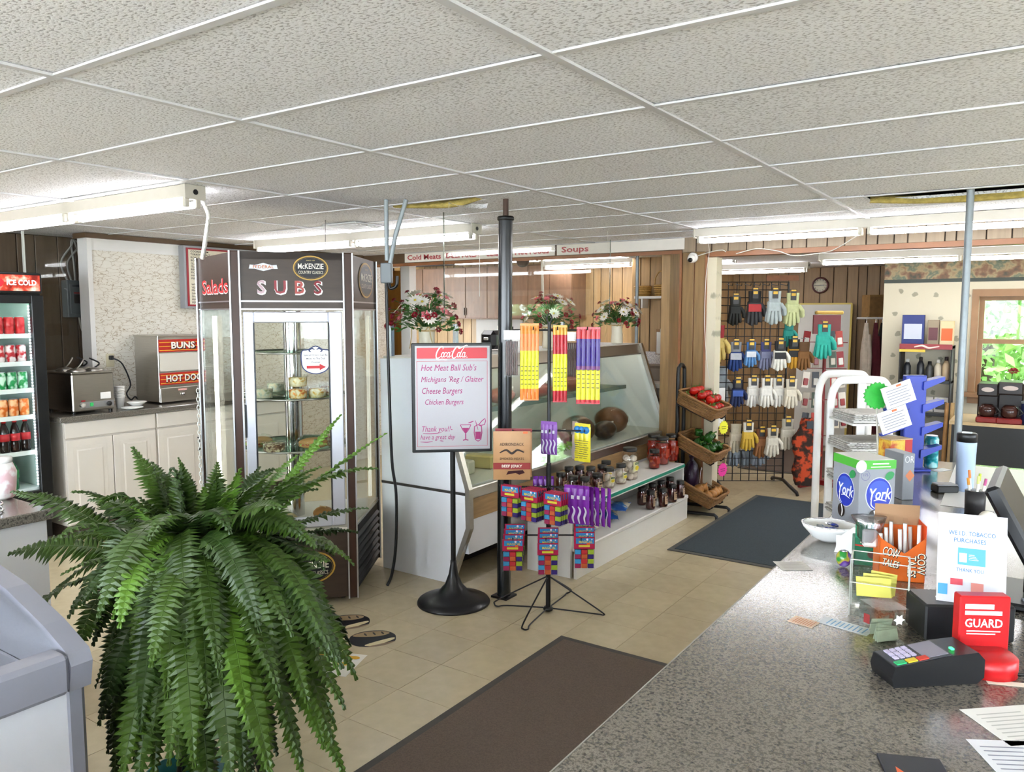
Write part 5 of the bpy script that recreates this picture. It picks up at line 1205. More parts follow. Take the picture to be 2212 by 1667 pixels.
# floor stickers
def decal(px, py, label, kind):
    p = P(px, py, z=0); t = thing('floor_sticker', label, 'sticker', (p.x, p.y, .0008), FRONT + R(-14)); B_ = lambda: MB()
    def flat(mb, name, m, par, dz): o = mb.build(name, [m], par); o.rotation_euler = (R(-90), 0, 0); o.location = (0, 0, dz); return o
    if kind == 'sub':
        b = B_(); q = smooth_pts([(x, 0, z) for x, z in [(-.15, .0), (-.1, .1), (.02, .15), (.11, .12), (.15, .06), (.16, -.01), (.08, -.1), (-.02, -.13), (-.1, -.1)]], 4, True); b.poly([(v.x * .78, 0, v.z * .78) for v in q]); base = flat(b, 'outline', plain('#0c0c14', .4), t, 0)
        def lay(pts, c, nm, dz): 
            b = B_(); q = smooth_pts([(x, 0, z) for x, z in pts], 4, True); b.poly([(v.x * .78, 0, v.z * .78) for v in q]); return flat(b, nm, plain(c, .4), t, dz)
        lay([(-.14, .01), (-.09, .09), (.02, .138), (.08, .12), (.04, .06), (-.05, .02)], '#9c8460', 'bun_top', .0006); lay([(.0, -.1), (.12, .05), (.145, .03), (.07, -.09)], '#d8caa0', 'cheese_layer', .0006); lay([(.03, -.118), (.155, .0), (.15, -.03), (.08, -.1)], '#8c7458', 'bun_bottom', .0008)
        for x, z in ((-.07, .055), (-.02, .085), (.03, .11)):
            b = B_(); ribbon(b, [((x - .012) * .78, (z + .015) * .78), ((x + .02) * .78, (z - .02) * .78)], .011); flat(b, 'slash', plain('#1c1a16', .4), t, .0012)
    else:
        b = B_(); b.poly([(-.16, 0, -.12), (.16, 0, -.12), (.16, 0, .12), (-.16, 0, .12)]); flat(b, 'white_sheet', plain('#dcd9d0', .4), t, 0)
        for k in range(9):
            b = B_(); x, z = random.Random(k).uniform(-.11, .12), random.Random(k + 50).uniform(-.08, .08); disc(b, x, z, .03, .018, 0, 0, 12); flat(b, 'yellow_chip', plain('#d8a42c', .4), t, .0006 + .0001 * k)
        b = B_(); ribbon(b, [(-.1, .03), (-.02, -.01), (.08, -.03)], .02); flat(b, 'red_stroke', plain('#8c2434', .4), t, .002)
decal(802, 1380, 'sandwich shaped floor sticker before the menu sign pedestal', 'sub'); decal(748, 1344, 'second sandwich sticker half hidden by the fern', 'sub'); decal(705, 1430, 'white floor sticker with yellow shapes under the fern', 'sheet')
# ------------------------------------------------------------------ deli header signs and the kitchen behind
M_SIGNW = mat('sign_board_white', '#e4dfd6', .5, var=.02); M_SRED = mat('sign_letter_red', '#a53038', .5)
fy = HB - .014
def sign_board(label, px0, px1, words):
    a0, a1 = P(px0, 530, b=fy).x, P(px1, 530, b=fy).x
    t = thing('deli_sign', label, 'sign', ((a0 + a1) / 2, fy, 2.222)); w = (a1 - a0) / 2
    MB().box(-w, w, -.008, 0, 0, .095).build('board', [M_SIGNW], t)
    for s_, x0, x1 in words:
        u0, u1 = P(x0, 530, b=fy).x, P(x1, 530, b=fy).x
        text(s_, .075, plain('#d9a8a4', .5), t, ((u0 + u1) / 2 - (a0 + a1) / 2 + .004, -.0085, .044), bold=.03, width=(u1 - u0)); text(s_, .072, M_SRED, t, ((u0 + u1) / 2 - (a0 + a1) / 2, -.0092, .048), bold=.01, width=(u1 - u0))
    return t
sign_board('white header sign reading Cold Meats, DELI AREA, Salads and Hot Foods', 875, 1199, [('Cold Meats', 881, 953), ('DELI AREA', 964, 1037), ('Salads', 1052, 1092), ('Hot Foods', 1113, 1186)])
sign_board('white header sign reading Soups beside the wood pillar', 1204, 1479, [('Soups', 1214, 1272)])
# upper cabinets
M_CABW = mat('walnut_cabinet', '#7c5a42', .4, var=.2, vscale=5, stretch=(5, 5, .8), rnd=.06)
for k, (x0, x1, lab) in enumerate([(868, 960, 'brown upper kitchen cabinet behind the first flower vase'), (960, 1052, 'brown upper kitchen cabinet behind the hung screen'), (1052, 1140, 'brown upper kitchen cabinet behind the black post'), (1140, 1235, 'brown upper kitchen cabinet over the second flower vase')]):
    a0, a1 = P(x0, 600, b=8.62).x, P(x1, 600, b=8.62).x
    t = thing('upper_cabinet', lab, 'cabinet', ((a0 + a1) / 2, 8.62, 1.60), 0, 'brown upper cabinets'); w = (a1 - a0) / 2
    MB().box(-w, w, .02, .36, 0, .70).build('carcass', [M_CABW], t)
    for s in (0, 1): 
        d = MB().box(-w + s * w + .004, s * w - .004, 0, .02, .01, .69, 0, .003).build('door', [M_CABW], t); MB().box((-.02 if s == 0 else .012), (-.012 if s == 0 else .02), -.015, 0, .05, .15).build('handle', [plain('#3a2a1c', .4)], d)
# kitchen base units (low, behind the deli)
kc = thing('kitchen_counter', 'long kitchen counter under the brown upper cabinets', 'counter', (-6.0, 8.99, 0)); MB().box(-2.2, 2.2, -.58, -.02, 0, .88).build('cabinets', [M_CABW], kc); MB().box(-2.22, 2.22, -.6, -.01, .88, .92).build('top', [mat('beige_top', '#c9c0ae', .4)], kc)
MB().box(P(1030, 700, b=8.99).x, P(1130, 700, b=8.99).x, 8.975, 8.988, .93, 1.59).build('grey_backsplash', [plain('#b3ada6', .5)], kb)
t = thing('wall_outlet', 'cream outlet on the grey kitchen backsplash', 'outlet', (P(1078, 712, b=8.97).x, 8.974, P(1078, 712, b=8.97).z)); MB().box(-.035, .035, -.006, 0, -.055, .055, 0, .003).build('cover_plate', [plain('#ddd8cc', .5)], t); MB().box(-.012, .012, -.009, -.006, .01, .035).box(-.012, .012, -.009, -.006, -.035, -.01).build('sockets', [BLACK], t)
# white jamb and honey door to the left
j0, j1 = P(866, 650, b=7.3).x, P(885, 650, b=7.3).x
struct(MB().box(j0, j1, 7.3, 7.42, 0, 2.33).build('trim_1', [WHITE]))
d0 = P(829, 650, b=7.3).x
ds = struct(MB().box(d0, j0 - .02, 7.34, 7.38, 0, 2.2).build('door_1', [mat('honey_door', '#b07838', .35, var=.15, vscale=5, stretch=(6, 6, .7))]))
MB().sph((j0 - .08, 7.31, 1.0), .03, 12, 8).build('door_knob', [CHROME], ds)
struct(MB().box(-7.05, d0, 7.3, 7.42, 0, 2.34).build('wall_kitchen_front', [M_HONEY]))
# niche shelf with baskets, clipboard, prep counters, pipes
s0_, s1_ = P(1375, 640, b=7.45), P(1466, 640, b=7.45)
ns = thing('wall_shelf', 'white wall shelf with small wicker baskets in the kitchen niche', 'shelf', ((s0_.x + s1_.x) / 2, 7.598, s0_.z)); w = (s1_.x - s0_.x) / 2
MB().box(-w, w, -.2, 0, -.025, 0).build('board', [WHITE], ns)
for x in (-w + .06, w - .06): MB().box(x - .01, x + .01, -.15, 0, -.12, -.025).build('bracket', [WHITE], ns)
M_STRAW = mat('straw', '#b8904e', .65, var=.25, vscale=60)
for k, (px, r_, h_, hd_, lab) in enumerate([(1388, .085, .09, False, 'round straw basket without handle on the niche shelf'), (1426, .062, .10, True, 'straw basket with tall handle on the niche shelf'), (1456, .055, .06, False, 'shallow straw tray basket at the niche shelf end')]):
    q = P(px, 630, b=7.48); t = thing('straw_basket', lab, 'basket', (q.x, 7.49, s0_.z + .0005))
    for j in range(6): zz = .006 + h_ * j / 5; MB().tube([((r_ * (.8 + .2 * j / 5)) * math.cos(i * math.pi / 8), (r_ * (.8 + .2 * j / 5)) * math.sin(i * math.pi / 8), zz) for i in range(16)], .01, 5, closed=True).build('coil', [M_STRAW], t)
    MB().lathe([(r_ * .8, .0), (r_ * .8, .006), (.0001, .006)], 16).build('base', [M_STRAW], t)
    if hd_: MB().tube(smooth_pts([(-r_, 0, h_), (-r_ * .9, 0, h_ + .09), (0, 0, h_ + .15), (r_ * .9, 0, h_ + .09), (r_, 0, h_)], 5), .007, 6).build('handle', [M_STRAW], t)
q = P(1433, 738, b=7.58); t = thing('clipboard', 'clipboard with white sheets on the niche backsplash', 'clipboard', (q.x, 7.587, q.z)); MB().box(-.085, .085, -.006, 0, -.13, .13).build('board', [plain('#8a6844', .6)], t); MB().box(-.075, .075, -.009, -.006, -.125, .1).build('sheet', [PAPER], t); MB().box(-.035, .035, -.018, -.006, .095, .135, 0, .004).build('clip', [STEEL], t)
t = thing('prep_table', 'grey topped prep table behind the far end of the deli case', 'table', (-3.25, 7.15, 0)); MB().box(-.3, .3, -.3, .25, 0, .98).build('cabinet', [plain('#8f887c', .5)], t); MB().box(-.32, .32, -.32, .26, .98, 1.02).build('lower_top', [plain('#cdc9bf', .4)], t); MB().box(-.3, .26, .0, .26, 1.02, 1.14).build('riser', [plain('#8a8176', .5)], t); MB().box(-.31, .27, -.01, .27, 1.14, 1.165).build('riser_top', [plain('#6e6050', .5)], t)
for k, (px, b_, top, r_, m_, lab) in enumerate([(1375, 6.785, 2.36, .016, GREYPIPE, 'thin grey pipe beside the far flower vase')]):
    q = P(px, 700, b=b_); tag(MB().cyl((q.x, b_, 0), (q.x, b_, top), r_, n=10).build('grey_pipe', [m_]), lab, 'pipe')
q = P(1170, 560, b=7.2); q2 = P(1178, 640, b=7.2); tag(MB().cyl((q.x, 7.2, 2.36), (q2.x, 7.2, 1.0), .014, n=10).build('white_pole', [plain('#d6cfc0', .5)]), 'slim white pole standing in the kitchen behind the second vase', 'pole')
q = P(1130, 562, b=7.0); t = thing('kitchen_fan', 'small round dark fan hung below the kitchen ceiling', 'fan', (q.x, 7.0, q.z)); MB().lathe([(.05, -.03), (.07, -.02), (.075, .02), (.05, .03)], 20, axis='y').build('cage', [plain('#4a4038', .5)], t); MB().lathe([(.02, -.04), (.0001, -.042)], 12, axis='y').build('hub', [BLACK], t); MB().cyl((0, 0, .06), (0, 0, 2.35 - q.z), .008, n=8).build('stem', [BLACK], t)
# toaster on the deli top
q = P(1064, 762, a=-3.45); t = thing('toaster', 'black toaster on the deli case top behind the menu sign', 'toaster', (-3.42, q.y, 1.401), W90); MB().box(-.12, .12, -.07, .07, .012, .15, 0, .03).build('shell', [mat('toaster_black', '#17161a', .25)], t); MB().box(-.09, .09, -.035, -.015, .148, .152).box(-.09, .09, .015, .035, .148, .152).build('slots', [STEEL], t); MB().box(-.13, -.118, -.02, .02, .08, .1, 0, .004).build('lever', [STEEL], t)
for x in (-.09, .09): MB().cyl((x, 0, 0), (x, 0, .014), .02, n=10).build('foot', [BLACK], t)
# paper sheet on the deli top
tag(MB().box(-3.5, -3.2, 6.15, 6.6, 1.4005, 1.402).build('paper_sheet', [PAPER]), 'white paper sheet on the deli top under the far vase', 'paper')
# security camera and wires on the header
q = P(1497, 556, b=HB - .03); t = thing('security_camera', 'white dome security camera on the wood pillar', 'camera', (q.x, HB - .013, q.z)); MB().lathe([(.042, 0), (.044, .02), (.038, .035)], 20, axis='y').build('base', [WHITE], t); MB().sph((0, -.045, -.012), .036, 14, 10).build('ball', [WHITE], t); MB().lathe([(.02, .076), (.018, .086), (.0001, .087)], 14, (0, 0, -.025), axis='y').build('lens', [BLACK], t)
def wire(pts, r_, m_, lab, name='wall_wire', cat='wire'): return tag(MB().tube(smooth_pts(pts, 6), r_, 6).build(name, [m_]), lab, cat)
M_WIRE = mat('white_cable', '#cfcbc2', .5); hb = HB - .03
def hp_(px, py, b_=None): v = P(px, py, b=(b_ or hb)); return (v.x, v.y, v.z)
wire([hp_(1508, 552), hp_(1540, 543), hp_(1560, 540), hp_(1568, 544)], .004, M_WIRE, 'thin white camera cable along the header trim')
wire([hp_(1590, 548, 6.45), hp_(1620, 540, 6.45), hp_(1640, 537, 6.45), hp_(1680, 542, 6.45), hp_(1715, 552, 6.45), hp_(1760, 548, 6.45), hp_(1800, 540, 6.45), hp_(1855, 507, 6.2)], .004, M_WIRE, 'sagging white cable strung under the long fixture')
wire([hp_(1528, 515, 6.42), hp_(1532, 545, 6.42), hp_(1525, 600, 6.42), hp_(1522, 700, 6.42), hp_(1528, 790, 6.42), hp_(1534, 820, 6.42)], .003, M_WIRE, 'white cable running down the papered jamb')
q = P(768, 486, z=CZ - .002); t = thing('ceiling_vent', 'small white louvred vent in the ceiling behind the display case', 'vent', (q.x, q.y, CZ - .001)); MB().box(-.17, .17, -.17, .17, -.012, 0, 0, .004).build('frame', [M_BAR], t)
for k in range(7): MB().box(-.14, .14, -.135 + .04 * k, -.115 + .04 * k, -.018, -.012).build('louvre', [M_BAR], t)
# ------------------------------------------------------------------ back room: glove grid, racks, window wall
gA, gB = Vector((-2.62, 7.34, 0)), Vector((-2.08, 7.70, 0))
gd = (gB - gA); gw = gd.length; gz = math.atan2(gd.y, gd.x)
gr_ = thing('grid_rack', 'black wire grid panel rack hung with work gloves', 'rack', gA, gz)
for k in range(9): MB().cyl((gw * k / 8, 0, .06), (gw * k / 8, 0, 1.97), .0045 if k % 8 else .009, n=6).build('upright_wire', [BLACKM], gr_)
for k in range(27): MB().cyl((0, 0, .06 + 1.91 * k / 26), (gw, 0, .06 + 1.91 * k / 26), .0042, n=6).build('cross_wire', [BLACKM], gr_)
for x in (0, gw): MB().tube([(x, -.42, .012), (x, -.4, .03), (x, 0, .075), (x, .3, .03), (x, .32, .012)], .016, 6).build('foot', [BLACKM], gr_)
GM = Matrix.Translation(gA) @ Matrix.Rotation(gz, 4, 'Z')
M_TAGB = plain('#191612', .4); M_TAGY = plain('#d6a92c', .4)
def glove_mesh(L):
    b = MB(); s = L / .24
    b.box(-.045 * s, .045 * s, -.014, .014, -.14 * s, -.07 * s, 0, .012)
    for k, (x, l) in enumerate(((-.034, .07), (-.012, .085), (.011, .08), (.033, .062))):
        x *= s; b.tube([(x * .95, 0, -.13 * s), (x * 1.15, -.002, -.14 * s - l * .5 * s), (x * 1.25, -.001, -.14 * s - l * .92 * s), (x * 1.27, 0, -.14 * s - l * s)], [.0125 * s, .012 * s, .0105 * s, .004 * s], 7)
    b.tube([(.04 * s, 0, -.085 * s), (.066 * s, -.004, -.12 * s), (.07 * s, -.004, -.155 * s), (.07 * s, -.003, -.165 * s)], [.015 * s, .014 * s, .012 * s, .004 * s], 7)
    return b
def glove(label, px, py, Y, L, body, cuff, tagm=True, palm=None, pair=True, rz=None, group=None):
    global GN
    GN += 1; p = P(px, py, Y=Y - .075 * (GN % 2)); t = thing('work_glove', label, 'gloves', p, gz if rz is None else rz, group); s = L / .24
    L *= 1.15; s = L / .24; glove_mesh(L).build('glove_body', [mat('glove' + body, body, .7, var=.12, vscale=30)], t)
    if pair: glove_mesh(L).xf(Matrix.Translation((.012, .03, .004)) @ Matrix.Rotation(.07, 4, 'Y')).build('second_glove', [MATS['glove' + body]], t)
    MB().tube([(0, 0, -.002), (0, 0, -.075 * s)], [(.043 * s, .016), (.039 * s, .015)], 12, flat=(1, 0, 0)).build('cuff', [mat('glove' + cuff, cuff, .7, var=.12, vscale=30)], t)
    if palm: MB().box(-.042 * s, .042 * s, -.018, -.013, -.135 * s, -.085 * s, 0, .004).build('palm_patch', [mat('glove' + palm, palm, .6, var=.12)], t)
    if tagm:
        g = MB().box(-.026, .026, -.0215, -.019, -.07, .03).build('hang_tag', [M_TAGB], t); k = MB(); rect(k, -.02, .02, -.03, -.005, -.0222); rect(k, -.022, .022, .012, .026, -.0222); k.build('tag_print', [M_TAGY], g)
    MB().tube([(0, -.02, .028), (0, .05, .03), (0, .09, .03)], .003, 5).build('hook_wire', [BLACKM], t)
    return t
GY = 7.36; GN = 0
glove('black knit gloves on the top row of the glove rack', 1589, 640, GY, .25, '#1c1e1c', '#23241f')
glove('grey and red winter gloves beside the black knit pair', 1631, 628, GY, .30, '#3a3a3c', '#141416', palm='#b02a2c')
glove('light grey long gloves with white tag on the top row', 1674, 628, GY, .29, '#aab4b4', '#a6b0b2')
glove('pale green long gloves at the end of the top row', 1713, 632, GY, .29, '#c2c894', '#bec490')
glove('yellow leather gloves with red cuffs hanging off the rack edge', 1550, 702, GY - .05, .33, '#cbb367', '#8c1c24')
glove('blue and grey striped gloves in the second row', 1590, 738, GY, .26, '#25407c', '#8a8c92', palm='#b4b8be')
glove('light blue gloves with reflective band in the second row', 1623, 738, GY, .22, '#5a8cc0', '#3a66a0', palm='#d2d6da')
glove('purple grey gloves behind the light blue pair', 1655, 738, GY + .04, .25, '#7c7f9a', '#4a4c80')
glove('white and black fingered gloves in the second row', 1686, 736, GY, .26, '#d9d7cc', '#1c1c1e', palm='#222224')
glove('black and yellow gloves in the second row', 1716, 732, GY, .26, '#c08f2c', '#1a1a1a', palm='#171717')
glove('brown leather gloves at the end of the second row', 1738, 738, GY + .05, .25, '#7a5228', '#5a3c1e', tagm=False)
glove('teal rubber gloves on the upper right of the rack', 1705, 694, GY + .05, .22, '#1f8478', '#1f7a72', tagm=False)
glove('dark blue gloves in the row of white gloves', 1594, 820, GY, .24, '#1f2c54', '#151a2c', palm='#3858a4')
for k, (px, lab) in enumerate([(1628, 'white cotton gloves next to the dark blue pair'), (1657, 'white cotton gloves in the middle of the white row'), (1682, 'white cotton gloves with white sticker, third of the white row')]): glove(lab, px, 816, GY, .26, '#dedbd2', '#d9d6cc', tagm=True)
glove('cream gloves with white slip at the end of the white row', 1710, 818, GY, .26, '#d3cbb8', '#cdc4b0')
glove('off white liners hanging lowest at the rack edge', 1590, 915, GY, .26, '#c9c1ac', '#bdb49c', tagm=False)
glove('yellow and white dipped gloves in the bottom row', 1617, 912, GY, .25, '#c8a43a', '#dcd8cc')
glove('tan brown leather gloves in the bottom row', 1646, 926, GY, .26, '#8f5f38', '#7c4c2c')
glove('pale cotton gloves with black tag in the bottom row', 1670, 924, GY, .26, '#cfc9ba', '#c8c0ae')
glove('grey suede gloves at the end of the bottom row', 1702, 904, GY, .28, '#b3ad9c', '#a8a292')
for k, (px, lab) in enumerate([(1588, 'pale blue sleeve gloves behind the grid near the floor, by the jamb'), (1612, 'pale blue sleeve gloves behind the grid near the floor, middle pair'), (1640, 'pale blue sleeve gloves behind the grid near the floor, by the brown mat')]): glove(lab, px, 945, GY + .28, .27, '#8f9aa6', '#6a6480', tagm=False)
glove('pale grey shirt gloves behind the left edge of the grid', 1556, 790, GY + .25, .36, '#aab2b6', '#a2abb0', tagm=False)
tag(MB().box(-.15, .15, -.01, .01, 0, .05).xf(Matrix.Translation(P(1690, 606, Y=7.45)) @ Matrix.Rotation(gz, 4, 'Z')).build('brown_leather_strip', [mat('leather', '#7a4824', .5, var=.2)]), 'brown leather strip lying over the top of the glove rack', 'leather')
for k in range(7): MB().tube([(gw * (.1 + .13 * k), 0, 1.95), (gw * (.1 + .13 * k), -.2, 1.93), (gw * (.1 + .13 * k), -.21, 1.95)], .004, 5).build('arm_hook', [BLACKM], gr_)
tag(MB().box(-.1, .1, -.004, .004, -.18, .18).xf(Matrix.Translation(P(1549, 880, Y=7.25)) @ Matrix.Rotation(gz + .6, 4, 'Z')).build('white_notice', [PAPER]), 'white notice card clipped at the glove rack edge', 'card')
# clock
q = P(1772, 616, b=10.47); t = thing('wall_clock', 'round dark red framed wall clock on the wood panelling', 'clock', (q.x, 10.486, q.z))
MB().lathe([(.098, 0), (.104, .015), (.098, .035), (.083, .035), (.083, .02)], 32, axis='y', cap=False).build('rim', [mat('maroon_rim', '#4a1c1a', .3)], t); MB().lathe([(.084, .018), (.084, .02), (.0001, .02)], 28, axis='y').build('face', [plain('#cfc9b4', .5)], t)
MB().box(-.07, .01, -.026, -.022, -.004, .004).build('minute_hand', [BLACK], t); MB().box(-.005, .05, -.024, -.021, -.003, .006).build('hour_hand', [BLACK], t)
for k in range(12): an = k * math.pi / 6; MB().box(-.003, .003, -.0215, -.02, .062, .076).build('hour_mark', [BLACK], t, rot=(0, an, 0))
# leaning white board
q0, q1 = P(1722, 655, b=10.3), P(1836, 655, b=10.3)
t = thing('white_board', 'large white panel with yellow edge leaning at the far wall', 'panel', ((q0.x + q1.x) / 2, 10.33, .02), rot=(R(-3), 0, 0)); w = (q1.x - q0.x) / 2
MB().box(-w, w, -.015, .015, 0, 1.77).build('sheet', [plain('#cfcdc6', .5)], t); MB().box(w - .01, w + .012, -.018, .018, 0, 1.78).box(-w, w, -.018, .018, 1.765, 1.785).build('yellow_edge', [plain('#c9b25a', .5)], t)
# red spinner rack
q = P(1772, 1020, Y=7.55); rr0 = Vector((q.x, q.y, 0)); t = thing('red_rack', 'red metal spinner rack hung with sundries', 'rack', rr0, FRONT)
M_REDM = mat('red_enamel', '#7c1416', .35)
MB().cyl((0, 0, .06), (0, 0, 1.62), .016, n=10).build('pole', [M_REDM], t)
for an in (R(-150), R(-60), R(30), R(120)): MB().box(0, .3, -.02, .02, .02, .07, 0, .006).build('foot', [M_REDM], t, rot=(0, 0, an)); 
MB().box(-.12, .14, -.012, .012, 1.48, 1.66).build('sign_plate', [plain('#6e1216', .4)], t)
MB().box(-.1, .16, -.03, .03, 1.665, 1.7, 0, .01).build('top_roll', [plain('#c9a24a', .5)], t)
for z in (.5, .85, 1.15, 1.4):
    for an in (0, 90, 180, 270): MB().cyl((0, 0, z), (.2 * math.cos(R(an - 20)), .2 * math.sin(R(an - 20)), z), .004, n=5).build('arm', [M_REDM], t)
RRM = Matrix.Translation(rr0) @ Matrix.Rotation(FRONT, 4, 'Z')
glove('bright teal rubber gloves hanging on the red spinner rack', 1781, 700, 7.3, .30, '#2ba694', '#2aa092', palm=None, rz=FRONT)
def blister(label, px, py, Y, w, h, c1, c2, rz=FRONT, tilt=0):
    t = thing('blister_pack', label, 'blister pack', P(px, py, Y=Y), rot=(0, tilt, rz)); MB().box(-w / 2, w / 2, -.003, .003, -h, 0).build('card', [plain(c1, .45)], t); MB().box(-w * .35, w * .35, -.014, -.003, -h * .85, -h * .4, 0, .006).build('bubble', [plain(c2, .25)], t); MB().tube([(0, .003, -.01), (0, .05, -.006)], .003, 5).build('peg', [BLACKM], t)
cs = [('#8a1c22', '#c9c4bc'), ('#d2c9bd', '#8a2a2a'), ('#30343a', '#a8a49a'), ('#b03a30', '#d8d0c4'), ('#c8bfae', '#5a5a60'), ('#a09688', '#7a1a20'), ('#3a4a3a', '#b8b0a0')]
n_ = 0
for col, (px, tl) in enumerate([(1745, .12), (1764, 0), (1796, -.06), (1812, -.1)]):
    for row in range(5):
        c1, c2 = cs[(n_ * 3 + row) % 7]; n_ += 1
        if col == 1 and row == 0: continue
        blister(['strip of small cards on the red rack beside the gloves', 'card pack on the red rack pole', 'card pack on the red rack under the teal gloves', 'small card pack on the outer strip of the red rack'][col] + ', ' + ['top', 'second', 'third', 'fourth', 'lowest'][row] + ' of its strip', px + row * (2 if col > 1 else -1), 715 + row * 44, 7.42 + .02 * row, .065, .15, c1, c2, tilt=tl)
# orange hunting garment
q = P(1745, 903, Y=7.28); t = thing('hunting_vest', 'orange and black camouflage garment hanging low on the red rack', 'clothing', q, FRONT)
b = MB(); n = 12; m = 14; rr = random.Random(3)
vs = []
for j in range(m + 1):
    w = .05 + .075 * min(1, j / 4) - .02 * max(0, (j - 9) / 5)
    for i in range(n):
        an = 2 * math.pi * i / n; k_ = 1 + .18 * math.sin(3 * an + j) ; vs.append((w * math.cos(an) * k_, .04 * math.sin(an) * k_, -.045 * j + rr.uniform(-.006, .006)))
b.add(vs, [(j * n + i, j * n + (i + 1) % n, (j + 1) * n + (i + 1) % n, (j + 1) * n + i) for j in range(m) for i in range(n)], 0, True)
b.build('fabric', [ramp_mat('orange_camo', [(.42, '#24150e'), (.5, '#5a2414'), (.56, '#b8411c')], 16, .8, detail=3)], t); MB().box(-.03, .03, -.065, -.06, -.09, -.02).build('hang_tag', [plain('#1c2430', .4)], t); MB().tube([(0, 0, -.01), (0, .02, .05)], .004, 5).build('hook', [BLACKM], t)
# coats in the recess
def coat(label, px, top, bot, Y, col, w):
    p = P(px, top, Y=Y); q = P(px, bot, Y=Y); L = p.z - q.z; t = thing('hanging_coat', label, 'coat', p, FRONT); b = MB(); n = 14; m = 10; vs = []
    for j in range(m + 1):
        ww = w * (.35 + .65 * min(1, j / 3)) ; 
        for i in range(n): an = 2 * math.pi * i / n; k_ = 1 + .12 * math.sin(4 * an); vs.append((ww * math.cos(an) * k_, .07 * math.sin(an) * k_ * min(1, .4 + j / 4), -L * j / m))
    b.add(vs, [(j * n + i, j * n + (i + 1) % n, (j + 1) * n + (i + 1) % n, (j + 1) * n + i) for j in range(m) for i in range(n)], 0, True); b.build('fabric', [mat('coat' + col, col, .8, var=.15)], t)
    MB().tube([(w * .3, -.05, -L * .12), (w * .4, -.075, -L * .35), (w * .3, -.08, -L * .6)], [.02, .024, .02], 8).build('sleeve', [MATS['coat' + col]], t); MB().tube([(0, 0, -.01), (0, 0, .05), (.0, 0, .066), (.02, 0, .066)], .004, 5).build('hanger_hook', [CHROME], t)
coat('off white work coat hanging in the dark recess', 1872, 697, 905, 9.05, '#b9ad9c', .05); coat('maroon coat hanging beside the off white coat', 1892, 697, 935, 9.05, '#5a1c26', .042); coat('black jacket hanging next to the papered wall edge', 1906, 697, 800, 9.05, '#141316', .026)
q = P(1889, 700, Y=9.15); t = thing('coat_shelf', 'small plywood box on the rail above the hanging coats', 'box', (q.x, q.y, q.z + .075), FRONT); MB().box(-.11, .11, -.1, .1, 0, .26).build('box', [mat('plywood', '#8c6a3c', .6, var=.2)], t); MB().box(-.105, .105, -.103, -.1, .02, .24).build('front_board', [mat('plywood2', '#7a5a34', .6, var=.2)], t)
t = thing('coat_rail', 'white coat rail in the dark recess', 'rail', P(1889, 690, Y=9.05), FRONT); MB().tube([(-.2, 0, .015), (.24, 0, .015)], .012, 8).build('bar', [WHITE], t); MB().tube([(.1, 0, .015), (.1, .5, .015)], .01, 8).build('bracket', [WHITE], t)
# window in the papered wall
M_FRAME = mat('window_wood', '#8f6a46', .45, var=.12, vscale=8)
wn = struct(MB().box(wx0 - .06, wx1 + .06, 8.97, 9.0, wz1, wz1 + .07).box(wx0 - .06, wx0, 8.97, 9.0, wz0, wz1).box(wx1, wx1 + .06, 8.97, 9.0, wz0, wz1).build('window_1', [M_FRAME]))
MB().box(wx0 - .09, wx1 + .09, 8.93, 9.0, wz0 - .045, wz0).box(wx0 - .06, wx1 + .06, 8.975, 9.0, wz0 - .11, wz0 - .045).build('window_sill', [M_FRAME], wn)
mz = (wz0 + wz1) / 2 + .03
for z0, z1, y in ((wz0, mz + .02, 9.03), (mz - .02, wz1, 9.06)):
    sa = MB().box(wx0, wx0 + .045, y, y + .025, z0, z1).box(wx1 - .045, wx1, y, y + .025, z0, z1).box(wx0 + .045, wx1 - .045, y, y + .025, z0, z0 + .045).box(wx0 + .045, wx1 - .045, y, y + .025, z1 - .04, z1).build('sash', [M_FRAME], wn); MB().box(wx0 + .045, wx1 - .045, y + .01, y + .014, z0 + .045, z1 - .04).build('pane', [CLEAR], sa)
q = P(2186, 852, b=8.95); t = thing('potted_plant', 'potted plant with an orange red flower on the window sill', 'plant', (q.x, 8.955, wz0 + .0005)); rr = random.Random(2)
MB().lathe([(.03, 0), (.04, .06), (.043, .065), (.036, .06), (.0001, .05)], 16).build('pot', [plain('#cfc8ba', .5)], t); lf = MB()
for k in range(34):
    az = rr.uniform(0, 6.28); L = rr.uniform(.05, .12); d = Vector((math.cos(az) * L, math.sin(az) * L * .35, rr.uniform(.03, .13))); s = Vector((-math.sin(az), math.cos(az), 0)) * .02; lf.poly([Vector((0, 0, .05)), Vector((0, 0, .05)) + d * .5 + s, Vector((0, 0, .05)) + d, Vector((0, 0, .05)) + d * .5 - s])
lo = lf.build('foliage', [M_STEMG], t); lo['kind'] = 'stuff'; MB().tube([(0, 0, .05), (-.01, 0, .15), (0, 0, .22)], .003, 5).build('stem', [M_STEMG], t); link('bloom', carn_me, t, (0, 0, .22), (.5, 0, 0)).scale = (2.2, 2.2, 2.2)
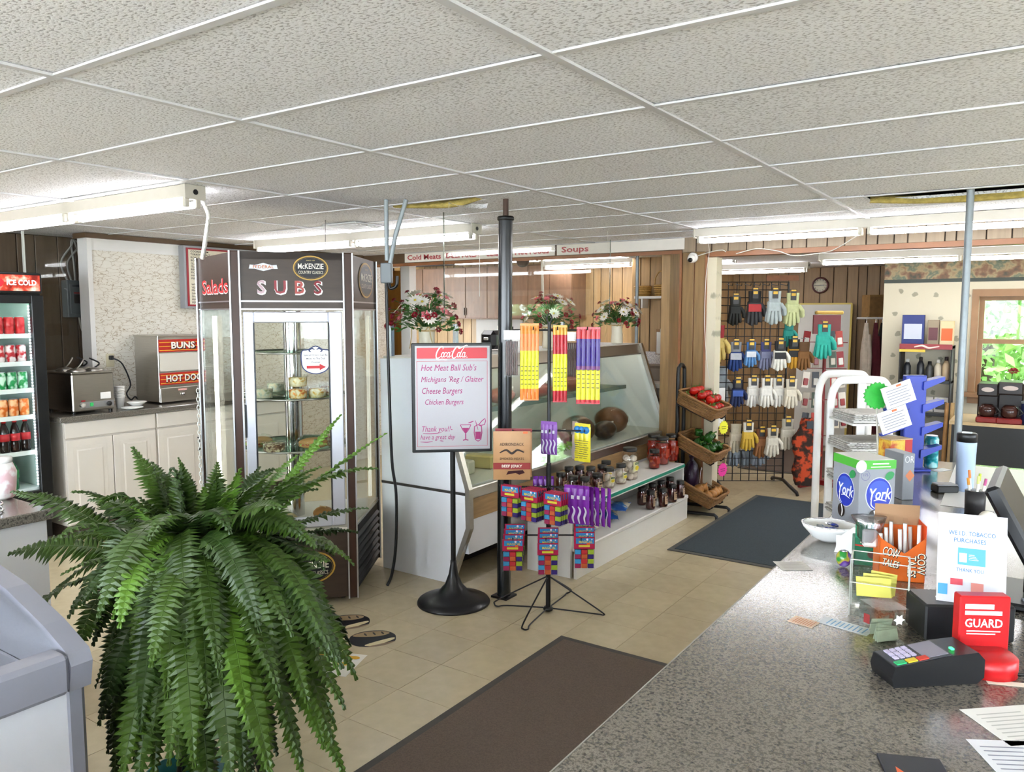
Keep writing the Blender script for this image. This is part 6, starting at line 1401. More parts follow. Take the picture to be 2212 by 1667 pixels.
# black display shelf with products
q0, q1 = P(1948, 690, b=8.75), P(2062, 690, b=8.75); t = thing('display_shelf', 'black display shelf with tools and bottles on the papered wall', 'shelf', ((q0.x + q1.x) / 2, 8.985, 0)); w = (q1.x - q0.x) / 2
SZ = [1.36, 1.02, .70, .38, .08]
for z in SZ: MB().box(-w, w, -.3, 0, z - .03, z, 0, .003).build('shelf_board', [BLACK], t)
for x in (-w, w - .012): MB().box(x, x + .012, -.3, 0, 0, 1.36).build('side_panel', [plain('#2a2826', .6)], t)
MB().box(-w, w, -.304, -.3, 1.325, 1.375).build('red_header', [plain('#8a2026', .4)], t); MB().box(-w, w * .0, -.3045, -.3, 1.295, 1.322).build('yellow_header', [plain('#cfb23a', .4)], t); k = MB(); ribbon(k, [(-.1, 1.345), (-.03, 1.36), (.03, 1.34), (.12, 1.355)], .018); k.build('pale_script_stroke', [plain('#e8c8bc', .5)], t, (0, -.3055, 0))
sx0 = (q0.x + q1.x) / 2
def product(name, label, cat, x, z, kind, c1, c2, w_=.06, h_=.18, y=-.18):
    t = thing(name, label, cat, (sx0 + x, 8.985 + y, z + .0005))
    if kind == 'box': MB().box(-w_ / 2, w_ / 2, -.03, .03, 0, h_, 0, .003).build('carton', [plain(c1, .45)], t); MB().box(-w_ * .4, w_ * .4, -.0325, -.03, h_ * .2, h_ * .7).build('front_print', [plain(c2, .45)], t)
    else: MB().lathe([(w_ * .42, 0), (w_ * .45, .01), (w_ * .45, h_ * .65), (w_ * .2, h_ * .85)], 14).build('bottle_body', [plain(c1, .3)], t); MB().lathe([(w_ * .22, h_ * .83), (w_ * .22, h_), (.0001, h_)], 12).build('cap', [plain(c2, .4)], t)
product('tool_set', 'blue carded tool set on top of the black display shelf', 'tool set', -.13, 1.36, 'box', '#1c2a6a', '#b8bcc8', .2, .3); product('carton', 'tan packaged tools beside the blue tool set', 'carton', .05, 1.36, 'box', '#8a7a62', '#5a2a30', .1, .25); product('carton', 'orange and white packages at the shelf top end', 'carton', .17, 1.36, 'box', '#c9b48a', '#c85a22', .12, .24)
for k, (x, c1, c2, h_, lab) in enumerate([(-.17, '#2a2c30', '#c9c9c4', .2, 'dark bottle at the left end of the second display shelf'), (-.05, '#26282c', '#2a2420', .22, 'black tool bottle on the second display shelf'), (.03, '#3a3a38', '#141414', .18, 'black spray bottle on the second display shelf'), (.105, '#bfb4a0', '#d8d4cc', .2, 'white capped bottle on the second display shelf'), (.175, '#b8a080', '#2a1c1c', .23, 'tan bottle with dark cap on the second display shelf')]): product('bottle', lab, 'bottle', x, 1.02, 'bottle', c1, c2, .075, h_)
for k, (x, c1, c2, lab) in enumerate([(.02, '#c9c5bd', '#8a8a88', 'white carton on the third display shelf'), (.15, '#d2cec6', '#3a3a3c', 'white printed carton on the third display shelf'), (-.14, '#4a4a50', '#8c8c90', 'grey carton on the third display shelf')]): product('carton', lab, 'carton', x, .70, 'box', c1, c2, .12, .15)
for k, (x, c1, lab) in enumerate([(-.12, '#2c2a28', 'dark crate on the fourth display shelf'), (.12, '#3a2a26', 'brown black crate on the fourth display shelf')]): product('crate', lab, 'crate', x, .38, 'box', c1, '#5a4a40', .17, .2)
# leaning bat and plank
for k, (px, lab, c) in enumerate([(2040, 'brown wooden plank leaning by the display shelf', '#a57c4c'), (2052, 'pale wooden plank leaning by the display shelf', '#b89a6a')]):
    p0_, p1_ = P(px - 6, 1050, b=8.45), P(px + 6, 870, b=8.62); tag(MB().tube([(p0_.x, p0_.y, .02), (p1_.x, p1_.y, p1_.z)], [.022, .018], 8).build('wood_plank', [mat('plank' + c, c, .5, var=.15)]), lab, 'wood')
# grey pipe post
q = P(2097, 410, z=CZ - .002); tag(MB().cyl((q.x, q.y, 0), (q.x, q.y, CZ), .019, n=14).build('pipe_post', [GREYPIPE]), 'grey pipe post from floor to ceiling behind the cash counter', 'post')
# table with coffee machines beneath the window
q0 = P(2060, 985, b=7.9); t = thing('back_table', 'black draped table below the window with wooden edge', 'table', (q0.x + .9, 8.2, 0)); MB().box(-.95, 1.2, -.3, .35, .70, .73).build('top', [mat('table_edge', '#b8a078', .5, var=.1)], t); MB().box(-.93, 1.18, -.28, .33, .02, .70).build('skirt', [BLACK], t)
for x in (-.88, 1.1):
    for y in (-.24, .28): MB().cyl((x, y, 0), (x, y, .7), .022, n=8).build('leg', [BLACK], t)
def coffee(label, px, w, h):
    q = P(px, 985, b=8.05); t = thing('coffee_maker', label, 'coffee maker', (q.x, 8.05, .7305)); M_ = mat('coffee_black', '#1c1513', .3)
    MB().box(-w, w, .0, .16, 0, h, 0, .012).box(-w, w, -.14, .02, h - .11, h, 0, .012).build('body', [M_], t); MB().box(-w, w, -.15, .0, 0, .05, 0, .01).build('warming_plate', [mat('coffee_red', '#7a1614', .35)], t); MB().lathe([(.05, .05), (.065, .07), (.065, .13), (.04, .16)], 16, (0, -.07, 0)).build('carafe', [mat('carafe', '#3a211c', .1)], t); MB().tube([(.06, -.1, .07), (.1, -.12, .1), (.06, -.1, .15)], .008, 6).build('handle', [BLACK], t); k = MB(); disc(k, 0, h - .05, w * .6, .02, -.1405, 0, 16); k.build('badge', [plain('#b8a8a0', .4)], t)
coffee('black and red coffee maker nearer the grey pipe post', 2128, .08, .34); coffee('larger black and red coffee maker under the window', 2176, .095, .36)
product_ = thing('coffee_tin', 'dark coffee tin at the end of the back table', 'tin', (P(2213, 985, b=7.98).x, 7.98, .7305)); MB().lathe([(.045, 0), (.045, .18), (.0001, .18)], 16).build('tin_wall', [plain('#20284a', .35)], product_); MB().lathe([(.047, .18), (.047, .2), (.0001, .2)], 16).build('tin_lid', [plain('#8a8c90', .35)], product_)
# newspaper rack (white arches)
q = P(1862, 950, Y=5.0); nr = thing('newspaper_rack', 'white metal newspaper rack with arched frame', 'rack', (q.x, q.y, 0), FRONT)
for y, w, top in ((.04, .19, 1.25), (.3, .17, 1.27)):
    MB().tube(smooth_pts([(-w, y, 0), (-w, y, .9), (-w, y, top - .12), (-w * .8, y, top - .02), (-w * .45, y, top), (w * .45, y, top), (w * .8, y, top - .02), (w, y, top - .12), (w, y, .9), (w, y, 0)], 6), [(.026, .013)] * 55, 8, flat=(1, 0, 0)).build('arched_frame', [WHITE], nr)
MB().box(-.02, .03, .036, .05, .1, 1.24).build('centre_slat', [WHITE], nr)
NZ = [1.02, .85, .64, .42]
for z in NZ: 
    MB().box(-.21, .2, -.34, .015, z - .012, z).build('tray', [WHITE], nr); MB().tube([(-.21, -.345, z + .012), (.2, -.345, z + .012)], .005, 6).build('tray_lip', [WHITE], nr)
NM = Matrix.Translation((q.x, q.y, 0)) @ Matrix.Rotation(FRONT, 4, 'Z')
M_NEWS = ramp_mat('newsprint', [(.42, '#8d8a84'), (.5, '#c9c6bf'), (.6, '#dcdad4')], 60, .8, detail=4, stretch=(1, 6, 1))
for i, z in enumerate(NZ):
    for j in range(5):
        loc = NM @ Vector((random.uniform(-.012, .012) + (.02 if i == 0 else 0), -.155 + random.uniform(-.01, .01), z + .0008 + j * .011)); t = thing('newspaper', ['newspaper in the stack on the top tray of the newspaper rack', 'newspaper in the stack on the second rack tray', 'newspaper in the stack on the third rack tray', 'newspaper in the lowest stack of the newspaper rack'][i], 'newspaper', loc, FRONT + random.uniform(-.05, .05), ['top tray papers', 'second tray papers', 'third tray papers', 'lowest tray papers'][i])
        MB().box(-.225, .2, -.17, .14, 0, .0095, 0, .003).build('folded_sheets', [M_NEWS], t); MB().box(-.15, .15, -.1, .1, .0095, .0102).build('headline_block', [plain('#b3b0aa', .8)], t)
# blue card rack on the counter end
CT = .921
q = P(1967, 1014, z=CT); br = thing('card_rack', 'blue zigzag card rack standing on the far end of the counter', 'rack', (q.x, q.y, CT), FRONT)
M_BLU = mat('blue_plastic', '#23389a', .35)
MB().box(-.05, .05, -.02, .02, 0, .46, 0, .004).build('spine', [M_BLU], br)
MB().box(-.07, .07, -.06, .06, 0, .012, 0, .004).build('base', [M_BLU], br)
for k in range(4):
    z = .06 + .11 * k
    MB().extr([(.03, -.03, z), (.13, -.03, z + .045), (.13, -.03, z + .065), (.03, -.03, z + .04)], (0, .06, 0)).build('right_ledge', [M_BLU], br)
    if k >= 2: MB().extr([(-.03, -.03, z), (-.15, -.03, z - .04), (-.15, -.03, z - .02), (-.03, -.03, z + .02)], (0, .06, 0)).build('left_ledge', [M_BLU], br)
BRM = Matrix.Translation((q.x, q.y, CT)) @ Matrix.Rotation(FRONT, 4, 'Z')
for k, (x, z, lab) in enumerate([(-.1, .37, 'white notice card in the upper pocket of the blue rack'), (-.115, .25, 'white notice card in the lower pocket of the blue rack')]):
    t = thing('notice_card', lab, 'card', BRM @ Vector((x, -.05, z)), rot=(0, R(-20), FRONT)); MB().box(-.072, .072, -.004, .004, -.05, .055).build('card', [PAPER], t); MB().box(-.078, .078, .004, .03, -.058, -.045).build('blue_tray', [M_BLU], t); k_ = MB()
    for j in range(6): rect(k_, -.055, .055 - .01 * (j % 2), .03 - j * .013, .034 - j * .013, -.0046)
    k_.build('print_lines', [plain('#8a8c94', .6)], t); k_ = MB(); rect(k_, .0, .025, .04, .05, -.0046); k_.build('price_sticker', [plain('#e06a40', .5)], t)
t = thing('green_rosette', 'bright green round rosette beside the blue card rack', 'rosette', BRM @ Vector((-.175, .0, .36)), FRONT); b = MB(); pts = []
for i in range(40): an = 2 * math.pi * i / 40; r_ = .066 if i % 2 else .058; pts.append((r_ * math.cos(an), 0, r_ * math.sin(an)))
b.extr(pts, (0, .012, 0)); b.build('fringed_disc', [mat('lime_green', '#2fae3c', .5, var=.15, vscale=40)], t); MB().cyl((0, .006, -.06), (.02, .006, -.36), .004, n=6).build('stick', [plain('#d8d4c8', .5)], t)
t = thing('food_box', 'yellow and red printed food carton under the blue rack cards', 'carton', BRM @ Vector((-.14, -.12, .0005)), rot=(0, 0, FRONT + .3)); MB().box(-.06, .06, -.04, .04, 0, .17, 0, .003).build('carton', [ramp_mat('pizza_print', [(.4, '#c8862a'), (.5, '#e2bc4a'), (.62, '#b8502a')], 14, .5)], t); MB().box(.02, .061, -.0415, .0415, .0, .172).build('red_side', [plain('#b02a26', .5)], t); MB().box(-.062, .062, -.042, .042, .17, .175).build('top_flap', [plain('#b8a07c', .6)], t)
# ------------------------------------------------------------------ cash counter and what lies on it
cc = thing('cash_counter', 'long dark speckled laminate cash counter', 'counter', (-.15, 1.7, 0))
MB().box(-.5, .5, -2.9, 2.85, .885, .92, 0, .004).build('top', [M_GRANITE], cc)
MB().box(-.503, -.5, -2.9, 2.85, .887, .917).build('edge_band', [plain('#a8a49c', .35)], cc)
MB().box(-.46, .46, -2.86, 2.8, .08, .885).build('body', [mat('counter_side', '#8a7a64', .5, var=.08)], cc)
MB().box(-.42, .42, -2.8, 2.75, 0, .08).build('toe_kick', [BLACK], cc)
C = .9205
def ct(px, py): v = P(px, py, z=C); v.z = C + .0003; return v
# tall candy carton
ya = R(41.7)
yk = thing('candy_carton', 'grey and blue peppermint candy carton reading York on the counter', 'carton', ct(1852, 1145), ya)
M_YG = mat('york_grey', '#8d9096', .4, var=.03); M_YB = mat('york_blue', '#2336a8', .35)
w, d, h = .135, .171, .245
bx = MB().box(0, w, 0, d, 0, h, 0, .002).build('carton', [M_YG], yk)
MB().box(-.0006, w + .0006, -.0006, d + .0006, h - .03, h + .0006).build('green_band', [plain('#4aa836', .4)], yk)
MB().box(.004, w - .004, .004, d - .004, h + .0006, h + .0016).build('white_top', [plain('#d8d6d2', .5)], yk)
k = MB(); disc(k, .005, h - .02, .02, .022, -.0012, 0, 18); k.build('white_corner', [plain('#dcdcd8', .5)], yk)
q = MB(); rect(q, w * .35, w * .8, h - .014, h - .009, -.0012); rect(q, w * .3, w * .85, h - .024, h - .021, -.0012); q.build('pale_print', [plain('#d8e8c8', .5)], yk)
def york_face(par, rx, rz, cx, cz, rot, org):
    e = bpy.data.objects.new('print_face', None); 
    b = MB(); disc(b, cx, cz, rx * 1.07, rz * 1.05, 0, 1); disc(b, cx, cz, rx, rz, -.0005, 0); disc(b, cx, cz + rz * .3, rx * .8, rz * .55, -.0007, 2)
    o = b.build('oval_print', [M_YB, plain('#c9ccd6', .4), plain('#3a56bc', .35)], par, org, rot)
    text('York', rz * .95, plain('#e6e6ea', .4), o, (cx, -.0015, cz), width=rx * 1.75, shear=.25, bold=.02)
    q = MB(); ribbon(q, [(cx - rx * .4, cz - rz * .38), (cx, cz - rz * .3), (cx + rx * .6, cz - rz * .42)], rz * .08); ribbon(q, [(cx - rx * .55, cz - rz * .1), (cx - rx * .6, cz - rz * .6), (cx - rx * .3, cz - rz * .85)], rz * .07); q.build('swash', [plain('#e6e6ea', .4)], o, (0, -.0015, 0))
    q = MB(); disc(q, cx - rx * .35, cz - rz * 1.35, rx * .42, rz * .42, -.001, 0, 18); o2 = q.build('patty_print', [plain('#2c2420', .4)], o); q = MB(); ribbon(q, [(cx - rx * .35, cz - rz * .98), (cx - rx * .2, cz - rz * 1.35), (cx - rx * .3, cz - rz * 1.7)], rx * .16); q.build('mint_filling', [plain('#e8e8e8', .4)], o2, (0, -.0016, 0))
    q = MB(); ribbon(q, [(cx + rx * .5, cz + rz * .95), (cx + rx * .85, cz + rz * 1.15), (cx + rx * 1.1, cz + rz * 1.1)], rz * .5); q.build('leaf_print', [plain('#2c8a4e', .4)], o, (0, -.0018, 0))
    return o
york_face(bx, .047, .058, w * .55, .125, (0, 0, 0), (0, -.0008, 0))
york_face(bx, .056, .058, -d * .5, .125, (0, 0, R(-90)), (-.0008, 0, 0))
k = MB(); ribbon(k, ell(.022, h - .052, .016, .017, 16), .0012, 0, 1, False, True); k.build('ring_print', [plain('#5a5288', .4)], yk, (0, -.0012, 0)); text('175', .014, plain('#5a5288', .4), yk, (.022, -.0012, h - .05))
k = thing('open_carton', 'second grey carton standing behind the York carton', 'carton', ct(1948, 1080), ya); MB().box(0, .05, 0, .13, 0, .19, 0, .002).build('carton', [M_YG], k); text('OR', .04, plain('#d4d4d4', .4), k, (.025, -.001, .165), width=.04); q = MB(); q.poly([(.01, -.001, .1), (.03, -.001, .125), (.05, -.001, .1), (.03, -.001, .075)]); q.build('orange_diamond', [plain('#d08058', .4)], k)
# candy dish
p = ct(1792, 1168); t = thing('candy_dish', 'white oval dish heaped with foil candies on the counter edge', 'dish', p, R(10)); b = MB().lathe([(.03, 0), (.055, .012), (.085, .045), (.092, .06), (.086, .058), (.05, .018), (.0001, .014)], 26); b.v = [(x * 1.0, y * .8, z) for x, y, z in b.v]; b.build('dish', [mat('dish_white', '#e6e6e4', .2)], t); q = MB().tube([(.088 * math.cos(i * math.pi / 12), .07 * math.sin(i * math.pi / 12), .058) for i in range(24)], .003, 5, closed=True).build('foil_rim', [CHROME], t)
rr = random.Random(6); M_FB = mat('foil_blue', '#3a4aa0', .2, metal=.7); M_FS = mat('foil_silver', '#b8bcc8', .15, metal=.9)
for j in range(14):
    an = rr.uniform(0, 6.28); r_ = rr.uniform(0, .055); c = thing('foil_candy', 'blue foil mint in the white candy dish' if j % 2 else 'silver foil mint in the white candy dish', 'candy', (p.x + r_ * math.cos(an), p.y + r_ * .8 * math.sin(an), p.z + .028 + .008 * (j % 3)), rot=(rr.uniform(-.4, .4), rr.uniform(-.4, .4), rr.random() * 6), group='blue foil mints' if j % 2 else 'silver foil mints'); MB().lathe([(.006, 0), (.013, .003), (.013, .008), (.006, .012), (.0001, .012)], 10).build('patty', [M_FB if j % 2 else M_FS], c); MB().box(-.017, .017, -.004, .004, .004, .007).build('foil_twist', [M_FS], c)
p = ct(1842, 1196); t = thing('paper_tent', 'white folded paper leaning beside the candy dish', 'card', p, FRONT - .4); q = MB(); q.extr([(-.055, 0, 0), (.06, 0, 0), (.05, 0, .075), (-.0, 0, .085), (-.04, 0, .05)], (0, .002, 0)); q.xf(Matrix.Rotation(R(-25), 4, 'X')); q.build('sheet', [PAPER], t); MB().box(-.05, .05, .02, .022, 0, .05).build('prop', [PAPER], t)
# eggs of foil
M_EGGP = ramp_mat('foil_egg_print', [(.38, '#2a8a3a'), (.47, '#b8a83a'), (.53, '#5a2a8c'), (.64, '#8a7ac0')], 26, .15, detail=1)
for k_, (px, py, r_, lab) in enumerate([(1822, 1224, .026, 'purple and green foil chocolate egg on the counter'), (1848, 1216, .018, 'small purple foil egg behind the bigger egg')]): v = ct(px, py); t = thing('foil_egg', lab, 'chocolate egg', (v.x, v.y, C + .0003)); MB().sph((0, 0, r_), (r_ * .85, r_ * .85, r_), 16, 10).build('egg', [M_EGGP], t); MB().lathe([(r_ * .5, r_ * 1.86), (r_ * .2, r_ * 1.99), (.0001, r_ * 2.01)], 12).build('crown_foil', [M_FS], t)
# green mint carton
t = thing('mint_carton', 'green mint candy carton with a red line behind the acrylic holder', 'carton', ct(1845, 1220), FRONT - .25); MB().box(0, .075, 0, .05, 0, .085, 0, .002).build('carton', [plain('#1c6a4c', .4)], t); MB().extr([(0, -.001, .06), (.075, -.001, .055), (.075, -.001, .06), (0, -.001, .065)], (0, .0006, 0)).build('red_line', [plain('#b03028', .4)], t); q = MB(); disc(q, .05, .035, .015, .012, -.0012, 0, 14); q.build('chocolate_print', [plain('#4a2a20', .4)], t); MB().extr([(0, .0, .085), (.075, 0, .085), (.07, .03, .125), (.005, .03, .125)], (0, .0015, 0)).build('open_flap', [plain('#2a8060', .4)], t); q = MB(); ribbon(q, [(.015, .07), (.025, .078), (.04, .075)], .006); q.build('arch_print', [plain('#d8cdb8', .4)], t, (0, -.0012, 0))
# orange candy box
ca = R(20); t = thing('candy_box', 'orange open candy box reading COW TALES with wrapped sticks', 'candy box', ct(1897, 1252), ca); M_OR = mat('cow_orange', '#d8641c', .4, var=.03); w, d, h = .12, .085, .13
b = MB(); b.extr([(0, 0, 0), (w, 0, 0), (w, 0, h), (w * .55, 0, h * .62), (0, 0, h * .95)], (0, .002, 0)); b.box(0, .002, 0, d, 0, h * .95).box(0, w, d - .002, d, 0, h * 1.1).box(0, w, 0, d, 0, .002); b.build('box', [M_OR], t); MB().box(w - .002, w, 0, d, 0, h * 1.25).build('tall_side', [plain('#d24a22', .4)], t); MB().box(.0, w, d, d + .002, h * .8, h * 1.55).build('cardboard_back', [plain('#a58160', .7)], t)
for s_, x, z, sz, an in (('COW', .03, .082, .034, 12), ('TALES', .03, .05, .028, 12), ('COW', .108, .055, .03, 90), ('TALES', .084, .045, .03, 90)):
    text(s_, sz, plain('#22140c', .5), t, (x + .001, -.0008, z - .001), (R(90), R(an), 0), bold=.06, width=.047 if an < 50 else .064); text(s_, sz, plain('#efe6d2', .5), t, (x, -.0014, z), (R(90), R(an), 0), bold=.01, width=.044 if an < 50 else .061)
CM = Matrix.Translation(ct(1897, 1252)) @ Matrix.Rotation(ca, 4, 'Z')
for j in range(9): 
    v = CM @ Vector((.016 + .0115 * j, .02 + .012 * (j % 4), .004)); s_ = thing('candy_stick', 'white wrapped caramel stick in the orange candy box', 'candy stick', v, ca, 'wrapped caramel sticks'); MB().cyl((0, 0, 0), (-.01 + .004 * (j % 3), .004, .125 + .015 * (j % 3)), .0055, n=8).build('stick', [mat('stick_white', '#e2dfda', .3)], s_); MB().box(-.016 + .004 * (j % 3), -.004 + .004 * (j % 3), .002, .006, .12 + .015 * (j % 3), .14 + .015 * (j % 3)).build('twist_end', [M_FOILC], s_)
t = thing('clear_candy_bag', 'clear cellophane bag sticking out of the orange box', 'bag', CM @ Vector((-.02, .035, .085)), ca); b = MB(); rr = random.Random(12)
b.lathe([(.015, 0), (.03, .03), (.035, .06), (.05, .09)], 10); b.v = [(x + rr.uniform(-.006, .006), y * .5 + rr.uniform(-.004, .004), z) for x, y, z in b.v]; b.build('cellophane', [pane('cellophane', '#eeeef2', .12, .85, .2)], t); MB().box(-.02, .02, -.01, .01, .0, .05, 0, .005).build('white_contents', [plain('#dcdad6', .5)], t)
# acrylic holder with flag print, donation box
aa = R(8); t = thing('acrylic_holder', 'clear acrylic leaflet holder with flag print and yellow slips', 'holder', ct(1832, 1328), aa); w, d, h = .135, .085, .145
b = MB(); b.box(0, w, 0, .002, 0, h).box(0, .002, 0, d, 0, h).box(w - .002, w, 0, d, 0, h).box(0, w, d - .002, d, 0, h).box(0, w, 0, d, 0, .002); b.build('acrylic_box', [CLEAR], t)
eg = MB()
for x in (0, w - .003): 
    for y in (0, d - .003): eg.box(x, x + .003, y, y + .003, 0, h)
for y in (0, d - .003): eg.box(0, w, y, y + .003, h - .002, h)
for x in (0, w - .003): eg.box(x, x + .003, 0, d, h - .002, h)
for z in (.085,): eg.box(0, w, -.001, .002, z, z + .002)
eg.build('bright_edges', [mat('acrylic_edge', '#cfcfc8', .2, alpha=.75)], t)
fg = MB(); fg.poly([(w + .0006, .006, .05), (w + .0006, d - .006, .045), (w + .0006, d - .006, h - .01), (w + .0006, .006, h - .015)]); fo = fg.build('flag_print', [plain('#c9c0bc', .4)], t); q = MB()
for j in range(4): q.poly([(w + .001, .02 + .004 * j, .06 + j * .018), (w + .001, d - .01, .058 + j * .018), (w + .001, d - .01, .066 + j * .018), (w + .001, .02 + .004 * j, .069 + j * .018)])
q.build('red_stripes', [plain('#a8343c', .4)], fo); q = MB(); q.poly([(w + .0012, .008, .075), (w + .0012, .034, .08), (w + .0012, .034, h - .02), (w + .0012, .008, h - .02)]); q.build('blue_canton', [plain('#3a3a78', .4)], fo)
for j in range(3): MB().box(.02 + .01 * j, .1, .02 + .015 * j, .0205 + .015 * j, .045 + .005 * j, .095 + .008 * j).build('yellow_slip', [plain('#cfc45a', .6)], t, rot=(0, R(4 * j - 4), 0))
HM = Matrix.Translation(ct(1832, 1328)) @ Matrix.Rotation(aa, 4, 'Z')
da = R(40); t = thing('donation_box', 'small clear donation box with folded banknotes and white star', 'donation box', ct(1893, 1396), da); s_ = .075
b = MB(); b.box(0, s_, 0, .0015, 0, s_ * 1.1).box(0, .0015, 0, s_, 0, s_ * 1.1).box(s_ - .0015, s_, 0, s_, 0, s_ * 1.1).box(0, s_, s_ - .0015, s_, 0, s_ * 1.1).box(0, s_, 0, s_, 0, .0015).box(0, s_, 0, s_, s_ * 1.1, s_ * 1.1 + .0015); b.build('clear_box', [CLEAR], t); st5 = []
for i in range(12): an = i * math.pi / 6; r_ = .014 if i % 2 == 0 else .008; st5.append((.052 + r_ * math.cos(an), -.0008, .06 + r_ * math.sin(an)))
b = MB(); b.poly(st5); b.build('white_star', [plain('#e8e6e2', .5)], t); q = MB(); q.poly([(-.001, .03, .04), (-.001, .055, .036), (-.001, .055, .058), (-.001, .03, .062)]); q.build('flag_sticker', [ramp_mat('flag_mini', [(.45, '#8a3030'), (.55, '#d8d4cc')], 60, .5, kind='wave')], t)
for j in range(5): MB().box(.01, .062, .012 + .01 * j, .014 + .01 * j, .004, .03 + .006 * (j % 3), 0, .0005).build('banknote', [mat('banknote', '#9aa48c', .7, var=.15, vscale=40)], t, rot=(R(6 * j - 10), R(8 * (j % 3) - 6), 0))
# ticket strips, slips
def sheet(label, px, py, w, l, rz, m_, name='paper_slip', cat='paper', rows=6, ink='#9aa0b0', th=.0006):
    v = ct(px, py); t = thing(name, label, cat, v, rz); MB().box(-w / 2, w / 2, -l / 2, l / 2, 0, th).build('sheet', [m_], t); q = MB()
    for j in range(rows):
        y0 = -l * .4 + l * .8 * j / rows; q.poly([(-w * .38, y0, th + .0004), (w * (.38 - .1 * (j % 2)), y0, th + .0004), (w * (.38 - .1 * (j % 2)), y0 + l * .028, th + .0004), (-w * .38, y0 + l * .028, th + .0004)])
    q.build('print_lines', [plain(ink, .6)], t); return t
ra = math.atan2(1.965 - 1.99, .13)
sheet('orange printed ticket at the end of the ticket strip', 1736, 1343, .05, .062, ra + R(90), plain('#e8cbb4', .5), 'ticket', 'ticket', 8, '#d07848'); sheet('long white and blue ticket strip on the counter', 1826, 1352, .05, .12, ra + R(90), plain('#dce2e8', .5), 'ticket', 'ticket', 9, '#7aa8d0')
sheet('rounded white receipt slip at the counter edge', 1712, 1222, .09, .085, R(35), plain('#d9d6d0', .5), rows=7, ink='#b8b0a8'); sheet('small stack of paper slips sticking out by the candy dish', 1762, 1130, .03, .06, R(100), PAPER, rows=2)
sheet('white printed form at the cashier side of the counter', 2200, 1565, .14, .13, R(42), PAPER, rows=8, ink='#c0c0bc'); sheet('white printed receipt sheet below the form', 2190, 1640, .1, .12, R(30), plain('#e2e4ea', .5), rows=7, ink='#8a90a0'); sheet('large white sheet painting the window reflection on the far counter part', 2192, 1056, .5, 1.0, R(2), plain('#ecebe6', .35), rows=0, th=.0012)  # last sheet is added, its white paints the window's reflection in the counter
sheet('cream paper scrap beside the teal can', 2032, 1015, .1, .05, R(60), PAPER, rows=0); sheet('thin paper strip beside the black cable', 2190, 1478, .02, .1, R(110), plain('#e0dccb', .6), rows=0)
# black riser box with tobacco notice
v = ct(1997, 1384); t = thing('riser_box', 'low black riser box on the counter carrying the notice', 'box', (v.x, v.y, C + .0003), R(30)); MB().box(0, .2, 0, .11, 0, .085, 0, .004).build('box', [mat('riser_black', '#141517', .4)], t); MB().box(.004, .196, .004, .106, .085, .0865).build('top_panel', [mat('riser_top', '#2a2826', .35)], t)
RB = Matrix.Translation((v.x, v.y, C)) @ Matrix.Rotation(R(30), 4, 'Z')
tb_ = RB @ Vector((.035, .03, .0872)); na = FRONT - R(24)
t = thing('tobacco_notice', 'white notice about tobacco purchases in a curved acrylic stand', 'notice', (tb_.x, tb_.y, C + .0875), na)
W_, H_ = .14, .205; tilt = Matrix.Rotation(R(-12), 4, 'X')
b = MB(); b.box(0, W_, 0, .0015, 0, H_).xf(tilt); pg = b.build('page', [plain('#bcbcc2', .5)], t); q = MB(); pts = [(0, .0, .0), (.0, .03, -.0), (.0, .05, .03), (.0, .055, .09), (.0, .05, .17)]
for a_, b_ in zip(pts[:-1], pts[1:]): q.poly([(0, a_[1], max(a_[2], 0)), (W_, a_[1], max(a_[2], 0)), (W_, b_[1], max(b_[2], 0)), (0, b_[1], max(b_[2], 0))], 0, True)
q.build('acrylic_back', [CLEAR], t)
def onp(s_, size, x, z, w_, c='#2c6a9c'): o = text(s_, size, plain(c, .5), pg, tilt @ Vector((x, -.0012, z)), (R(90 - 12), 0, 0), width=w_); return o
onp('WE I.D. TOBACCO', .014, W_ * .5, H_ * .78, .095); onp('PURCHASES', .014, W_ * .47, H_ * .7, .065); onp('THANK YOU', .012, W_ * .48, H_ * .37, .055)
def prt(x0, x1, z0, z1, c, nm, y=-.001): q = MB(); rect(q, x0, x1, z0, z1, y); q.xf(tilt); return q.build(nm, [plain(c, .45)], pg)
prt(W_ * .3, W_ * .7, H_ * .43, H_ * .62, '#3a8cc8', 'blue_card_picture'); prt(W_ * .32, W_ * .43, H_ * .46, H_ * .56, '#e2e6ea', 'white_portrait', -.0014)
for j in range(4): prt(W_ * .46, W_ * (.6 - .02 * j), H_ * (.49 + .018 * j), H_ * (.495 + .018 * j), '#dfe8ee', 'card_line', -.0014)
prt(W_ * .02, W_ * .16, H_ * .08, H_ * .2, '#3a8cc8', 'blue_block'); prt(W_ * .72, W_ * .86, H_ * .02, H_ * .14, '#3a8cc8', 'blue_block'); prt(W_ * .2, W_ * .38, H_ * .2, H_ * .27, '#b83a48', 'red_words'); prt(W_ * .5, W_ * .68, H_ * .1, H_ * .24, '#c07a72', 'hand_picture')
